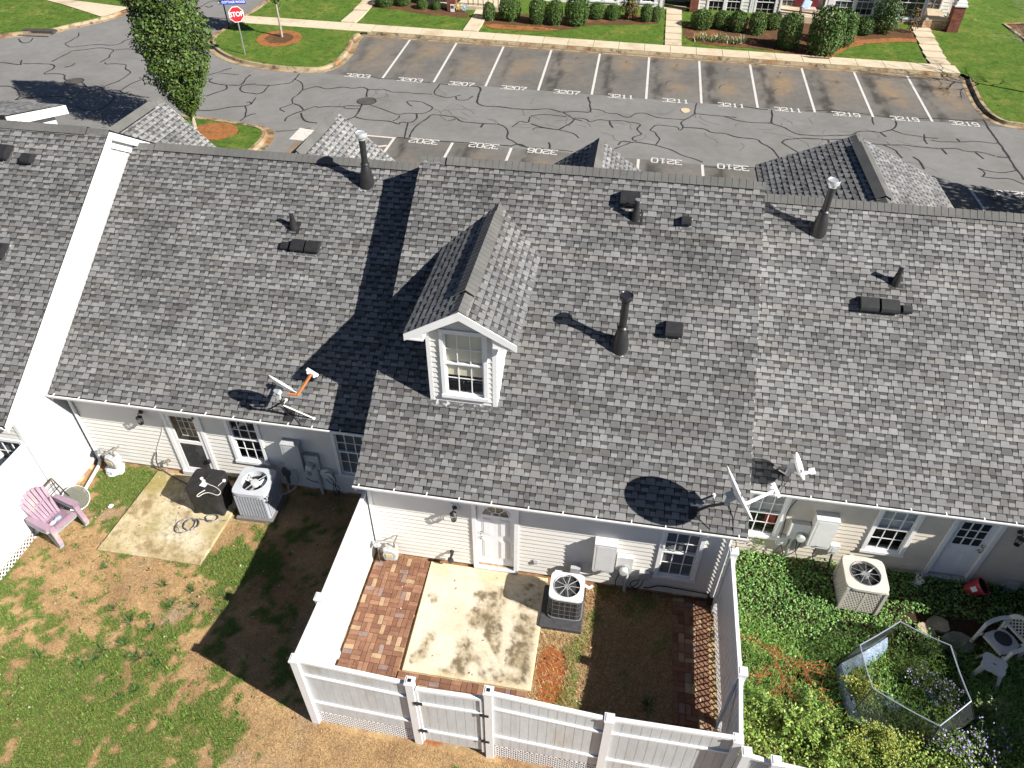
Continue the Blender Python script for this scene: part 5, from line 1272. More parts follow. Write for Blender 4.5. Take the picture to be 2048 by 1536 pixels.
# the fenced lawn: dry blades
for _ in range(42000):
    x, y = rnd.uniform(-.66, 2.7), rnd.uniform(5.5, 9.0)
    if x < .18 and y > 7.8: continue
    if x > 1.95 and rnd.random() < .93: continue
    z = hgt(x, y)-.012; gg = fbm(x, y, 1.6, 3, 31)
    if ell(x, y, -.33, 6.95, .3, .7) > .1 and rnd.random() < .8: continue
    if gg > .16 and rnd.random() < .6: blade(mb, x, y, z, rnd.uniform(.05, .11), .007, rnd.random()*6.28, rnd.uniform(.5, .95), rnd.choice(GR))
    else:
        c = rnd.choice(ST); k = rnd.uniform(.8, 1.35); blade(ms, x, y, z, rnd.uniform(.05, .12), rnd.uniform(.004, .008), rnd.random()*6.28, rnd.uniform(.75, .99), tuple(v*k for v in c))
for _ in range(240):                                   # a few fallen leaves and clippings
    x, y = (rnd.uniform(-12, -4.7), rnd.uniform(4.4, 10.3)) if rnd.random() < .6 else (rnd.uniform(-4.3, 2.6), rnd.uniform(5.6, 9.0))
    z = hgt(x, y)+.035; l = rnd.uniform(.02, .05); a = rnd.random()*6.28; c = rnd.choice([(.30, .16, .06), (.22, .11, .05), (.42, .30, .12), (.16, .09, .05), (.5, .46, .38)])
    ms.face([(x, y, z), (x+l*cos(a), y+l*sin(a), z+.006), (x+l*1.5*cos(a+.4), y+l*1.5*sin(a+.4), z+.003), (x+l*cos(a+.9), y+l*sin(a+.9), z+.008)], c)
P = G(1295, 1415); tuft(P.x, P.y, 50, .26, [(.05, .11, .03), (.07, .14, .04)])
tag(mb.build('grass', BLADE, fix=False), kind='stuff'); tag(ms.build('dry_grass', BLADE, fix=False), kind='stuff')
# ------------------------------------------------------------------ white vinyl fences
def post(parent, x, y, z0, z1, w=.13, light=False, m=None):
    mb = MB(); h = w/2; mb.box(x-h, x+h, y-h, y+h, z0, z1-.055)
    mb.box(x-h-.014, x+h+.014, y-h-.014, y+h+.014, z1-.055, z1-.012)
    mb.lathe([(h*1.5, z1-.012), (h*1.1, z1)], 4, Matrix.Translation((x, y, 0)) @ Matrix.Rotation(pi/4, 4, 'Z'))
    o = mb.build('fence_post', m or VINYL, parent)
    if light:
        mb = MB(); mb.box(x-.028, x+.028, y-.028, y+.028, z1-.002, z1+.007); mb.build('solar_cap_light', BLACKP, o, local=True)
    return o
def fence_panel(parent, a, b, zt, zb, n, rails=(.24, .78), name='fence_panel', m=None, top=True, out=1, plank=.148):
    """a,b (x,y) ends; zt,zb = (left,right) heights; n = outward 2-D normal"""
    a, b = V3((*a, 0)), V3((*b, 0)); L = (b-a).length; d = (b-a)/L; nv = V3((n[0], n[1], 0))
    k = max(1, int(L/plank)); root = None; mb = MB()
    za = lambda s, zz: zz[0]+(zz[1]-zz[0])*s/L
    for i in range(k):
        s0, s1 = L*i/k+.0035, L*(i+1)/k-.0035
        A, B = a+d*s0, a+d*s1
        poly = [A+V3((0, 0, za(s0, zb))), B+V3((0, 0, za(s1, zb))), B+V3((0, 0, za(s1, zt)-.03)), A+V3((0, 0, za(s0, zt)-.03))]
        mb.prism([p-nv*.011 for p in poly], nv*.022)
    mb.prism([a-nv*.006+V3((0, 0, zb[0]+.01)), b-nv*.006+V3((0, 0, zb[1]+.01)), b-nv*.006+V3((0, 0, zt[1]-.04)), a-nv*.006+V3((0, 0, zt[0]-.04))], nv*.012)
    root = mb.build(name, m or VINYLG, parent)
    def rail(f, h, th, nm):
        z0 = zt[0]+(zb[0]-zt[0])*f; z1 = zt[1]+(zb[1]-zt[1])*f; mb = MB()
        poly = [a+V3((0, 0, z0-h/2)), b+V3((0, 0, z1-h/2)), b+V3((0, 0, z1+h/2)), a+V3((0, 0, z0+h/2))]
        mb.prism([p-nv*th/2 for p in poly], nv*th); mb.build(nm, VINYL, root, local=True)
    if top: rail(.0, .06, .065, 'top_rail')
    for f in rails: rail(f, .045, .085, 'rail')
    return root
def lattice(parent, a, b, z0, z1, n, sp=.082, w=.034, m=None):
    """diagonal lattice between z0=(left,right) and z1=(left,right)"""
    a, b = V3((*a, 0)), V3((*b, 0)); L = (b-a).length; d = (b-a)/L; nv = V3((n[0], n[1], 0)); mb = MB()
    lo = lambda s: z0[0]+(z0[1]-z0[0])*s/L
    hi = lambda s: z1[0]+(z1[1]-z1[0])*s/L
    H = max(z1[0]-z0[0], z1[1]-z0[1])+abs(z0[1]-z0[0])+.1; zb = min(z0)
    for dr in (1, -1):
        k = -int(H/sp)-1
        while k*sp < L+H:
            s0 = k*sp if dr > 0 else k*sp
            pts = []
            N_ = 10
            # clip the diagonal by sampling
            seg = []
            for i in range(N_*4+1):
                t = H*i/(N_*4); s = s0+dr*t if dr > 0 else s0-t; z = zb+t
                if 0 <= s <= L and lo(s) <= z <= hi(s): seg.append((s, z))
            if len(seg) >= 2:
                (sA, zA), (sB, zB) = seg[0], seg[-1]; o = .003*dr
                pw = w*.7
                P = [a+d*(sA-pw/2)+V3((0, 0, zA)), a+d*(sA+pw/2)+V3((0, 0, zA)), a+d*(sB+pw/2)+V3((0, 0, zB)), a+d*(sB-pw/2)+V3((0, 0, zB))]
                mb.prism([p+nv*(o-.0025) for p in P], nv*.005)
            k += 1
    return mb.build('lattice_skirt', m or VINYL, parent)
FY = 5.37
front = thing('privacy_fence', 'white vinyl plank fence with gate and cap-lit posts closing the brick patio yard', 'fence', (-.8, FY, 0))
PX = [(-4.40, 2.19, True), (-2.49, 2.07, True), (-1.205, 2.19, True), (.71, 1.95, False), (2.66, 1.99, False)]
for x, z, lt in PX: post(front, x, FY, hgt(x, FY)-.25, z, .13, lt and x > -3)
fence_panel(front, (-4.335, FY), (-2.555, FY), (2.12, 1.95), (.385, .30), (0, -1)); lattice(front, (-4.33, FY-.01), (-2.56, FY-.01), (-.02, -.14), (.375, .29), (0, -1))
fence_panel(front, (-1.14, FY), (.645, FY), (2.08, 1.88), (.24, .14), (0, -1)); lattice(front, (-1.13, FY-.01), (.64, FY-.01), (-.2, -.32), (.23, .13), (0, -1))
fence_panel(front, (.775, FY), (2.595, FY), (1.91, 1.96), (.10, .08), (0, -1)); lattice(front, (.78, FY-.01), (2.59, FY-.01), (-.33, -.4), (.09, .07), (0, -1))
gt = fence_panel(front, (-2.40, FY-.015), (-1.30, FY-.015), (1.84, 1.90), (.03, .0), (0, -1), name='gate')
mb = MB(); mb.box(-2.425, -2.375, FY-.05, FY+.02, .0, 1.82); mb.build('gate_stile', VINYL, gt, local=True)
mb = MB(); mb.box(-1.345, -1.295, FY-.05, FY+.02, -.03, 1.86); mb.build('gate_stile', VINYL, gt, local=True)
for x, zz in ((-2.40, 1.45), (-2.38, .45), (-1.29, 1.42), (-1.29, .45)):
    mb = MB(); mb.box(x-.06, x+.09, FY-.075, FY-.055, zz-.035, zz+.035); mb.tube([(x-.0, FY-.078, zz-.05), (x, FY-.078, zz+.05)], .014, 6); mb.build('hinge', BLACKP, gt, local=True)
lf = thing('privacy_fence', 'sunlit white vinyl side fence on the left of the brick paving', 'fence', (-4.46, 7.2, 0))
post(lf, -4.47, 6.60, -.2, 2.06)
fence_panel(lf, (-4.46, 9.16), (-4.46, 6.67), (1.96, 1.93), (.03, .03), (1, 0), rails=(), m=VINYL); fence_panel(lf, (-4.45, 6.53), (-4.42, 5.44), (1.95, 2.10), (.03, .03), (1, 0), rails=(), m=VINYL)
mb = MB(); mb.rbox(-4.42, -4.30, 5.47, 5.75, 0, .16, .04); mb.build('post_footing', WHITEBOX, lf)
rf_ = thing('privacy_fence', 'shaded white vinyl side fence with lattice foot dividing patio and overgrown yard', 'fence', (2.78, 7.2, 0))
post(rf_, 2.80, 6.48, -.3, 2.0); post(rf_, 2.80, 8.85, -.2, 2.04)
fence_panel(rf_, (2.79, 8.78), (2.79, 6.55), (1.84, 1.82), (.36, .36), (-1, 0), rails=(), m=VINYL); lattice(rf_, (2.775, 8.78), (2.775, 6.56), (-.02, -.06), (.355, .355), (-1, 0), .115, .042)
fence_panel(rf_, (2.79, 6.41), (2.72, 5.44), (1.82, 1.86), (.30, .22), (-1, 0), rails=(), m=VINYL); lattice(rf_, (2.775, 6.4), (2.71, 5.44), (-.1, -.38), (.29, .21), (-1, 0), .115, .042)
mb = MB(); mb.beam((2.735, 6.42, 1.60), (2.40, 5.62, -.1), .035, .06); mb.build('brace_rail', VINYL, rf_)
nf = thing('privacy_fence', 'short run of white vinyl fence across the foot of the overgrown yard', 'fence', (4.5, 5.2, 0))
for x, y, z in ((2.80, 5.24, 1.88), (3.24, 5.20, 1.84), (5.1, 5.08, 1.84), (6.95, 4.96, 1.84)): post(nf, x, y, -.5, z)
fence_panel(nf, (2.87, 5.235), (3.17, 5.205), (1.74, 1.72), (-.1, -.1), (0, -1)); fence_panel(nf, (3.31, 5.195), (5.03, 5.085), (1.72, 1.70), (-.1, -.1), (0, -1)); fence_panel(nf, (5.17, 5.075), (6.88, 4.965), (1.72, 1.70), (-.1, -.1), (0, -1))
ff = thing('privacy_fence', 'brilliant white fence with lattice foot behind the lavender chairs', 'fence', (-12.05, 7, 0))
fence_panel(ff, (-12.05, 9.12), (-12.05, 6.9), (1.98, 2.0), (.17, .17), (1, 0), rails=(), m=VINYL); fence_panel(ff, (-12.05, 6.77), (-12.05, 4.4), (2.0, 2.0), (.17, .17), (1, 0), rails=(), m=VINYL)
lattice(ff, (-12.03, 9.1), (-12.03, 4.4), (-.05, -.05), (.165, .165), (1, 0), sp=.11, w=.045); post(ff, -12.05, 6.83, -.2, 2.08); post(ff, -12.05, 4.33, -.2, 2.08)
xf = thing('privacy_fence', 'white vinyl side fence of the house beyond the beige one', 'fence', (9.42, 7.2, 0))
fence_panel(xf, (9.42, 9.14), (9.42, 7.3), (1.90, 1.90), (.03, .03), (-1, 0), rails=(), m=VINYL); fence_panel(xf, (9.42, 7.17), (9.42, 5.4), (1.90, 1.90), (.03, .03), (-1, 0), rails=(), m=VINYL); post(xf, 9.42, 7.23, -.3, 2.0); post(xf, 9.42, 5.33, -.3, 2.0)
# ------------------------------------------------------------------ condensers
def fan_grille(mb, cx, cy, z, r, n=10, rings=(1.0,), M=None):
    for q in rings: mb.tube([(cx+r*q*cos(2*pi*k/24), cy+r*q*sin(2*pi*k/24), z) for k in range(25)], .006, 5, cap=False)
    for k in range(n):
        a = 2*pi*k/n; mb.tube([(cx+.05*cos(a), cy+.05*sin(a), z), (cx+r*1.05*cos(a), cy+r*1.05*sin(a), z-.004)], .006, 5)
def fan(parent, cx, cy, z, r, m, hub, hr=.06):
    mb = MB()
    for k in range(3):
        a0 = 2*pi*k/3+.4; pts = []
        for t, rr in ((-.42, .25), (-.5, .96), (.1, .98), (.45, .9), (.3, .25)):
            pts.append((cx+r*rr*cos(a0+t), cy+r*rr*sin(a0+t), z-.10+.12*t))
        mb.prism(pts, (0, 0, .006))
    o = mb.build('fan_blade', m, parent); mb = MB(); mb.lathe([(hr, -.10), (hr, .0), (hr*.9, .012), (.01, .014)], 18, Matrix.Translation((cx, cy, z))); mb.build('fan_hub', hub, o, local=True, smooth=True)
def annulus_top(mb, x0, x1, y0, y1, z, r, b, th=.05, n=40):
    """square top with rounded corners and a round hole"""
    cx, cy = (x0+x1)/2, (y0+y1)/2; hx, hy = (x1-x0)/2, (y1-y0)/2
    out = []; inn_ = []
    for k in range(n):
        a = 2*pi*k/n; c, s = cos(a), sin(a); p = 7.0
        q = (abs(c)**p+abs(s)**p)**(-1/p); out.append((cx+hx*q*c, cy+hy*q*s)); inn_.append((cx+r*c, cy+r*s))
    for k in range(n):
        j = (k+1) % n; o1, o2, i1, i2 = out[k], out[j], inn_[k], inn_[j]
        mb.face([(*i1, z), (*o1, z-.012), (*o2, z-.012), (*i2, z)]); mb.face([(*o1, z-.012), (*o1, z-th), (*o2, z-th), (*o2, z-.012)]); mb.face([(*i1, z), (*i2, z), (*i2, z-.16), (*i1, z-.16)])
    return out
# mid: round-cornered wire-guarded unit on a black pad
u = thing('air_conditioner', 'white-topped air conditioner with dark wire coil sides on a black pad by the patio', 'air conditioner', (-.25, 8.42, 0))
mb = MB(); mb.rbox(-.70, .16, 7.86, 8.82, -.02, .085, .03); mb.build('pad', mat('charcoal_pad', (.05, .05, .055), .7, var=(9, .3)), u)
ax0, ax1, ay0, ay1, az = -.56, .12, 8.06, 8.70, .80
mb = MB(); mb.rbox(ax0+.02, ax1-.02, ay0+.02, ay1-.02, .10, az-.05, .12, seg=5); mb.build('coil', mat('black_coil_fins', (.035, .035, .037), .6, var=(60, .4), stretch=(1, 1, .05)), u)
mb = MB(); out = annulus_top(mb, ax0, ax1, ay0, ay1, az, .265, .1, .06); tp = mb.build('top_panel', ACWHITE, u, smooth=True)
mb = MB(); mb.lathe([(.262, -.14), (.01, -.145)], 24, Matrix.Translation(((ax0+ax1)/2, (ay0+ay1)/2, az)), cap=False); mb.build('fan_well', DARK, u)
mb = MB(); fan_grille(mb, (ax0+ax1)/2, (ay0+ay1)/2, az+.006, .262, 9, (1.0,)); mb.build('fan_guard', GREYBOX, u, smooth=True)
fan(u, (ax0+ax1)/2, (ay0+ay1)/2, az-.02, .235, GALV, GALV)
mb = MB()
for z in (.12, .27, .42, .57, .70): mb.tube([(x, y, z) for x, y in out]+[(*out[0], z)], .003 if z > .13 else .015, 5)
for k in range(0, 40, 2): mb.tube([(*out[k], .12), (*out[k], az-.05)], .003, 4)
mb.build('coil_guard', mat('grey_wire', (.16, .16, .17), .5), u)
mb = MB(); mb.box(ax0+.06, ax0+.20, ay1+.0, ay1+.05, .12, .75); mb.build('corner_panel', ACWHITE, u)
mb = MB(); mb.tube([V3(p) for p in [(.05, 8.70, .40), (.10, 8.80, .30), (.22, 8.86, .12), (.28, 8.95, .08)]], .035, 8); mb.build('line_set', PLASTW, u, smooth=True)
mb = MB(); mb.box(-.20, .0, 8.90, 8.98, .42, .66); o = mb.build('disconnect_box', GREYBOX, mid_house)
mb = MB(); mb.tube(smooth3([(-.08, 8.93, .44), (-.06, 8.90, .25), (-.02, 8.78, .10), (.02, 8.72, .2)]), .022, 8); mb.build('whip_cable', BLACKP, o, local=True, smooth=True)
mb = MB(); mb.tube(smooth3([(-.02, 8.96, .48), (.10, 8.99, .42), (.22, 8.98, .46), (.28, 8.99, .66)]), .014, 7); mb.build('feed_cable', GREYBOX, o, local=True, smooth=True)
# left: grey louvred unit
M = Matrix.Translation((-7.42, 9.84, 0)) @ Matrix.Rotation(radians(2), 4, 'Z')
u = thing('air_conditioner', 'grey louvred air conditioner beside the black covered grill', 'air conditioner', (-7.42, 9.84, 0))
mb = MB(); mb.box(-.44, .44, -.44, .44, -.03, .07, M); mb.build('pad', mat('dark_pad', (.16, .15, .14), .85, var=(12, .2)), u)
mb = MB(); mb.rbox(-.375, .375, -.375, .375, .075, .70, .07, M, seg=4); mb.build('cabinet', ACGREY, u)
mb = MB()
for k in range(11):
    s = -.32+.064*k
    for sg in (-1, 1):
        mb.box(s-.020, s+.020, sg*.383-.012, sg*.383+.012, .13, .76, M); mb.box(sg*.383-.012, sg*.383+.012, s-.020, s+.020, .13, .76, M)
mb.build('louvre_panel', ACGREY, u)
mb = MB(); annulus_top(mb, -.40, .40, -.40, .40, .90, .29, .1, .11); t_ = mb.build('top_panel', mat('grey_top_paint', (.46, .48, .52), .4, var=(6, .06)), u, smooth=True); t_.data.transform(M)
mb = MB(); mb.lathe([(.288, -.16), (.01, -.165)], 24, M @ Matrix.Translation((0, 0, .90)), cap=False); mb.build('fan_well', DARK, u)
mb = MB()
for a in (.8, 2.4, 4.3): mb.tube([M @ V3((.08*cos(a), .08*sin(a), .86)), M @ V3((.29*cos(a), .29*sin(a), .88))], .012, 6)
mb.build('motor_strut', GALV, u)
fan(u, -7.42, 9.84, .86, .26, WHITEBOX, LGREY, .09)
mb = MB(); mb.box(.30, .385, .385, .41, .2, .6, M); mb.build('access_panel', GALV, u)
mb = MB(); mb.box(-7.08, -6.92, WL-.10, WL-.005, .46, .66); mb.lathe([(.03, -.3), (.05, 0)], 8, Matrix.Translation((-7.0, WL-.06, .47))); o = mb.build('disconnect_box', mat('dark_grey_box', (.12, .12, .13), .5), left_house)
mb = MB(); mb.tube(smooth3([(-7.02, WL-.06, .25), (-7.04, WL-.10, .05), (-7.0, WL-.2, .0)]), .022, 7); mb.tube(smooth3([(-6.72, WL-.08, .80), (-6.70, WL-.12, .4), (-6.85, WL-.2, .10), (-7.06, 9.95, .30)]), .014, 7); mb.build('whip_cable', GREYBOX, o, local=True, smooth=True)
# right: tan unit with perforated sides
M = Matrix.Translation((5.66, 9.66, 0)) @ Matrix.Rotation(radians(-1.5), 4, 'Z')
u = thing('air_conditioner', 'tan air conditioner with perforated sides standing in green ground cover', 'air conditioner', (5.66, 9.66, 0))
mb = MB(); mb.rbox(-.36, .36, -.36, .36, .0, .76, .04, M); mb.build('coil', DARK, u)
mb = MB()
for sg in (-1, 1):
    for k in range(12):
        z = .08+k*.057
        mb.box(-.37, .37, sg*.372-.006, sg*.372+.006, z-.012, z+.012, M); mb.box(sg*.372-.006, sg*.372+.006, -.37, .37, z-.012, z+.012, M)
        for j in range(13):
            s = -.35+.057*j+(.028 if k % 2 else 0); s = min(s, .36)
            mb.box(s-.011, s+.011, sg*.3735-.005, sg*.3735+.005, z, z+.057, M); mb.box(sg*.3735-.005, sg*.3735+.005, s-.011, s+.011, z, z+.057, M)
    mb.box(-.022, .022, sg*.376-.006, sg*.376+.006, .05, .78, M)
mb.build('perforated_panel', ACTAN, u)
for sx in (-1, 1):
    for sy in (-1, 1):
        mb = MB(); mb.box(sx*.365-.028, sx*.365+.028, sy*.365-.028, sy*.365+.028, 0, .79, M); mb.build('corner_post', ACTAN, u)
mb = MB(); annulus_top(mb, -.41, .41, -.41, .41, .84, .295, .1, .07); t_ = mb.build('top_panel', mat('tan_top_paint', (.56, .53, .48), .42, var=(6, .06)), u, smooth=True); t_.data.transform(M)
mb = MB(); mb.lathe([(.29, -.16), (.01, -.165)], 24, M @ Matrix.Translation((0, 0, .84)), cap=False); mb.build('fan_well', DARK, u)
mb = MB(); fan_grille(mb, 5.66, 9.66, .848, .29, 9, (1.0,)); mb.build('fan_guard', GALV, u, smooth=True)
fan(u, 5.66, 9.66, .82, .26, GALV, GALV, .085)
mb = MB(); mb.tube(smooth3([(5.25, 10.40, .38), (5.22, 10.28, .2), (5.16, 10.1, .08), (5.2, 9.9, .3)]), .022, 7); mb.tube(smooth3([(4.92, WR-.1, .66), (4.80, WR-.2, .40), (4.95, 10.15, .15), (5.0, 9.95, .06), (5.22, 9.7, .2)]), .013, 6); mb.build('line_set', BLACKP, u, smooth=True)
# ------------------------------------------------------------------ loose things in the yards
def adirondack(name, label, m, loc, rz, group=None, dz=0.0):
    """slatted garden armchair facing local +x"""
    t = thing(name, label, 'garden chair', (loc[0], loc[1], loc[2]+dz), rz, group)
    B = lambda fn, nm: (lambda mb: (fn(mb), mb.build(nm, m, t, local=True))[1])(MB())
    def seat(mb):
        for k in range(7):
            x0 = -.22+.078*k; z0 = .20+.155*(k/6)**1.1
            M = Matrix.Translation((x0+.036, 0, z0)) @ Matrix.Rotation(radians(-17 if k < 6 else 5), 4, 'Y')
            mb.box(-.031, .031, -.26, .26, -.012, .012, M)
        mb.beam((.30, -.26, .32), (.30, .26, .32), .03, .09)
        for sy in (-1, 1): mb.beam((-.26, sy*.265, .17), (.32, sy*.265, .33), .03, .06)
    B(seat, 'seat')
    def back(mb):
        n = 7
        for k in range(n):
            s = (k-(n-1)/2)/((n-1)/2); w0, w1 = .058, .078
            zt = .98-.10*s*s; y0, y1 = s*.205, s*.285
            x_ = lambda z: -.20-.36*(z-.20)+.03*abs(s)
            zz = [.20, .42, .58, .60, .80, zt-.03, zt]
            def pt(z, sd):
                f = (z-.2)/.78; yy = y0+(y1-y0)*f; ww = (w0+(w1-w0)*f)*(.5 if z < zt-.001 else .36); return V3((x_(z), yy+sd*ww, z))
            for za, zb in zip(zz[:-1], zz[1:]):
                mb.prism([pt(za, -1), pt(za, 1), pt(zb, 1), pt(zb, -1)], (-.02, 0, -.006))
        for z, w in ((.59, .27), (.24, .24)):
            mb.beam((-.20-.36*(z-.2)-.005, -w, z), (-.20-.36*(z-.2)-.005, w, z), .07, .022, up=(-1, 0, .36))
    B(back, 'backrest')
    for sy in (-1, 1):
        def arm(mb):
            pts = [(-.30, sy*.30), (-.30, sy*.40), (.20, sy*.43), (.36, sy*.42), (.40, sy*.37), (.36, sy*.29), (.15, sy*.285)]
            mb.prism([(x, y, .53+.03*(x+.3)) for x, y in pts], (0, 0, .028))
            mb.prism([(x*.98, y*1.005+sy*.006, .49+.03*(x+.3)) for x, y in pts[1:5]], (0, 0, .045))
        B(arm, 'arm')
        def fl(mb): mb.prism([(.22, sy*.345, .54), (.37, sy*.345, .54), (.43, sy*.345, .0), (.34, sy*.345, .0)], (0, sy*.035, 0)); mb.prism([(.36, sy*.27, .54), (.395, sy*.27, .54), (.44, sy*.29, .0), (.405, sy*.29, .0)], (0, sy*.10, 0))
        B(fl, 'leg')
        def bl(mb): mb.prism([(-.24, sy*.29, .22), (-.12, sy*.29, .26), (-.37, sy*.31, .0), (-.45, sy*.31, .0)], (0, sy*.04, 0)); mb.prism([(-.26, sy*.32, .54), (-.20, sy*.32, .54), (-.20, sy*.30, .24), (-.27, sy*.30, .24)], (0, sy*.03, 0))
        B(bl, 'leg')
    return t
cf = (G(130, 1092)+G(172, 1052))/2
crz = radians(-15)
cd = V3((cos(crz), sin(crz), 0)); base = cf-cd*.40; base.z = 0
GRP = 'stacked garden armchairs'
adirondack('garden_armchair', 'pale aqua garden armchair at the very bottom of the stack by the white fence', TEAL, base-cd*.05, crz, GRP, 0)
adirondack('garden_armchair', 'pinkish garden armchair in the middle of the stack by the white fence', PINK, base-cd*.025, crz, GRP, .055)
adirondack('garden_armchair', 'lavender slatted garden armchair on top of the stack, a blue rag on its seat', PINK, base, crz, GRP, .11)
rg = MB(); rnd = random.Random(4); Pc = base+cd*.06+V3((0, 0, .42))
def ragblob(mb, c, r, rnd, flat=.45, n=14):
    vs = []; fs = []
    for i in range(6):
        for k in range(n):
            a = 2*pi*k/n; q = i/5; rr = r*(1-q*q)**.5 if i < 5 else 0.004; rr *= rnd.uniform(.75, 1.15); vs.append(c+V3((rr*cos(a), rr*sin(a), r*flat*q*rnd.uniform(.8, 1.2))))
    for i in range(5):
        for k in range(n):
            j = (k+1) % n; fs.append((i*n+k, i*n+j, (i+1)*n+j, (i+1)*n+k))
    mb.mesh(vs, fs)
ragblob(rg, Pc+V3((.0, .02, -.03)), .085, rnd); tag(rg.build('rag', mat('pale_blue_cloth', (.36, .48, .68), .9, var=(20, .2))), 'crumpled pale blue rag on the lavender chair seat', 'rag')
rg = MB(); ragblob(rg, Pc+V3((-.03, -.11, -.02)), .07, rnd); tag(rg.build('rag', mat('pale_pink_cloth', (.66, .52, .58), .9, var=(20, .2))), 'crumpled pinkish white rag beside the blue one on the lavender chair', 'rag')
# tipped little glass table behind the chairs
P = X(145, 988, -11.62); t = thing('side_table', 'small round glass side table tipped on its edge behind the lavender chairs', 'side table', (P.x, P.y, 0))
nrm = V3((.72, -.25, .64)).normalized(); Q = nrm.to_track_quat('Z', 'Y').to_matrix().to_4x4(); c = P+V3((0, .02, -.17)); M = Matrix.Translation(c) @ Q
gm = bpy.data.materials.new('smoked_glass'); gm.use_nodes = True; p_ = gm.node_tree.nodes['Principled BSDF']; p_.inputs['Base Color'].default_value = (.16, .17, .14, 1); p_.inputs['Alpha'].default_value = .55; p_.inputs['Roughness'].default_value = .08
mb = MB(); mb.lathe([(.275, -.006), (.282, 0), (.275, .006)], 32, M); mb.build('glass_top', gm, t)
mb = MB(); mb.tube([M @ V3((.285*cos(2*pi*k/32), .285*sin(2*pi*k/32), 0)) for k in range(33)], .011, 6, cap=False); mb.build('rim', GALV, t, smooth=True)
for a in (100, 190, 260):
    mb = MB(); q = radians(a); mb.tube(smooth3([M @ V3((.20*cos(q), .20*sin(q), -.02)), M @ V3((.12*cos(q), .12*sin(q), -.22)), M @ V3((.25*cos(q), .25*sin(q), -.46))]), .013, 6); mb.build('leg', BLACK, t, smooth=True)
mb = MB(); mb.tube([M @ V3((.14*cos(k*pi/8), .14*sin(k*pi/8), -.25)) for k in range(17)], .010, 5, cap=False); mb.build('stretcher', BLACK, t)
# folded metal chair leaning on the fence
t = thing('folding_chair', 'thin dark folding chair frame leaning on the white fence behind the stacked chairs', 'folding chair', (-11.9, 8.85, 0))
A = [X(84, 978, -11.92), X(103, 957, -11.92), X(118, 972, -11.80), X(97, 996, -11.80)]
mb = MB(); lo1, lo2 = V3((-11.66, A[3].y-.10, .02)), V3((-11.66, A[2].y+.05, .02))
mb.tube([lo1, A[3], A[0]], .013, 6); mb.tube([lo2, A[2], A[1]], .013, 6); mb.tube([A[0], A[1]], .02, 6); mb.tube([A[3], A[2]], .013, 6); mb.tube([(A[0]+A[3])/2, (A[1]+A[2])/2], .01, 6); mb.tube([lo1, lo2], .013, 6); mb.build('frame', BRONZE, t, smooth=True)
mb = MB(); mb.beam(A[0]+V3((.01, 0, 0)), A[1]+V3((.01, 0, 0)), .05, .02); mb.build('back_slat', mat('weathered_slat', (.2, .15, .12), .8), t)
# gas meters
def gas_meter(label, x, y, m, rz, wy):
    t = thing('gas_meter', label, 'gas meter', (x, y, 0), rz)
    mb = MB(); mb.rbox(-.15, .15, -.11, .11, .24, .56, .06); mb.lathe([(.14, -.12), (.15, -.05), (.15, .05), (.14, .12)], 18, Matrix.Translation((0, 0, .42)) @ Matrix.Rotation(radians(90), 4, 'X')); mb.build('meter_body', m, t, local=True)
    mb = MB(); mb.box(-.07, .07, -.135, -.12, .36, .46); mb.build('dial', mat('meter_label', (.50, .42, .25), .6), t, local=True)
    mb = MB(); mb.tube([(-.10, 0, .56), (-.10, 0, .66), (-.26, .0, .66), (-.26, 0, -.05)], .022, 8); mb.build('inlet_pipe', RUST, t, local=True)
    mb = MB(); mb.tube([(.10, 0, .56), (.10, 0, .70), (.14, wy, .74)], .018, 8); mb.build('outlet_pipe', RUST, t, local=True)
    mb = MB(); mb.lathe([(.02, 0), (.09, .03), (.09, .06), (.03, .10), (.025, .14)], 14, Matrix.Translation((-.26, 0, .58))); mb.build('regulator', GALV, t, local=True, smooth=True)
    return t
gas_meter('dusty grey gas meter in the corner of the brick paving', -4.02, 8.86, mat('gas_grey', (.38, .40, .40), .6, col2=((.42, .33, .22), 5, .5, .7)), radians(4), .18)
gas_meter('grey gas meter in the corner below the gable wall, left of the screen door', -11.30, 10.28, mat('gas_grey2', (.40, .42, .43), .6, var=(8, .2)), radians(-8), .2)
P = G(232, 936); rg = MB(); ragblob(rg, V3((P.x+.05, P.y-.06, .0)), .24, random.Random(9), .9); tag(rg.build('plastic_bag', mat('grey_plastic_bag', (.52, .55, .58), .35, var=(12, .25))), 'crumpled grey plastic bag by the gas meter under the gable wall', 'plastic bag')
# hose bib with hose on the left wall
t = thing('garden_hose', 'thin dark hose running from the wall tap across the mossy slab', 'hose', (-9.9, 10.3, 0))
pp = [W(313, 905, WL-.05), W(312, 925, WL-.10)]+[G(*q)+V3((0, 0, .05)) for q in ((322, 940), (345, 955), (378, 972), (400, 985))]
mb = MB(); mb.tube(smooth3(pp, 2), .016, 6); mb.build('hose_line', mat('dark_hose', (.07, .065, .06), .6), t, smooth=True)
mb = MB(); mb.lathe([(.05, 0), (.05, .02), (.02, .03), (.02, .10)], 10, Matrix.Translation((-10.02, WL-.01, .36)) @ Matrix.Rotation(radians(90), 4, 'X')); mb.tube([(-10.02, WL-.10, .40), (-10.02, WL-.12, .28)], .02, 6); mb.lathe([(.04, 0), (.04, .015)], 8, Matrix.Translation((-10.02, WL-.10, .42))); mb.build('tap', RUST, t)
mb = MB(); mb.tube(smooth3([W(324, 838, WL-.03), W(326, 860, WL-.03), W(314, 900, WL-.04), W(316, 912, WL-.04)], 2), .006, 5); mb.build('string', CREAMP, t)
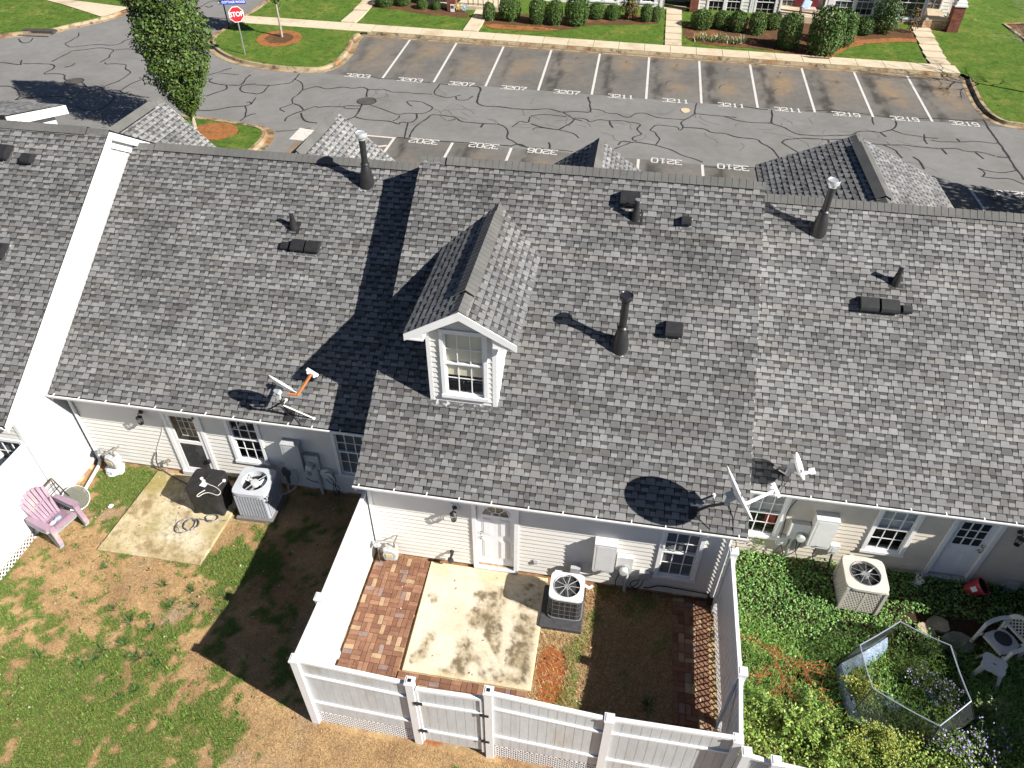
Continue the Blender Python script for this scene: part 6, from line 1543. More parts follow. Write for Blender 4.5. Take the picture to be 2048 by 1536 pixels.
# covered grill
gx, gy, rz = -8.53, 9.72, radians(3)
t = thing('covered_grill', 'cube shaped barbecue grill under a black fabric cover on the mossy slab', 'grill', (gx, gy, .035), rz)
rnd = random.Random(12); H = .82; N_ = 12; rings = []
mb = MB()
def gp_(a, z, s=1.0):
    p = 9.0; c, q = cos(a), sin(a); k = (abs(c)**p+abs(q)**p)**(-1/p); f = z/H
    w = 1+(.03*sin(a*7+z*9)+.025*sin(a*13-z*14))*(1-f)*1.6
    return V3((.36*c*k*s*w*(1.02-.02*f), .33*q*k*s*w, z+.012*sin(a*5)*(f if z < H else .4)))
NA = 56; zs = [0, .1, .2, .3, .42, .54, .66, .76, .81, .82]
for z in zs: rings.append([gp_(2*pi*k/NA, z, .985 if z > .815 else 1.0) for k in range(NA)])
for s in (.8, .5, .2, .01): rings.append([gp_(2*pi*k/NA, H, s)+V3((0, 0, .012*fbm(s*3+cos(2*pi*k/NA), sin(2*pi*k/NA), 3))) for k in range(NA)])
vs = [v for r in rings for v in r]; fs = []
for i in range(len(rings)-1):
    for k in range(NA):
        j = (k+1) % NA; fs.append((i*NA+k, i*NA+j, (i+1)*NA+j, (i+1)*NA+k))
mb.mesh(vs, fs); mb.build('cover', COVER, t, local=True, smooth=True)
mb = MB(); mb.box(-.02, .13, -.20, -.08, H+.008, H+.012, Matrix.Rotation(radians(-12), 4, 'Z')); mb.build('paper_tag', CREAMP, t, local=True)
def top(px, py): 
    p = Zp(px, py, H+.05); return p
def loop(mb, c, r, n=1.6, z=.012, el=.7, rot=0, rad=.012):
    pts = []
    for k in range(int(26*n)+1):
        a = 2*pi*k/26; x, y = r*cos(a)*(1+.06*k/26), r*el*sin(a); pts.append(c+V3((x*cos(rot)-y*sin(rot), x*sin(rot)+y*cos(rot), z+.006*(k/26))))
    mb.tube(pts, rad, 6)
WHC = mat('white_cord', (.60, .58, .55), .5)
t = thing('string_light_cord', 'tangle of pale cord with two white sockets on the black cover', 'cord', tuple(top(415, 975)))
mb = MB(); mb.tube(smooth3([top(405, 960), top(415, 968), top(432, 974), top(443, 984), top(436, 992), top(420, 985), top(408, 986), top(395, 995), top(393, 990), top(410, 980)], 2), .009, 5); mb.tube(smooth3([top(447, 962), top(440, 968), top(436, 972)], 2), .006, 5); mb.build('cord_line', WHC, t)
for q in ((403, 957), (407, 962), (448, 961)):
    mb = MB(); c = top(*q); mb.lathe([(.035, -.02), (.038, .012), (.02, .02)], 10, Matrix.Translation(c)); mb.build('socket', CREAMP, t)
t = thing('extension_cord', 'coiled grey extension cord on the mossy slab in front of the black cover', 'cord', tuple(G(375, 1050, .04)))
mb = MB(); c = G(372, 1052, .05)
loop(mb, c, .20, 2.6, el=.95, rot=1.0, rad=.013); loop(mb, c+V3((.12, .05, .01)), .15, 1.7, el=1.1, rot=.4, rad=.012); loop(mb, G(425, 1037, .06), .13, 1.5, el=.8, rot=.2, rad=.013)
mb.tube(smooth3([c+V3((.2, .05, .0)), G(392, 1036, .06), G(410, 1040, .06), G(440, 1042, .05), G(470, 1040, .02)], 2), .012, 6); mb.tube(smooth3([G(358, 1060, .04), G(352, 1050, .04), G(352, 1035, .04), G(358, 1025, .04)], 2), .006, 5); mb.build('cord_line', mat('grey_cord', (.10, .095, .10), .55, col2=((.34, .31, .30), 9, .5, .56)), t, smooth=True)
mb = MB(); c = G(222, 1012, .02); rnd = random.Random(1); ragblob(mb, c, .06, rnd, .3); tag(mb.build('paper_scrap', CREAMP), 'small white scrap of paper in the grass left of the mossy slab', 'litter')
# ------------------------------------------------------------------ things in the overgrown yard
P = G(1943, 1186); t = thing('bucket', 'red plastic bucket lying tipped by the half-glazed door', 'bucket', (P.x, P.y, hgt(P.x, P.y)))
M = Matrix.Translation((P.x, P.y, .17)) @ Matrix.Rotation(radians(38), 4, V3((.2, 1, 0)))
mb = MB(); mb.lathe([(.125, -.17), (.175, .17), (.185, .17), (.185, .185), (.165, .185), (.115, -.15), (.01, -.15)], 24, M); mb.build('bucket_body', REDP, t, smooth=True)
mb = MB(); mb.tube([M @ V3((.18*cos(pi*k/12), -.03-.20*sin(pi*k/12), .17)) for k in range(13)], .004, 5); mb.build('handle', GALV, t)
mb = MB(); mb.lathe([(.112, -.149), (.160, .165), (.158, .165), (.11, -.148)], 20, M, cap=False); mb.build('inside', DARK, t)
mb = MB(); d_ = M @ Matrix.Rotation(radians(215), 4, 'Z'); mb.box(.158, .166, -.05, .05, -.02, .09, d_); mb.build('sticker', SIGNW, t)
def glove(mb, c, rz, s=1.0):
    M = Matrix.Translation(c) @ Matrix.Rotation(rz, 4, 'Z')
    mb.rbox(-.05*s, .05*s, -.10*s, .05*s, 0, .03*s, .03*s, M)
    for k, (l, a) in enumerate(((.085, .35), (.10, .12), (.10, -.1), (.08, -.32))):
        x = -.037+.025*k; mb.tube([M @ V3((x*s, .03*s, .015)), M @ V3((x*s-a*.06*s, (.04+l)*s, .014))], [.014*s, .010*s], 6)
    mb.tube([M @ V3((.04*s, -.04*s, .015)), M @ V3((.10*s, .02*s, .014))], [.016*s, .011*s], 6)
mb = MB(); c = G(1838, 1165, .12); glove(mb, c, 2.2, 1.15); tag(mb.build('work_glove', SIGNW), 'white work glove lying on dark ground cover near the half-glazed door', 'glove')
mb = MB(); c = G(1836, 1156, .12); glove(mb, c, -.5, 1.0); tag(mb.build('work_glove', SIGNW), 'upper of two white work gloves, nearer the wall', 'glove')
def patio_chair():
    F = [G(1945, 1285), G(1992, 1338)]; c = (F[0]+F[1])/2; d = (F[1]-F[0]); ang = atan2(d.y, d.x)-pi/2+pi
    fx = V3((sin(atan2(d.y, d.x)), -cos(atan2(d.y, d.x)), 0)); ang = atan2(fx.y, fx.x); base = c-fx*.26
    t = thing('patio_chair', 'white moulded patio chair with lattice back half in the shade', 'chair', (base.x, base.y, hgt(base.x, base.y)), ang)
    m = PLASTW
    def pl(mb, pts, th): mb.prism(pts, th)
    mb = MB(); K = 10
    pts = [(-.20, -.19), (-.24, 0), (-.20, .19), (.05, .235), (.24, .235), (.285, .18), (.285, -.18), (.24, -.235), (.05, -.235)]
    mb.prism([(x, y, .40+.045*max(0, x+.1)) for x, y in pts], (0, 0, .02)); mb.prism([(x, y, .36) for x, y in ((.255, -.21), (.285, -.21), (.285, .21), (.255, .21))], (0, 0, .05)); mb.build('seat', m, t, local=True)
    mb = MB(); xb = lambda z: -.22-.30*(z-.42)
    rim = []
    for k in range(17):
        a = pi*k/16; y = .265*cos(a); z = .60+.26*sin(a)**.8; rim.append((xb(z), y, z))
    rim = [(xb(.44)+.02, .21, .44)]+rim+[(xb(.44)+.02, -.21, .44)]
    for a, b in zip(rim[:-1], rim[1:]): mb.beam(a, b, .03, .075, up=(0, a[1]+b[1]+.0001, (a[2]+b[2])-1.1))
    mb.beam((xb(.52), -.20, .52), (xb(.52), .20, .52), .03, .06, up=(0, 0, 1))
    for dr in (1, -1):
        for k in range(-6, 7):
            y0 = k*.075; pts = []
            for i in range(13):
                z = .53+.29*i/12; y = y0+dr*.26*(i/12-.5)*.9
                if abs(y) < .255*(max(0, 1-((z-.58)/.28)**2 if z > .58 else 1))**.5-.01: pts.append((xb(z)+.002*dr, y, z))
            if len(pts) > 1: mb.beam(pts[0], pts[-1], .012, .014)
    mb.build('backrest', m, t, local=True)
    for sy in (-1, 1):
        mb = MB(); P_ = [(xb(.66)-.0, sy*.265, .66), (-.10, sy*.315, .655), (.10, sy*.325, .645), (.24, sy*.31, .63)]
        for a, b in zip(P_[:-1], P_[1:]): mb.beam(a, b, .075, .03)
        mb.build('arm', m, t, local=True)
        mb = MB(); mb.beam((.23, sy*.31, .64), (.31, sy*.30, .0), .06, .055); mb.beam((.26, sy*.26, .40), (.275, sy*.30, .30), .05, .05); mb.build('leg', m, t, local=True)
        mb = MB(); mb.beam((-.22, sy*.25, .60), (-.30, sy*.27, .0), .06, .05); mb.build('leg', m, t, local=True)
    cz = .42
    mb = MB(); mb.lathe([(.155, 0), (.16, .012), (.15, .024), (.01, .026)], 26, Matrix.Translation(t.matrix_basis @ V3((.0, -.03, .425)))); tag(mb.build('seat_pad', mat('charcoal_cushion', (.05, .055, .06), .9, var=(40, .2))), 'round charcoal seat pad on the white patio chair', 'cushion')
    return t
patio_chair()
def stool():
    P = G(1972, 1356); a = radians(-28)
    t = thing('side_table', 'low white moulded plastic side table in front of the patio chair', 'side table', (P.x+.02, P.y+.08, hgt(P.x, P.y)), a)
    mb = MB(); pts = []
    for k in range(40):
        q = 2*pi*k/40; c, s = cos(q), sin(q); kk = (abs(c)**5+abs(s)**5)**(-1/5)*(1-.10*max(0, cos(4*q))**4); pts.append((.205*c*kk, .20*s*kk))
    mb.prism([(x, y, .36) for x, y in pts], (0, 0, .022)); mb.prism([(x*.97, y*.97, .335) for x, y in pts], (0, 0, .025)); mb.build('tabletop', PLASTW, t, local=True)
    mb = MB(); mb.prism([(.03*cos(2*pi*k/14), .013*sin(2*pi*k/14), .3825) for k in range(14)], (0, 0, .002)); mb.build('grip_slot', DARK, t, local=True)
    for sx in (-1, 1):
        for sy in (-1, 1):
            mb = MB(); mb.prism([(sx*.12, sy*.19, .345), (sx*.19, sy*.12, .345), (sx*.235, sy*.19, 0), (sx*.19, sy*.235, 0)], (0, 0, .004)); 
            mb.mesh([(sx*.11, sy*.185, .35), (sx*.185, sy*.11, .35), (sx*.175, sy*.175, .35), (sx*.20, sy*.245, 0), (sx*.245, sy*.20, 0), (sx*.245, sy*.245, 0)], [(0, 1, 2), (3, 5, 4), (0, 3, 4, 1), (1, 4, 5, 2), (2, 5, 3, 0)]); mb.build('leg', PLASTW, t, local=True)
stool()
# low hexagonal pop-up enclosure of smoked film
film = bpy.data.materials.new('smoked_film'); film.use_nodes = True; nt_ = film.node_tree; p_ = nt_.nodes['Principled BSDF']; p_.inputs['Base Color'].default_value = (.045, .05, .05, 1); p_.inputs['Roughness'].default_value = .18; p_.inputs['Alpha'].default_value = .62; p_.inputs['Specular IOR Level'].default_value = .8
TZ = .78
tp_ = [Zp(*q, TZ) for q in ((1720, 1290), (1800, 1243), (1901, 1291), (1942, 1402), (1879, 1452), (1746, 1377))]
bs = [G(1664, 1338), G(1795, 1262), G(1920, 1320), G(1952, 1455), G(1848, 1502), G(1690, 1442)]
t = thing('popup_enclosure', 'low hexagonal enclosure of smoked clear film with thin bright rods over the plants', 'enclosure', tuple((bs[0]+bs[3])/2))
for i in range(6):
    j = (i+1) % 6; n_ = (tp_[j]-tp_[i]).cross(V3((0, 0, 1))).normalized()*.0
    mb = MB(); L_ = 6
    g = []
    for a in range(L_+1):
        u = a/L_; col_ = []
        for b in range(L_+1):
            v = b/L_; p = tp_[i].lerp(tp_[j], u).lerp(bs[i].lerp(bs[j], u), v); ctr = (tp_[0]+tp_[3])/2; d = p-ctr; d.z = 0
            col_.append(p+d.normalized()*(-.06*sin(pi*v)*sin(pi*u))+V3((0, 0, -.03*sin(pi*u)*(1-v))))
        g.append(col_)
    for a in range(L_):
        for b in range(L_): mb.face([g[a][b], g[a+1][b], g[a+1][b+1], g[a][b+1]])
    mb.build('film_panel', film, t, smooth=True)
    mb = MB(); top_edge = [g[a][0]+V3((0, 0, .004)) for a in range(L_+1)]; mb.tube(top_edge, .012, 7); mb.build('rim_rod', mat('bright_rod', (.55, .60, .72), .25, metal=.6) if i == 0 else bpy.data.materials['bright_rod'], t, smooth=True)
    mb = MB(); mb.tube([g[0][b] for b in range(L_+1)], .011, 6); mb.build('upright_rod', BLACK, t, smooth=True)
    mb = MB(); bot = [g[a][L_]+V3((0, 0, .03)) for a in range(L_+1)]; mb.tube(bot, .018, 6); mb.build('hem', BLACKP, t)
mb = MB(); rnd = random.Random(6)
def band(mb, A, Bq, w, h_):
    n = 14
    for k in range(n):
        u0, u1 = k/n, (k+1)/n; p, q = A.lerp(Bq, u0), A.lerp(Bq, u1); c = (tp_[0]+tp_[3])/2; 
        def inn2(p, s): d = V3((c.x-p.x, c.y-p.y, 0)).normalized(); return p+d*s
        for (s0, s1, z0, z1) in ((.02, .09, .02, h_), (.09, w, h_, h_*.55), (w, w+.05, h_*.55, .02)):
            mb.face([inn2(p, s0)+V3((0, 0, z0)), inn2(q, s0)+V3((0, 0, z0)), inn2(q, s1)+V3((0, 0, z1)), inn2(p, s1)+V3((0, 0, z1))])
band(mb, bs[0], bs[5], .22, .26); band(mb, bs[0], bs[1].lerp(bs[0], .25), .22, .28); band(mb, bs[5], bs[4].lerp(bs[5], .75), .20, .12)
o = mb.build('liner', BLUEW, t, smooth=True)
mb = MB(); cc = (bs[0]+bs[3])/2; mb.face([p+V3((0, 0, .03)) for p in (bs[0].lerp(cc, .1), bs[5].lerp(cc, .1), bs[4].lerp(cc, .1), bs[3].lerp(cc, .3), cc, bs[1].lerp(cc, .75))]); mb.build('ground_sheet', mat('black_sheet', (.02, .022, .022), .4, var=(9, .4)), t)
for q, r in (((1868, 1396), .16), ((1780, 1408), .17)):
    mb = MB(); ragblob(mb, G(*q, .02), r, rnd, .5); tag(mb.build('plastic_bag', BLUEW), 'crumpled blue grey bag inside the film enclosure, ' + ('nearer the white chair' if r < .165 else 'under the bright front rod'), 'plastic bag')
mb = MB(); P = G(1728, 1474, .05); mb.lathe([(.03, 0), (.05, .03), (.055, .065), (.035, .095), (.01, .10)], 16, Matrix.Translation(P) @ Matrix.Rotation(.5, 4, 'X')); tag(mb.build('glass_ball', mat('blue_ceramic', (.26, .38, .52), .2)), 'small blue glazed ball among plants below the film enclosure', 'ornament')
for q, r, lab in (((1875, 1250), .2, 'flat tan stepping stone half shaded behind the film enclosure'), ((1915, 1285), .24, 'grey stepping stone between the film enclosure and the white chair'), ((1850, 1262), .16, 'small tan stone touching the enclosure edge')):
    mb = MB(); P = G(*q); rn = random.Random(int(r*1000)); pts = [(P.x+r*1.2*cos(2*pi*k/11)*rn.uniform(.8, 1.1), P.y+r*sin(2*pi*k/11)*rn.uniform(.8, 1.1), hgt(P.x, P.y)-.02) for k in range(11)]
    mb.prism(pts, (0, 0, .075)); tag(mb.build('stepping_stone', mat('stone_%d' % int(r*100), (.36, .30, .21) if r != .24 else (.20, .19, .17), .9, var=[(6, .25), (40, .2)], bump=(20, .4, .01))), lab, 'stone')
# pale vertical pipe and small box at the foot of the right wall, behind the chair
P = W(2020, 1165, WR-.03); mb = MB(); mb.box(P.x-.10, P.x+.12, WR-.16, WR-.01, .0, .26); mb.build('wall_vent', GREYBOX, right_house)
# ------------------------------------------------------------------ signs
def sign_post(name, label, cat, px, py, h, m, r=.03):
    P = G(px, py, .13); z0 = P.z; t = thing(name, label, cat, tuple(P))
    mb = MB(); mb.tube([(0, 0, -.2), (0, 0, h)], r, 8); mb.build('pole', m, t, local=True, smooth=True); return t, P
def put_text(t, txt, size, m, M, xs=1.0, bold=0.0):
    me = text_mesh(txt, size, .001, xs, bold); me.transform(M); me.materials.append(m); o = link(me, 'lettering', t, True); return o
t, P = sign_post('stop_sign', 'red stop sign with a blue street name plate on the grass island', 'sign', 490, 108, 2.55, GALV, .035)
tilt = Matrix.Rotation(radians(36), 4, 'Z')
Fm = lambda x, y, z: tilt @ Matrix.Translation((x, y, z)) @ Matrix.Rotation(radians(90), 4, 'X')
oc = lambda r, z: [(r*cos(radians(22.5+45*k)), r*sin(radians(22.5+45*k)), z) for k in range(8)]
M = Fm(0, -.045, 2.02) @ Matrix.Scale(.9, 4); mb = MB(); mb.prism([M @ V3(p) for p in oc(.46, -.004)], M.to_3x3() @ V3((0, 0, .006))); b_ = mb.build('sign_border', SIGNW, t, local=True)
mb = MB(); mb.prism([M @ V3(p) for p in oc(.425, .004)], M.to_3x3() @ V3((0, 0, .003))); mb.build('sign_face', SIGNR, b_, local=True)
o = put_text(b_, 'STOP', .36, SIGNW, M @ Matrix.Translation((0, 0, .009)), .92, .008)
M2 = tilt @ Matrix.Rotation(radians(-18), 4, 'Z') @ Matrix.Translation((0, -.03, 2.62)) @ Matrix.Rotation(radians(90), 4, 'X'); mb = MB(); mb.box(-.62, .62, -.115, .115, -.006, .006, M2); b_ = mb.build('street_name_plate', SIGNB, t, local=True)
put_text(b_, 'COTTAGE WOOD', .155, SIGNW, M2 @ Matrix.Translation((0, 0, .008)), .92, .004)
t, P = sign_post('speed_sign', 'white 10 mph speed sign on a dark post by the side road', 'sign', 458, 56, 2.0, BLACK, .04)
M = Matrix.Rotation(radians(20), 4, 'Z') @ Matrix.Translation((0, -.05, 1.66)) @ Matrix.Rotation(radians(90), 4, 'X'); mb = MB(); mb.rbox(-.29, .29, -.38, .38, -.006, .006, .05, M); b_ = mb.build('sign_plate', SIGNW, t, local=True)
put_text(b_, '10', .44, SIGNK, M @ Matrix.Translation((0, .10, .009)), .95, .008); put_text(b_, 'MPH', .22, SIGNK, M @ Matrix.Translation((0, -.22, .009)), .95, .004)
# ------------------------------------------------------------------ foliage
def rvec(rnd):
    while True:
        v = V3((rnd.uniform(-1, 1), rnd.uniform(-1, 1), rnd.uniform(-1, 1)))
        if .05 < v.length_squared < 1: return v.normalized()
def leaf(mb, p, n, s, col, asp=.55, rnd=random):
    a = n.cross(rvec(rnd)).normalized(); b = n.cross(a)
    mb.face([p-a*s*.5, p+b*s*asp*.5, p+a*s*.5, p-b*s*asp*.5], col)
def shade(c, k): return (c[0]*k, c[1]*k, c[2]*k)
def crown_mesh(prof, n, size, cols, seed, bump=.12, inner=.55, spiky=.0):
    """leaves through a lathe-like volume; prof = [(z, r)...]"""
    rnd = random.Random(seed); mb = MB(); z0, z1 = prof[0][0], prof[-1][0]
    def rad(z):
        for (za, ra), (zb, rb) in zip(prof[:-1], prof[1:]):
            if za <= z <= zb: return ra+(rb-ra)*(z-za)/(zb-za)
        return 0
    k = 0; rm = max(r for _, r in prof)
    while k < n:
        z = rnd.uniform(z0, z1); r = rad(z)
        if rnd.random() > (r/rm)**1.0+.05: continue
        a = rnd.random()*2*pi
        lump = 1+bump*noise.noise(V3((cos(a)*1.7+seed, sin(a)*1.7, z*1.5)))*2+.5*bump*noise.noise(V3((cos(a)*5+seed, sin(a)*5, z*4)))
        q = 1-(1-inner)*rnd.random()**1.7
        if spiky and rnd.random() < .12: q *= 1+spiky*rnd.random()
        rr = r*lump*q; p = V3((rr*cos(a), rr*sin(a), z+rnd.uniform(-.05, .05)))
        nrm = (V3((cos(a), sin(a), .35))+rvec(rnd)*.9).normalized(); c = rnd.choice(cols)
        leaf(mb, p, nrm, size*rnd.choice([.65, .85, 1.0, 1.15, 1.5])*rnd.uniform(.9, 1.1), shade(c, rnd.uniform(.75, 1.25)), .6, rnd); k += 1
    return mb
HORN = [(.045, .095, .014), (.065, .125, .018), (.085, .145, .02), (.10, .155, .025), (.035, .075, .012), (.12, .17, .03)]
def tree(name, label, P, prof, n, size, cols, seed, trunk, h, bark, tilt=(0, 0)):
    t = thing(name, label, 'tree', tuple(P))
    rnd = random.Random(seed); mb = MB()
    pts = [(tilt[0]*q*h+.02*sin(q*9), tilt[1]*q*h, q*h-.1) for q in (0, .15, .3, .5, .75, 1)]
    mb.tube(pts, [trunk*1.25, trunk, trunk*.85, trunk*.6, trunk*.35, trunk*.1], 9)
    for k in range(16):
        z = h*(.22+.68*k/16); a = k*2.4; l = .5+.5*rnd.random(); mb.tube([(0, 0, z), (l*.5*cos(a), l*.5*sin(a), z+l*.6), (l*.8*cos(a), l*.8*sin(a), z+l*1.3)], [trunk*.3, trunk*.2, trunk*.07], 5)
    mb.build('trunk', bark, t, local=True, smooth=True)
    crown_mesh(prof, n, size, cols, seed, bump=.19, inner=.45, spiky=.16).build('crown', LEAF, t, local=True, fix=False)
    return t
P = G(390, 257, .13)
tree('columnar_tree', 'tall dense columnar green tree on the small kerbed island by the row houses', P, [(.55, .08), (.8, .32), (1.5, .78), (2.8, 1.26), (4.4, 1.48), (6.0, 1.40), (7.4, 1.0), (8.6, .45), (9.2, .08)], 27000, .115, [shade(c, .8) for c in HORN], 5, .085, 8.8, BARK)
P = G(564, 74, .13)
tree('columnar_tree', 'young columnar tree with slim pale trunk in a ring of orange mulch', P, [(1.75, .08), (2.1, .35), (3.0, .68), (4.2, .82), (5.4, .55), (6.2, .1)], 5200, .13, [shade(c, .8) for c in HORN], 8, .06, 6.0, BARK)
P = V3((20.5, 27.2, hgt(20.5, 27.2)+.1))
tree('columnar_tree', 'columnar tree beside the parking row past the right-hand house, shading the end stalls', P, [(1.0, .10), (1.25, .42), (1.9, .85), (3.0, 1.28), (4.4, 1.48), (6.0, 1.40), (7.4, 1.0), (8.6, .45), (9.2, .08)], 6000, .2, HORN, 15, .085, 8.8, BARK)
def disc(name, c, rx, ry, m, off, seed=1):
    rn = random.Random(seed); pts = [(c.x+rx*cos(2*pi*k/36)*rn.uniform(.96, 1.04), c.y+ry*sin(2*pi*k/36)*rn.uniform(.96, 1.04)) for k in range(36)]
    return tag(drape(name, pts, off, m, .6), kind='structure')
disc('mulch_ring', G(559, 77, .13), 1.28, 1.28, MULCH, .14, 3); disc('mulch_ring', G(559, 77, .13), .8, .8, MULCHB, .147, 4); disc('mulch_ring', G(428, 263, .13), 1.05, 1.0, MULCH, .14, 5)
# bare tree at the far right: thin leafless branches
def bare_tree(name, label, P, h, seed):
    t = thing(name, label, 'tree', tuple(P)); rnd = random.Random(seed); tr = MB(); tw = MB()
    tr.tube([(0, 0, -.1), (.02, .03, h*.3), (-.05, .0, h*.62)], [.085, .06, .04], 7); tr.build('trunk', BARKD, t, local=True, smooth=True)
    def br(p, d, l, r, k):
        q = p+d*l; m_ = p+d*l*.5+rvec(rnd)*l*.08; tw.tube([p, m_, q], [r, r*.8, r*.6], 4)
        if k > 0:
            for _ in range(rnd.choice([2, 3, 3])):
                nd = (d+rvec(rnd)*.55+V3((-.10, 0, .12))).normalized(); br(p+d*l*rnd.uniform(.5, 1), nd, l*rnd.uniform(.55, .8), r*.6, k-1)
    for k in range(9):
        a = k*2.3; z = h*(.25+.4*k/9); br(V3((0, 0, z)), V3((cos(a), sin(a), .65)).normalized(), h*.24, .034, 4)
    tw.build('branches', BARK, t, local=True, fix=False); return t
P = G(2060, 186, .13); bare_tree('bare_tree', 'leafless young tree on the big lawn at the right, its shadow crossing the kerb', P, 5.4, 3)
# clipped shrubs across the road
SHC = [(.040, .085, .014), (.055, .11, .016), (.075, .135, .022), (.03, .07, .012), (.09, .145, .03)]
shrub_src = []
for s in range(3):
    prof = [(0.02, .30), (.12, .42), (.35, .5), (.62, .49), (.82, .40), (.95, .22), (1.0, .03)] if s < 2 else [(0.02, .40), (.15, .47), (.5, .5), (.80, .47), (.93, .36), (1.0, .05)]
    shrub_src.append(crown_mesh(prof, 3800, .062, SHC, 20+s, bump=.07, inner=.6).build('round_shrub', LEAF, None, fix=False))
for o in shrub_src: COL.objects.unlink(o)
def shrub(px, py, w, h, lab, src=0, sc=33.0):
    P = G(px, py, .13); o = bpy.data.objects.new('round_shrub', shrub_src[src].data); COL.objects.link(o)
    W_ = w/sc; o.location = (P.x, P.y+W_*.42, P.z-.03); o.scale = (W_, W_, h/sc*1.12); o.rotation_euler = (0, 0, (px*7.3) % 6.28)
    return tag(o, lab, 'shrub', 'clipped shrubs along the far house fronts')
SHR = [(976, 43, 27, 30, 'small yellowish round shrub next to the short path and dark porch', 0), (1017, 45, 46, 40, 'round shrub between the small yellowish one and the white siding corner', 1),
       (1073, 51, 37, 44, 'first of three touching round shrubs above the orange mulch', 0), (1107, 53, 34, 42, 'middle of three touching round shrubs above the orange mulch', 1), (1150, 55, 50, 48, 'largest of three touching round shrubs at the end of the orange mulch', 0),
       (1192, 41, 34, 28, 'small round shrub below the white paired window', 1), (1224, 42, 32, 26, 'small round shrub beside the red-tipped bush', 0), (1291, 46, 26, 30, 'little round shrub half in the shadow by the grey entry', 1), (1311, 45, 22, 26, 'dark little shrub hard against the steps of the grey entry', 0),
       (1402, 62, 46, 32, 'wide round shrub just right of the entry steps behind strappy plants', 0), (1441, 61, 34, 30, 'second shrub right of the entry steps, under the paired window', 1), (1474, 67, 38, 34, 'third shrub right of the entry steps, under the paired window edge', 0),
       (1512, 72, 34, 36, 'upright shrub in front of the stone panel', 2), (1544, 62, 36, 26, 'low shrub behind the boxy one, left of the porch chair', 1), (1575, 102, 44, 54, 'boxy clipped shrub at the left of the shaded porch steps', 2),
       (1646, 114, 62, 70, 'largest clipped boxwood beside the pavement, right of the porch steps', 2), (1683, 96, 46, 56, 'tall clipped boxwood tucked behind the largest one', 2), (1697, 73, 32, 32, 'small round shrub behind the big boxwoods', 0), (1728, 73, 38, 30, 'round shrub under the right paired window', 1),
       (766, 16, 40, 26, 'shaded shrub left of the mulch strip near the top path', 0), (804, 14, 30, 22, 'shaded shrub in the middle of the dark planting', 1), (843, 20, 24, 18, 'sprawling pale shrub in the shaded mulch strip', 0), (871, 21, 20, 15, 'smallest pale shrub left of the brick pillar', 1)]
for s in SHR: shrub(*s)
def loose_bush(label, px, py, w, h, cols, seed, n=1500, sc=33.0, size=.11, name='leafy_bush'):
    P = G(px, py, .13); W_ = w/sc; H = h/sc*1.1
    o = crown_mesh([(0, .15*W_), (H*.15, .32*W_), (H*.45, .5*W_), (H*.75, .42*W_), (H*.95, .2*W_), (H, .03)], n, size, cols, seed, bump=.3, inner=.3, spiky=.35).build(name, LEAF, None, fix=False)
    o.location = (P.x, P.y+W_*.3, P.z); return tag(o, label, 'bush')
loose_bush('red-tipped upright bush below the small white window', 1258, 41, 34, 44, [(.06, .11, .025), (.20, .055, .03), (.08, .13, .03), (.14, .07, .03)], 41, 1500)
loose_bush('big loose dark green bush by the bay window', 1768, 72, 62, 62, [(.02, .045, .012), (.035, .07, .018), (.05, .10, .02), (.10, .14, .03)], 42, 3000)
loose_bush('spindly bush with a few red flowers at the porch corner', 1822, 68, 26, 44, [(.05, .09, .025), (.07, .11, .03), (.30, .05, .03), (.09, .09, .04)], 43, 420, size=.09)
rnd = random.Random(31); mb = MB()
for px, py in ((1398, 82), (1410, 80), (1424, 84), (1436, 82), (1448, 86), (1460, 85), (1472, 88), (1484, 86)):
    P = G(px, py, .13)
    for _ in range(26):
        a = rnd.random()*6.28; c = rnd.choice([(.30, .33, .20), (.16, .22, .08), (.38, .38, .26), (.10, .16, .04)])
        blade(mb, P.x+rnd.gauss(0, .12), P.y+rnd.gauss(0, .10), P.z, rnd.uniform(.35, .65), .045, a, rnd.uniform(.4, .8), c)
tag(mb.build('strappy_plants', BLADE, fix=False), 'row of pale striped strappy plants below the clipped shrubs', 'plants')
# mulch beds
def bed(name, pts, m, off=.136): return tag(drape(name, gp(None, pts, .13), off, m, .8), kind='structure')
bed('mulch_bed', [(735, 14), (800, 20), (842, 28), (900, 33), (935, 36), (938, 28), (900, 6), (740, 0)], MULCHB)
bed('mulch_bed', [(966, 50), (985, 56), (1040, 60), (1090, 62), (1140, 59), (1165, 53), (1190, 50), (1230, 50), (1290, 49), (1318, 47), (1318, 30), (960, 28)], MULCHB)
bed('mulch_bed', [(966, 51), (985, 57), (1040, 61), (1088, 62), (1120, 60), (1085, 55), (1040, 52), (985, 48)], MULCH, .142)
bed('mulch_bed', [(1368, 50), (1366, 70), (1388, 84), (1430, 92), (1500, 96), (1560, 104), (1620, 116), (1658, 118), (1670, 108), (1688, 98), (1720, 88), (1800, 82), (1842, 84), (1842, 64), (1700, 40), (1400, 36)], MULCHB)
bed('mulch_bed', [(1652, 114), (1662, 116), (1676, 108), (1696, 96), (1740, 87), (1800, 84), (1842, 85), (1842, 79), (1790, 76), (1720, 80), (1690, 88)], MULCH, .142)
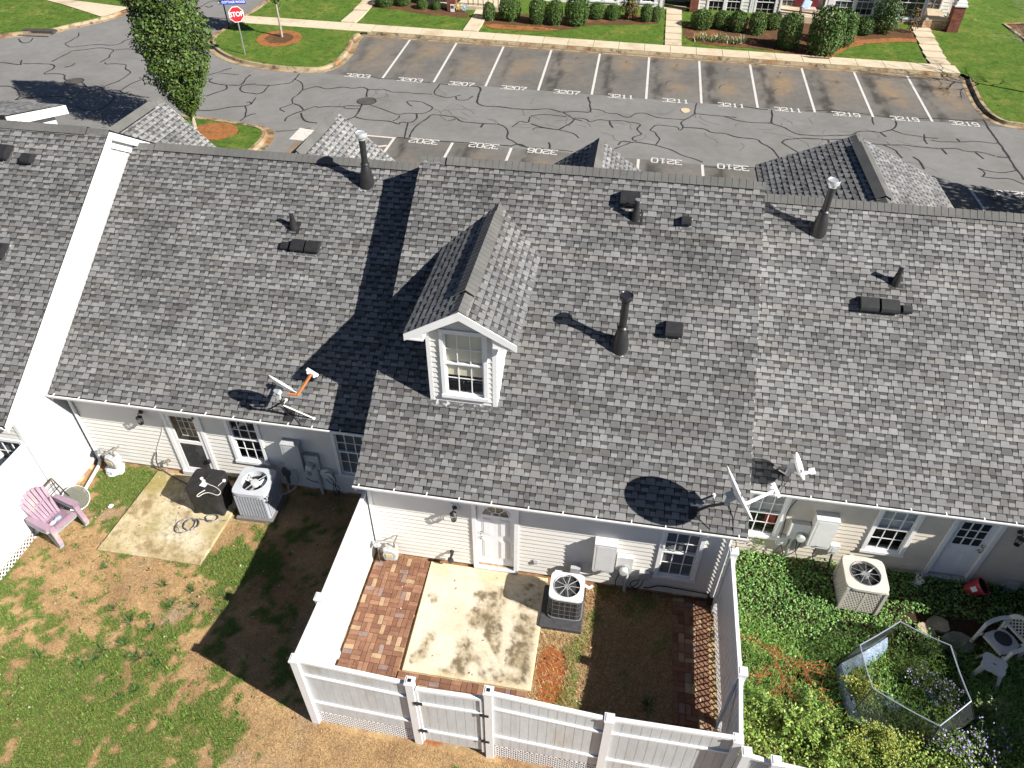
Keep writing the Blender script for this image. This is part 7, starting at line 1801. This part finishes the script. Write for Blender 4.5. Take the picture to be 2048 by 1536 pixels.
# ------------------------------------------------------------------ overgrown yard
rnd = random.Random(99)
IVY = [(.07, .18, .035), (.115, .26, .05), (.16, .32, .07), (.21, .36, .10), (.05, .13, .025)]
GRS = [(.14, .28, .04), (.19, .35, .06), (.25, .39, .08), (.09, .19, .03), (.32, .42, .13)]
WEED = [(.19, .31, .05), (.26, .37, .065), (.14, .25, .04), (.34, .40, .09), (.09, .17, .03)]
bareC = G(1885, 1240); bare2 = G(1960, 1230)
HEX = [(p.x, p.y) for p in bs]
def cover_density(x, y):
    d = 1.0
    d -= 1.3*ell(x, y, bareC.x, bareC.y, 1.15, .62)+1.0*ell(x, y, bare2.x, bare2.y-.2, 1.2, .9)
    if y > 9.4 and x > 6.4: d = max(d, .75)
    if y < 7.6 and x > 7.2: d = max(d, .8)
    return d+.5*fbm(x, y, 1.3, 3, 3)
gb = MB(); lv = MB()
for _ in range(52000):
    x, y = rnd.uniform(2.92, 10.3), rnd.uniform(4.7, 10.4)
    if y < 5.3 and x < 7.0: continue
    if inpoly(x, y, HEX) and rnd.random() < .35: continue
    if abs(x-5.66) < .42 and abs(y-9.66) < .42: continue
    den = cover_density(x, y)
    if rnd.random() > den: continue
    z = hgt(x, y)-.02; h = .14+.16*fbm(x, y, .9, 3, 4)+.05*fbm(x, y, 3, 2, 6); h = max(.03, h)
    south = sm(9.0, 8.2, y+.3*fbm(x, y, 1, 2, 8))
    if y < 6.9: south = .55+.3*fbm(x, y, 1.5, 2, 12)
    if rnd.random() < south*.65:
        c = rnd.choice(GRS if y > 7 else WEED); blade(gb, x, y, z, rnd.uniform(.18, .42), rnd.uniform(.007, .013), rnd.gauss(.6, 1.3), rnd.uniform(.45, .95), shade(c, rnd.uniform(.7, 1.2)), .6)
    else:
        c = rnd.choice(IVY if y > 6.9 else WEED); hh = h*rnd.uniform(.5, 1.35)+(rnd.random()**4*.22 if y < 6.9 else 0)
        leaf(lv, V3((x, y, z+.02+hh)), (V3((.25, -.15, 1))+rvec(rnd)*.75).normalized(), rnd.uniform(.030, .062), shade(c, rnd.uniform(.7, 1.2)), .8, rnd)
tag(lv.build('ground_cover', LEAF, fix=False), kind='stuff'); tag(gb.build('long_grass', BLADE, fix=False), kind='stuff')
# strip of weeds outside the cross fence and at the bottom edge
def spray_plant(name, label, cat, P, h, r, n, stem_c, leaf_cols, size, seed, tip=None, lean=(0, 0), nst=14):
    """upright branching herb: stems with leaves, optional coloured tips"""
    t = thing(name, label, cat, tuple(P)); rn = random.Random(seed); st = MB(); lf = MB(); tp2 = MB()
    for k in range(nst):
        a = rn.random()*6.28; rr = r*rn.uniform(.2, 1); hh = h*rn.uniform(.6, 1.05)
        p0 = V3((rn.gauss(0, .06), rn.gauss(0, .06), 0)); p2 = V3((rr*cos(a)+lean[0], rr*sin(a)+lean[1], hh)); p1 = p0.lerp(p2, .5)+V3((0, 0, hh*.18)); pts = smooth3([p0, p1, p2], 2)
        st.tube(pts, [.007-.004*i/len(pts) for i in range(len(pts))], 4)
        for _ in range(n//nst):
            q = rn.uniform(.25, 1.0); p = pts[min(len(pts)-1, int(q*len(pts)))]+rvec(rn)*.06; leaf(lf, p, (V3((0, 0, 1))+rvec(rn)*.8).normalized(), size*rn.uniform(.6, 1.3), shade(rn.choice(leaf_cols), rn.uniform(.75, 1.2)), .45, rn)
        if tip:
            for _ in range(tip[1]): leaf(tp2, p2+V3((rn.gauss(0, tip[2]), rn.gauss(0, tip[2]), rn.gauss(0, tip[2]))), (V3((.3, -.1, 1))+rvec(rn)*.7).normalized(), tip[3]*rn.uniform(.7, 1.2), shade(rn.choice(tip[0]), rn.uniform(.8, 1.2)), .8, rn)
    st.build('stems', stem_c, t, local=True, fix=False); lf.build('foliage', LEAF, t, local=True, fix=False)
    if tip: tp2.build('blossom', FLOW, t, local=True, fix=False)
    return t
GOLD = [(.34, .33, .045), (.40, .38, .07), (.26, .29, .05), (.20, .25, .05)]; PURP = [(.36, .30, .60), (.46, .40, .70), (.28, .22, .52)]; LIME = [(.20, .26, .03), (.26, .31, .05), (.14, .21, .03)]
GST = mat('green_stem', (.10, .14, .03), .7)
spray_plant('goldenrod', 'round yellow-green goldenrod clump seen through the left film panel', 'plant', G(1702, 1398), .62, .27, 700, GST, LIME, .05, 51, (GOLD, 26, .05, .035), nst=22)
spray_plant('goldenrod', 'feathery goldenrod clump at the bottom, left of centre in the weeds', 'plant', G(1700, 1500), .5, .34, 600, GST, LIME, .05, 52, (GOLD, 16, .05, .03), nst=16)
spray_plant('goldenrod', 'feathery goldenrod clump below the film enclosure', 'plant', G(1775, 1512), .55, .36, 700, GST, LIME, .045, 53, (GOLD, 20, .06, .03), nst=20)
spray_plant('goldenrod', 'goldenrod leaning against the film enclosure by the little blue ball', 'plant', G(1742, 1478), .5, .25, 450, GST, LIME, .045, 54, (GOLD, 14, .04, .03), nst=14)
spray_plant('leafy_weed', 'tall leafy weed by the fence corner with round pale leaves', 'plant', G(1580, 1462), .6, .4, 900, GST, WEED, .075, 55, nst=20)
spray_plant('leafy_weed', 'bushy weed under the red stems', 'plant', G(1610, 1430), .45, .4, 700, GST, WEED, .06, 56, nst=18)
spray_plant('leafy_weed', 'leafy weed at the very bottom beside the cross fence', 'plant', G(1640, 1505), .5, .42, 800, GST, WEED, .07, 57, nst=18)
spray_plant('leafy_weed', 'bushy weed close to the dividing fence post', 'plant', G(1535, 1420), .42, .35, 600, GST, WEED, .055, 58, nst=16)
spray_plant('leafy_weed', 'small green weed growing up the beige wall by the red cloth window', 'plant', G(1508, 1098), .55, .2, 380, GST, [(.13, .2, .04), (.18, .25, .05)], .05, 59, nst=12)
spray_plant('flowering_clump', 'clump of lavender flowers inside the film enclosure', 'plant', G(1880, 1400), .42, .36, 500, GST, [(.06, .10, .03), (.09, .14, .04)], .05, 60, (PURP, 4, .05, .035), nst=22)
spray_plant('flowering_clump', 'lavender flowers in the middle of the film enclosure', 'plant', G(1830, 1360), .35, .34, 420, GST, [(.05, .09, .03), (.08, .12, .035)], .05, 61, (PURP, 3, .05, .035), nst=18)
spray_plant('flowering_clump', 'lavender flowers spilling out below the right film panel', 'plant', G(1885, 1510), .42, .40, 560, GST, [(.08, .13, .04), (.13, .19, .06)], .05, 62, (PURP, 5, .05, .04), nst=24)
spray_plant('flowering_clump', 'pale lavender flowers at the bottom edge, furthest from the dividing fence', 'plant', G(1955, 1500), .40, .42, 560, GST, [(.10, .16, .05), (.15, .21, .07)], .05, 63, (PURP, 4, .05, .04), nst=22)
spray_plant('leafy_weed', 'leafy weeds climbing outside the right film panel', 'plant', G(1965, 1430), .5, .32, 620, GST, [(.10, .17, .05), (.14, .21, .06), (.2, .25, .1)], .05, 64, nst=18)
spray_plant('leafy_weed', 'low weeds trailing right of the film enclosure in shade', 'plant', G(2005, 1490), .4, .36, 520, GST, [(.09, .15, .04), (.14, .2, .05)], .055, 65, nst=16)
spray_plant('leafy_weed', 'tufted leafy growth in the middle of the film enclosure by its rim', 'plant', G(1850, 1310), .4, .3, 500, GST, [(.07, .13, .03), (.10, .17, .04)], .05, 66, nst=16)
# red-stemmed weed sprawling away from the dividing fence
t = thing('red_stemmed_weed', 'sprawling weed with long red branching stems between dividing fence and film enclosure', 'plant', tuple(G(1490, 1275)))
rn = random.Random(7); mb = MB(); lf = MB()
runs = [[(1484, 1272, .35), (1510, 1282, .45), (1545, 1300, .50), (1580, 1318, .45), (1605, 1330, .40), (1640, 1328, .35), (1662, 1336, .3)], [(1545, 1300, .50), (1552, 1330, .45), (1568, 1352, .40), (1580, 1382, .30), (1582, 1400, .2)], [(1605, 1330, .42), (1615, 1355, .38), (1635, 1380, .32), (1655, 1400, .25), (1660, 1420, .15)], [(1500, 1350, .3), (1520, 1352, .28), (1545, 1345, .3)], [(1568, 1352, .4), (1560, 1375, .3), (1545, 1395, .2)], [(1590, 1330, .4), (1625, 1342, .36), (1650, 1350, .3)], [(1535, 1296, .48), (1565, 1318, .5), (1590, 1338, .4)]]
for r in runs:
    pts = smooth3([Zp(x, y, z) for x, y, z in r], 2); mb.tube(pts, [.010-.006*i/len(pts) for i in range(len(pts))], 5)
    for i in range(0, len(pts)-1):
        for _q in range(2):
            q = pts[i]; d = (V3(a*b for a, b in zip(rvec(rn), (1, 1, .5))))*rn.uniform(.08, .30); mb.tube([q, q+d*.6+V3((0, 0, .02)), q+d], .004, 4)
            for _ in range(3): leaf(lf, q+d*rn.random()+rvec(rn)*.03, rvec(rn), .04, shade(rn.choice(WEED), rn.uniform(.7, 1.1)), .4, rn)
off_ = -t.location
for m_ in (mb, lf): m_.v = [tuple(V3(v)+off_) for v in m_.v]
mb.build('stems', TWIG, t, local=True, fix=False); lf.build('foliage', LEAF, t, local=True, fix=False)
# ------------------------------------------------------------------ houses across the road
def zb_(x, y): return hgt(x, y)+.13
def wrect(a, b, y):
    p, q = W(*a, y), W(*b, y); return (p.x, q.x, q.z, p.z)
FSID = mat('far_white_siding', (.68, .67, .63), .5, var=(2, .05))
FGREY = mat('far_grey_siding', (.34, .36, .38), .5, var=(2, .05))
def far_house(label, x0, x1, y, base, secs, hgt_=4.6, roof=True, sid=FSID):
    """secs: list of (x0, x1, y, siding material, holes)"""
    t = thing('row_house', label, 'house', ((x0+x1)/2, y+3, base))
    mb = MB(); mb.box(x0+.1, x1-.1, y+1.6, y+9, base-1, base+hgt_); mb.build('wall', sid, t)
    for (a, b, yy, m, holes) in secs:
        mb = MB(); siding(mb, V3((a, yy, 0)), V3((1, 0, 0)), b-a, base+.05, base+hgt_, V3((0, -1, 0)), [(h[0]+.03-a, h[1]-.03-a, h[2]+.03, h[3]-.03) for h in holes], e=.19)
        for k in range(len(mb.v)): pass
        mb.build('front_cladding', m, t, fix=False)
        for xs in (a, b-.10):
            mb = MB(); mb.box(xs-.003, xs+.103, yy-.045, yy+.05, base-.1, base+hgt_); mb.build('corner_board', TRIM, t)
        mb = MB(); mb.box(a+.01, b-.01, yy+.32, y+1.7, base-1, base+hgt_-.02); mb.box(a+.01, b-.01, yy-.012, yy+.31, base-1, base+.048); mb.build('foundation', FOUND, t)
    if roof:
        mb = MB(); yr = y+4.5
        mb.prism([(x0-.2, y-.5, base+hgt_), (x0-.2, yr, base+hgt_+3.0), (x0-.2, y+9.5, base+hgt_), (x0-.2, y+9.5, base+hgt_-.2), (x0-.2, y-.5, base+hgt_-.2)], (x1-x0+.4, 0, 0)); mb.build('roof', CAPM, t)
    return t
def pillar(t, x, y, z0, zb1, zt, w=.55, white=.34):
    rnd = random.Random(int(x*100)); mb = MB(); n = int((zb1-z0)/.075)
    for k in range(n):
        for s in range(2):
            for (ox, oy, sx, sy) in ((-w/2, -w/2, w, .10), (-w/2, w/2-.1, w, .10), (-w/2, -w/2+.1, .1, w-.2), (w/2-.1, -w/2+.1, .1, w-.2)):
                L = sx if sx > sy else sy; o = L*(.5 if k % 2 else .38)
                r = (0, o-.006) if s == 0 else (o+.006, L); c = V3((.27, .085, .05)).lerp(V3((.14, .05, .04)), rnd.random())
                if sx > sy: mb.box(x+ox+r[0], x+ox+r[1], y+oy, y+oy+sy, z0+k*.075, z0+k*.075+.066, None, tuple(c))
                else: mb.box(x+ox, x+ox+sx, y+oy+r[0], y+oy+r[1], z0+k*.075, z0+k*.075+.066, None, tuple(c))
    mb.box(x-w/2+.02, x+w/2-.02, y-w/2+.02, y+w/2-.02, z0-.3, zb1, None, (.35, .30, .26))
    o = mb.build('brick_pier', BRICKW, t, fix=False)
    mb = MB(); mb.box(x-w/2-.05, x+w/2+.05, y-w/2-.05, y+w/2+.05, zb1, zb1+.08); mb.prism([(x-w/2+.02, y-w/2+.02, zb1+.08), (x+w/2-.02, y-w/2+.02, zb1+.08), (x+w/2-.02, y+w/2-.02, zb1+.08), (x-w/2+.02, y+w/2-.02, zb1+.08)], (0, 0, .18)); mb.box(x-white/2, x+white/2, y-white/2, y+white/2, zb1+.26, zt); mb.build('porch_column', TRIM, t)
# unit A: shaded porch with a brick pier
b = zb_(-12, 49.5)
A = far_house('far row house at the upper left with dark porch behind a brick pier', -21.8, -8.4, 51.2, b, [(-21.8, -14.2, 50.4, FGREY, []), (-13.9, -9.0, 52.2, FGREY, [])])
pillar(A, W(905, 24, 48.9).x, 48.9, zb_(-11.7, 48.9)-.05, b+1.25, b+2.7, .55)
mb = MB(); mb.box(-13.9, -8.6, 49.1, 52.2, b-.5, b+.16); mb.build('porch_floor', WALK, A)
mb = MB(); mb.box(-14.2, -8.4, 48.6, 52.3, b+2.7, b+2.95); mb.build('porch_roof', TRIM, A)
mb = MB()
for k in range(7): mb.box(-11.0+k*.32, -10.96+k*.32, 49.3, 49.34, b+.16, b+1.05)
mb.box(-11.1, -8.8, 49.28, 49.36, b+1.02, b+1.1); mb.build('porch_railing', BLACK, A)
t = thing('garden_flag', 'small white garden flag with dark picture beside the brick pier', 'flag', tuple(G(905, 28, .13)))
P = W(905, 16, 48.45); mb = MB(); mb.box(P.x-.13, P.x+.13, 48.44, 48.455, P.z-.22, P.z+.22); mb.build('cloth', SIGNW, t)
mb = MB(); mb.box(P.x-.09, P.x+.09, 48.43, 48.4395, P.z-.02, P.z+.14); mb.build('print', mat('dark_print', (.10, .07, .08), .8, var=(30, .6)), t)
mb = MB(); mb.tube([(P.x-.16, 48.45, b-.2), (P.x-.16, 48.45, P.z+.25), (P.x+.14, 48.45, P.z+.25)], .012, 6); mb.build('pole', BLACK, t)
def pinwheel(px, py, y, col, lab):
    P = W(px, py, y); t = thing('pinwheel_flower', lab, 'garden ornament', (P.x, y, zb_(P.x, y))); mb = MB(); r = .2
    for k in range(9):
        a = 2*pi*k/9; mb.prism([(P.x+.04*cos(a), y, P.z+.04*sin(a)), (P.x+r*cos(a-.22), y-.01, P.z+r*sin(a-.22)), (P.x+r*1.15*cos(a), y-.02, P.z+r*1.15*sin(a)), (P.x+r*cos(a+.22), y-.01, P.z+r*sin(a+.22))], (0, .008, 0))
    mb.build('petals', mat('petal_'+str(px), col, .5), t); mb = MB(); mb.lathe([(.05, -.01), (.05, .02)], 10, Matrix.Translation((P.x, y-.01, P.z)) @ Matrix.Rotation(pi/2, 4, 'X')); mb.build('centre', SIGNW, t)
    mb = MB(); mb.tube([(P.x, y+.02, zb_(P.x, y)-.1), (P.x, y+.02, P.z)], .012, 6); mb.build('stake', BLACK, t)
pinwheel(916, 12, 48.55, (.62, .50, .08), 'yellow metal flower ornament on the brick pier'); pinwheel(929, 14, 48.6, (.42, .60, .80), 'pale blue metal daisy right of the brick pier')
# unit B: white siding with paired window and grey entry
yB = 51.6; b = zb_(-3, yB)-.05
w1 = wrect((1181, -26), (1236, 6), yB); w2 = wrect((1283, -26), (1311, 8), yB)
B_ = far_house('far row house with white siding, paired window and recessed grey entry', -8.3, 3.1, 51.6, b, [(-8.3, w2[1]+.35, yB, FSID, [w1, w2]), (w2[1]+.36, 1.2, yB+.25, FGREY, [])])
mw = (w1[0]+w1[1])/2
window(B_, w1[0], mw+.03, w1[2], w1[3], yB, cw=.1, blind=(1, .05), label=None); window(B_, mw+.031, w1[1], w1[2], w1[3], yB, cw=.1, blind=None); window(B_, *w2, yB, cw=.1, blind=None)
for q in ((1050, 0), (1108, 2)):
    P = W(*q, yB)
mb = MB(); mb.box(1.25, 2.55, 53.0, 53.1, b, b+2.4); mb.build('entry_door', mat('entry_grey', (.30, .32, .34), .5, var=(3, .05)), B_)
mb = MB(); mb.box(1.2, 2.6, 51.5, 53.0, b-.6, b+.03); mb.build('entry_floor', WALK, B_)
pillar(B_, W(1385, 30, 51.5).x, 51.5, b-.4, b+2.6, b+3.2, .5)
mb = MB(); mb.box(1.1, 3.1, 51.0, 53.2, b+2.75, b+3.0); mb.build('porch_roof', TRIM, B_)
# unit C: the right hand house with porch, seat, bay and stepped entrance
yC = 52.0; b = zb_(9, yC)-.02
cA = wrect((1420, -30), (1480, 34), 51.9); cB = wrect((1517, -30), (1547, 38), 51.9); cC = wrect((1568, -30), (1628, 30), 53.0); cD = wrect((1676, -30), (1744, 35), 52.4); cE = wrect((1806, -30), (1842, 40), 51.6); cF = wrect((1850, -30), (1880, 24), 53.4)
xs = [W(1392, 30, 51.9).x, W(1500, 30, 51.9).x, W(1558, 30, 51.9).x, W(1640, 30, 53).x, W(1780, 30, 52.4).x, W(1848, 30, 51.6).x, W(1893, 30, 53.4).x]
C_ = far_house('far row house at the right with porch swing, bay and concrete steps', xs[0], xs[6]+.2, 51.9, b,
    [(xs[0], xs[1]-.02, 51.9, FSID, [cA]), (xs[1], xs[2], 51.9, STONEV, [cB]), (xs[2]+.02, xs[3]-.02, 53.0, FSID, [cC]), (xs[3], xs[4]-.02, 52.4, FSID, [cD]), (xs[4], xs[5], 51.6, FSID, [cE]), (xs[5]+.02, xs[6]+.2, 53.4, FSID, [cF])])
def pair(t, w, y, **k):
    m = (w[0]+w[1])/2; window(t, w[0], m+.03, w[2], w[3], y, cw=.1, **k); window(t, m+.031, w[1], w[2], w[3], y, cw=.1, **k)
pair(C_, cA, 51.9, blind=None); window(C_, *cB, 51.9, cw=.1, blind=None); pair(C_, cC, 53.0, blind=(1, .1)); pair(C_, cD, 52.4, blind=(1, .2)); window(C_, *cE, 51.6, cw=.1, blind=None); window(C_, *cF, 53.4, cw=.1, blind=(1, .0))
P = W(1655, 28, 51.2); mb = MB(); mb.box(P.x-.22, P.x+.22, 51.0, 51.44, P.z-.4, P.z); mb.prism([(P.x-.20, 51.02, P.z), (P.x+.20, 51.02, P.z), (P.x+.20, 51.42, P.z), (P.x-.20, 51.42, P.z)], (0, 0, .3)); mb.box(P.x-.15, P.x+.15, 51.07, 51.37, P.z+.3, b+3); mb.build('porch_column', TRIM, C_)
mb = MB(); mb.box(xs[2], xs[3]+.6, 50.6, 53.0, b-.5, b+.25); mb.build('porch_floor', WALK, C_)
P = W(1900, 64, 51.0); pillar(C_, P.x, 51.0, P.z-.2, P.z+1.45, P.z+4, .62, .42)
mb = MB(); mb.box(xs[5], P.x-.31, 51.0, 53.4, b-.5, b+.42); mb.build('porch_floor', WALK, C_)
mb = MB(); mb.box(xs[5]-.1, P.x-.3, 50.99, 51.0, b-.3, b+.30); mb.build('porch_riser', FOUND, C_)
mb = MB(); mb.beam((P.x-.30, 51.0, b+1.35), (xs[6]-.1, 53.3, b+1.35), .08, .08); mb.beam((P.x-.30, 51.0, b+.55), (xs[6]-.1, 53.3, b+.55), .06, .06)
for k in range(9): q = V3((P.x-.30, 51.0, 0)).lerp(V3((xs[6]-.1, 53.3, 0)), (k+.5)/9); mb.box(q.x-.02, q.x+.02, q.y-.02, q.y+.02, b+.55, b+1.35)
mb.build('porch_railing', TRIM, C_)
mb = MB(); q = W(1908, 58, 50.9); mb.box(q.x-.1, q.x+.14, 50.7, 51.2, q.z-.3, q.z+.45); mb.build('meter_box', SIGNW, C_)
# porch seat with a cushion
P = W(1612, 34, 50.6); t = thing('porch_chair', 'dark red cushioned porch chair behind the boxwoods', 'chair', (P.x, 50.6, b+.25))
mb = MB(); mb.rbox(P.x-.45, P.x+.45, 50.3, 50.9, b+.65, b+.78, .06); mb.build('seat', mat('tan_cushion', (.50, .38, .32), .8), t)
mb = MB(); mb.prism([(P.x-.1+.75*cos(pi*k/10), 50.95, b+.75+.72*sin(pi*k/10)) for k in range(11)], (0, .12, 0)); mb.build('backrest', mat('dark_red_cushion', (.16, .02, .02), .8), t)
for sx in (-.4, .4):
    for yy in (50.35, 50.85):
        mb = MB(); mb.box(P.x+sx-.03, P.x+sx+.03, yy-.03, yy+.03, b+.25, b+.66); mb.build('leg', BLACK, t)
mb = MB(); Q = W(1608, 31, 50.45); M = Matrix.Translation((Q.x, 50.5, b+.98)) @ Matrix.Rotation(radians(-25), 4, 'X') @ Matrix.Rotation(radians(18), 4, 'Y'); mb.rbox(-.25, .25, -.07, .07, -.25, .25, .06, M); tag(mb.build('pillow', mat('pale_blue_pillow', (.42, .55, .70), .9, var=(8, .15))), 'pale blue square pillow leaning on the porch chair', 'pillow')
# kerbed mulch corner with a lighter edge at the far right of the big lawn
pts = gp(None, [(2008, 49), (2060, 48), (2110, 90), (2062, 88)], .13)
tag(drape('mulch_bed', pts, .137, MULCHB, 1.0), kind='structure')
mb = MB(); strip(mb, split2([pts[1], pts[0], pts[3], (pts[3][0]+1.5, pts[3][1]-.6)]), .22, .19); tag(mb.build('kerb', CURB, fix=False), kind='structure')
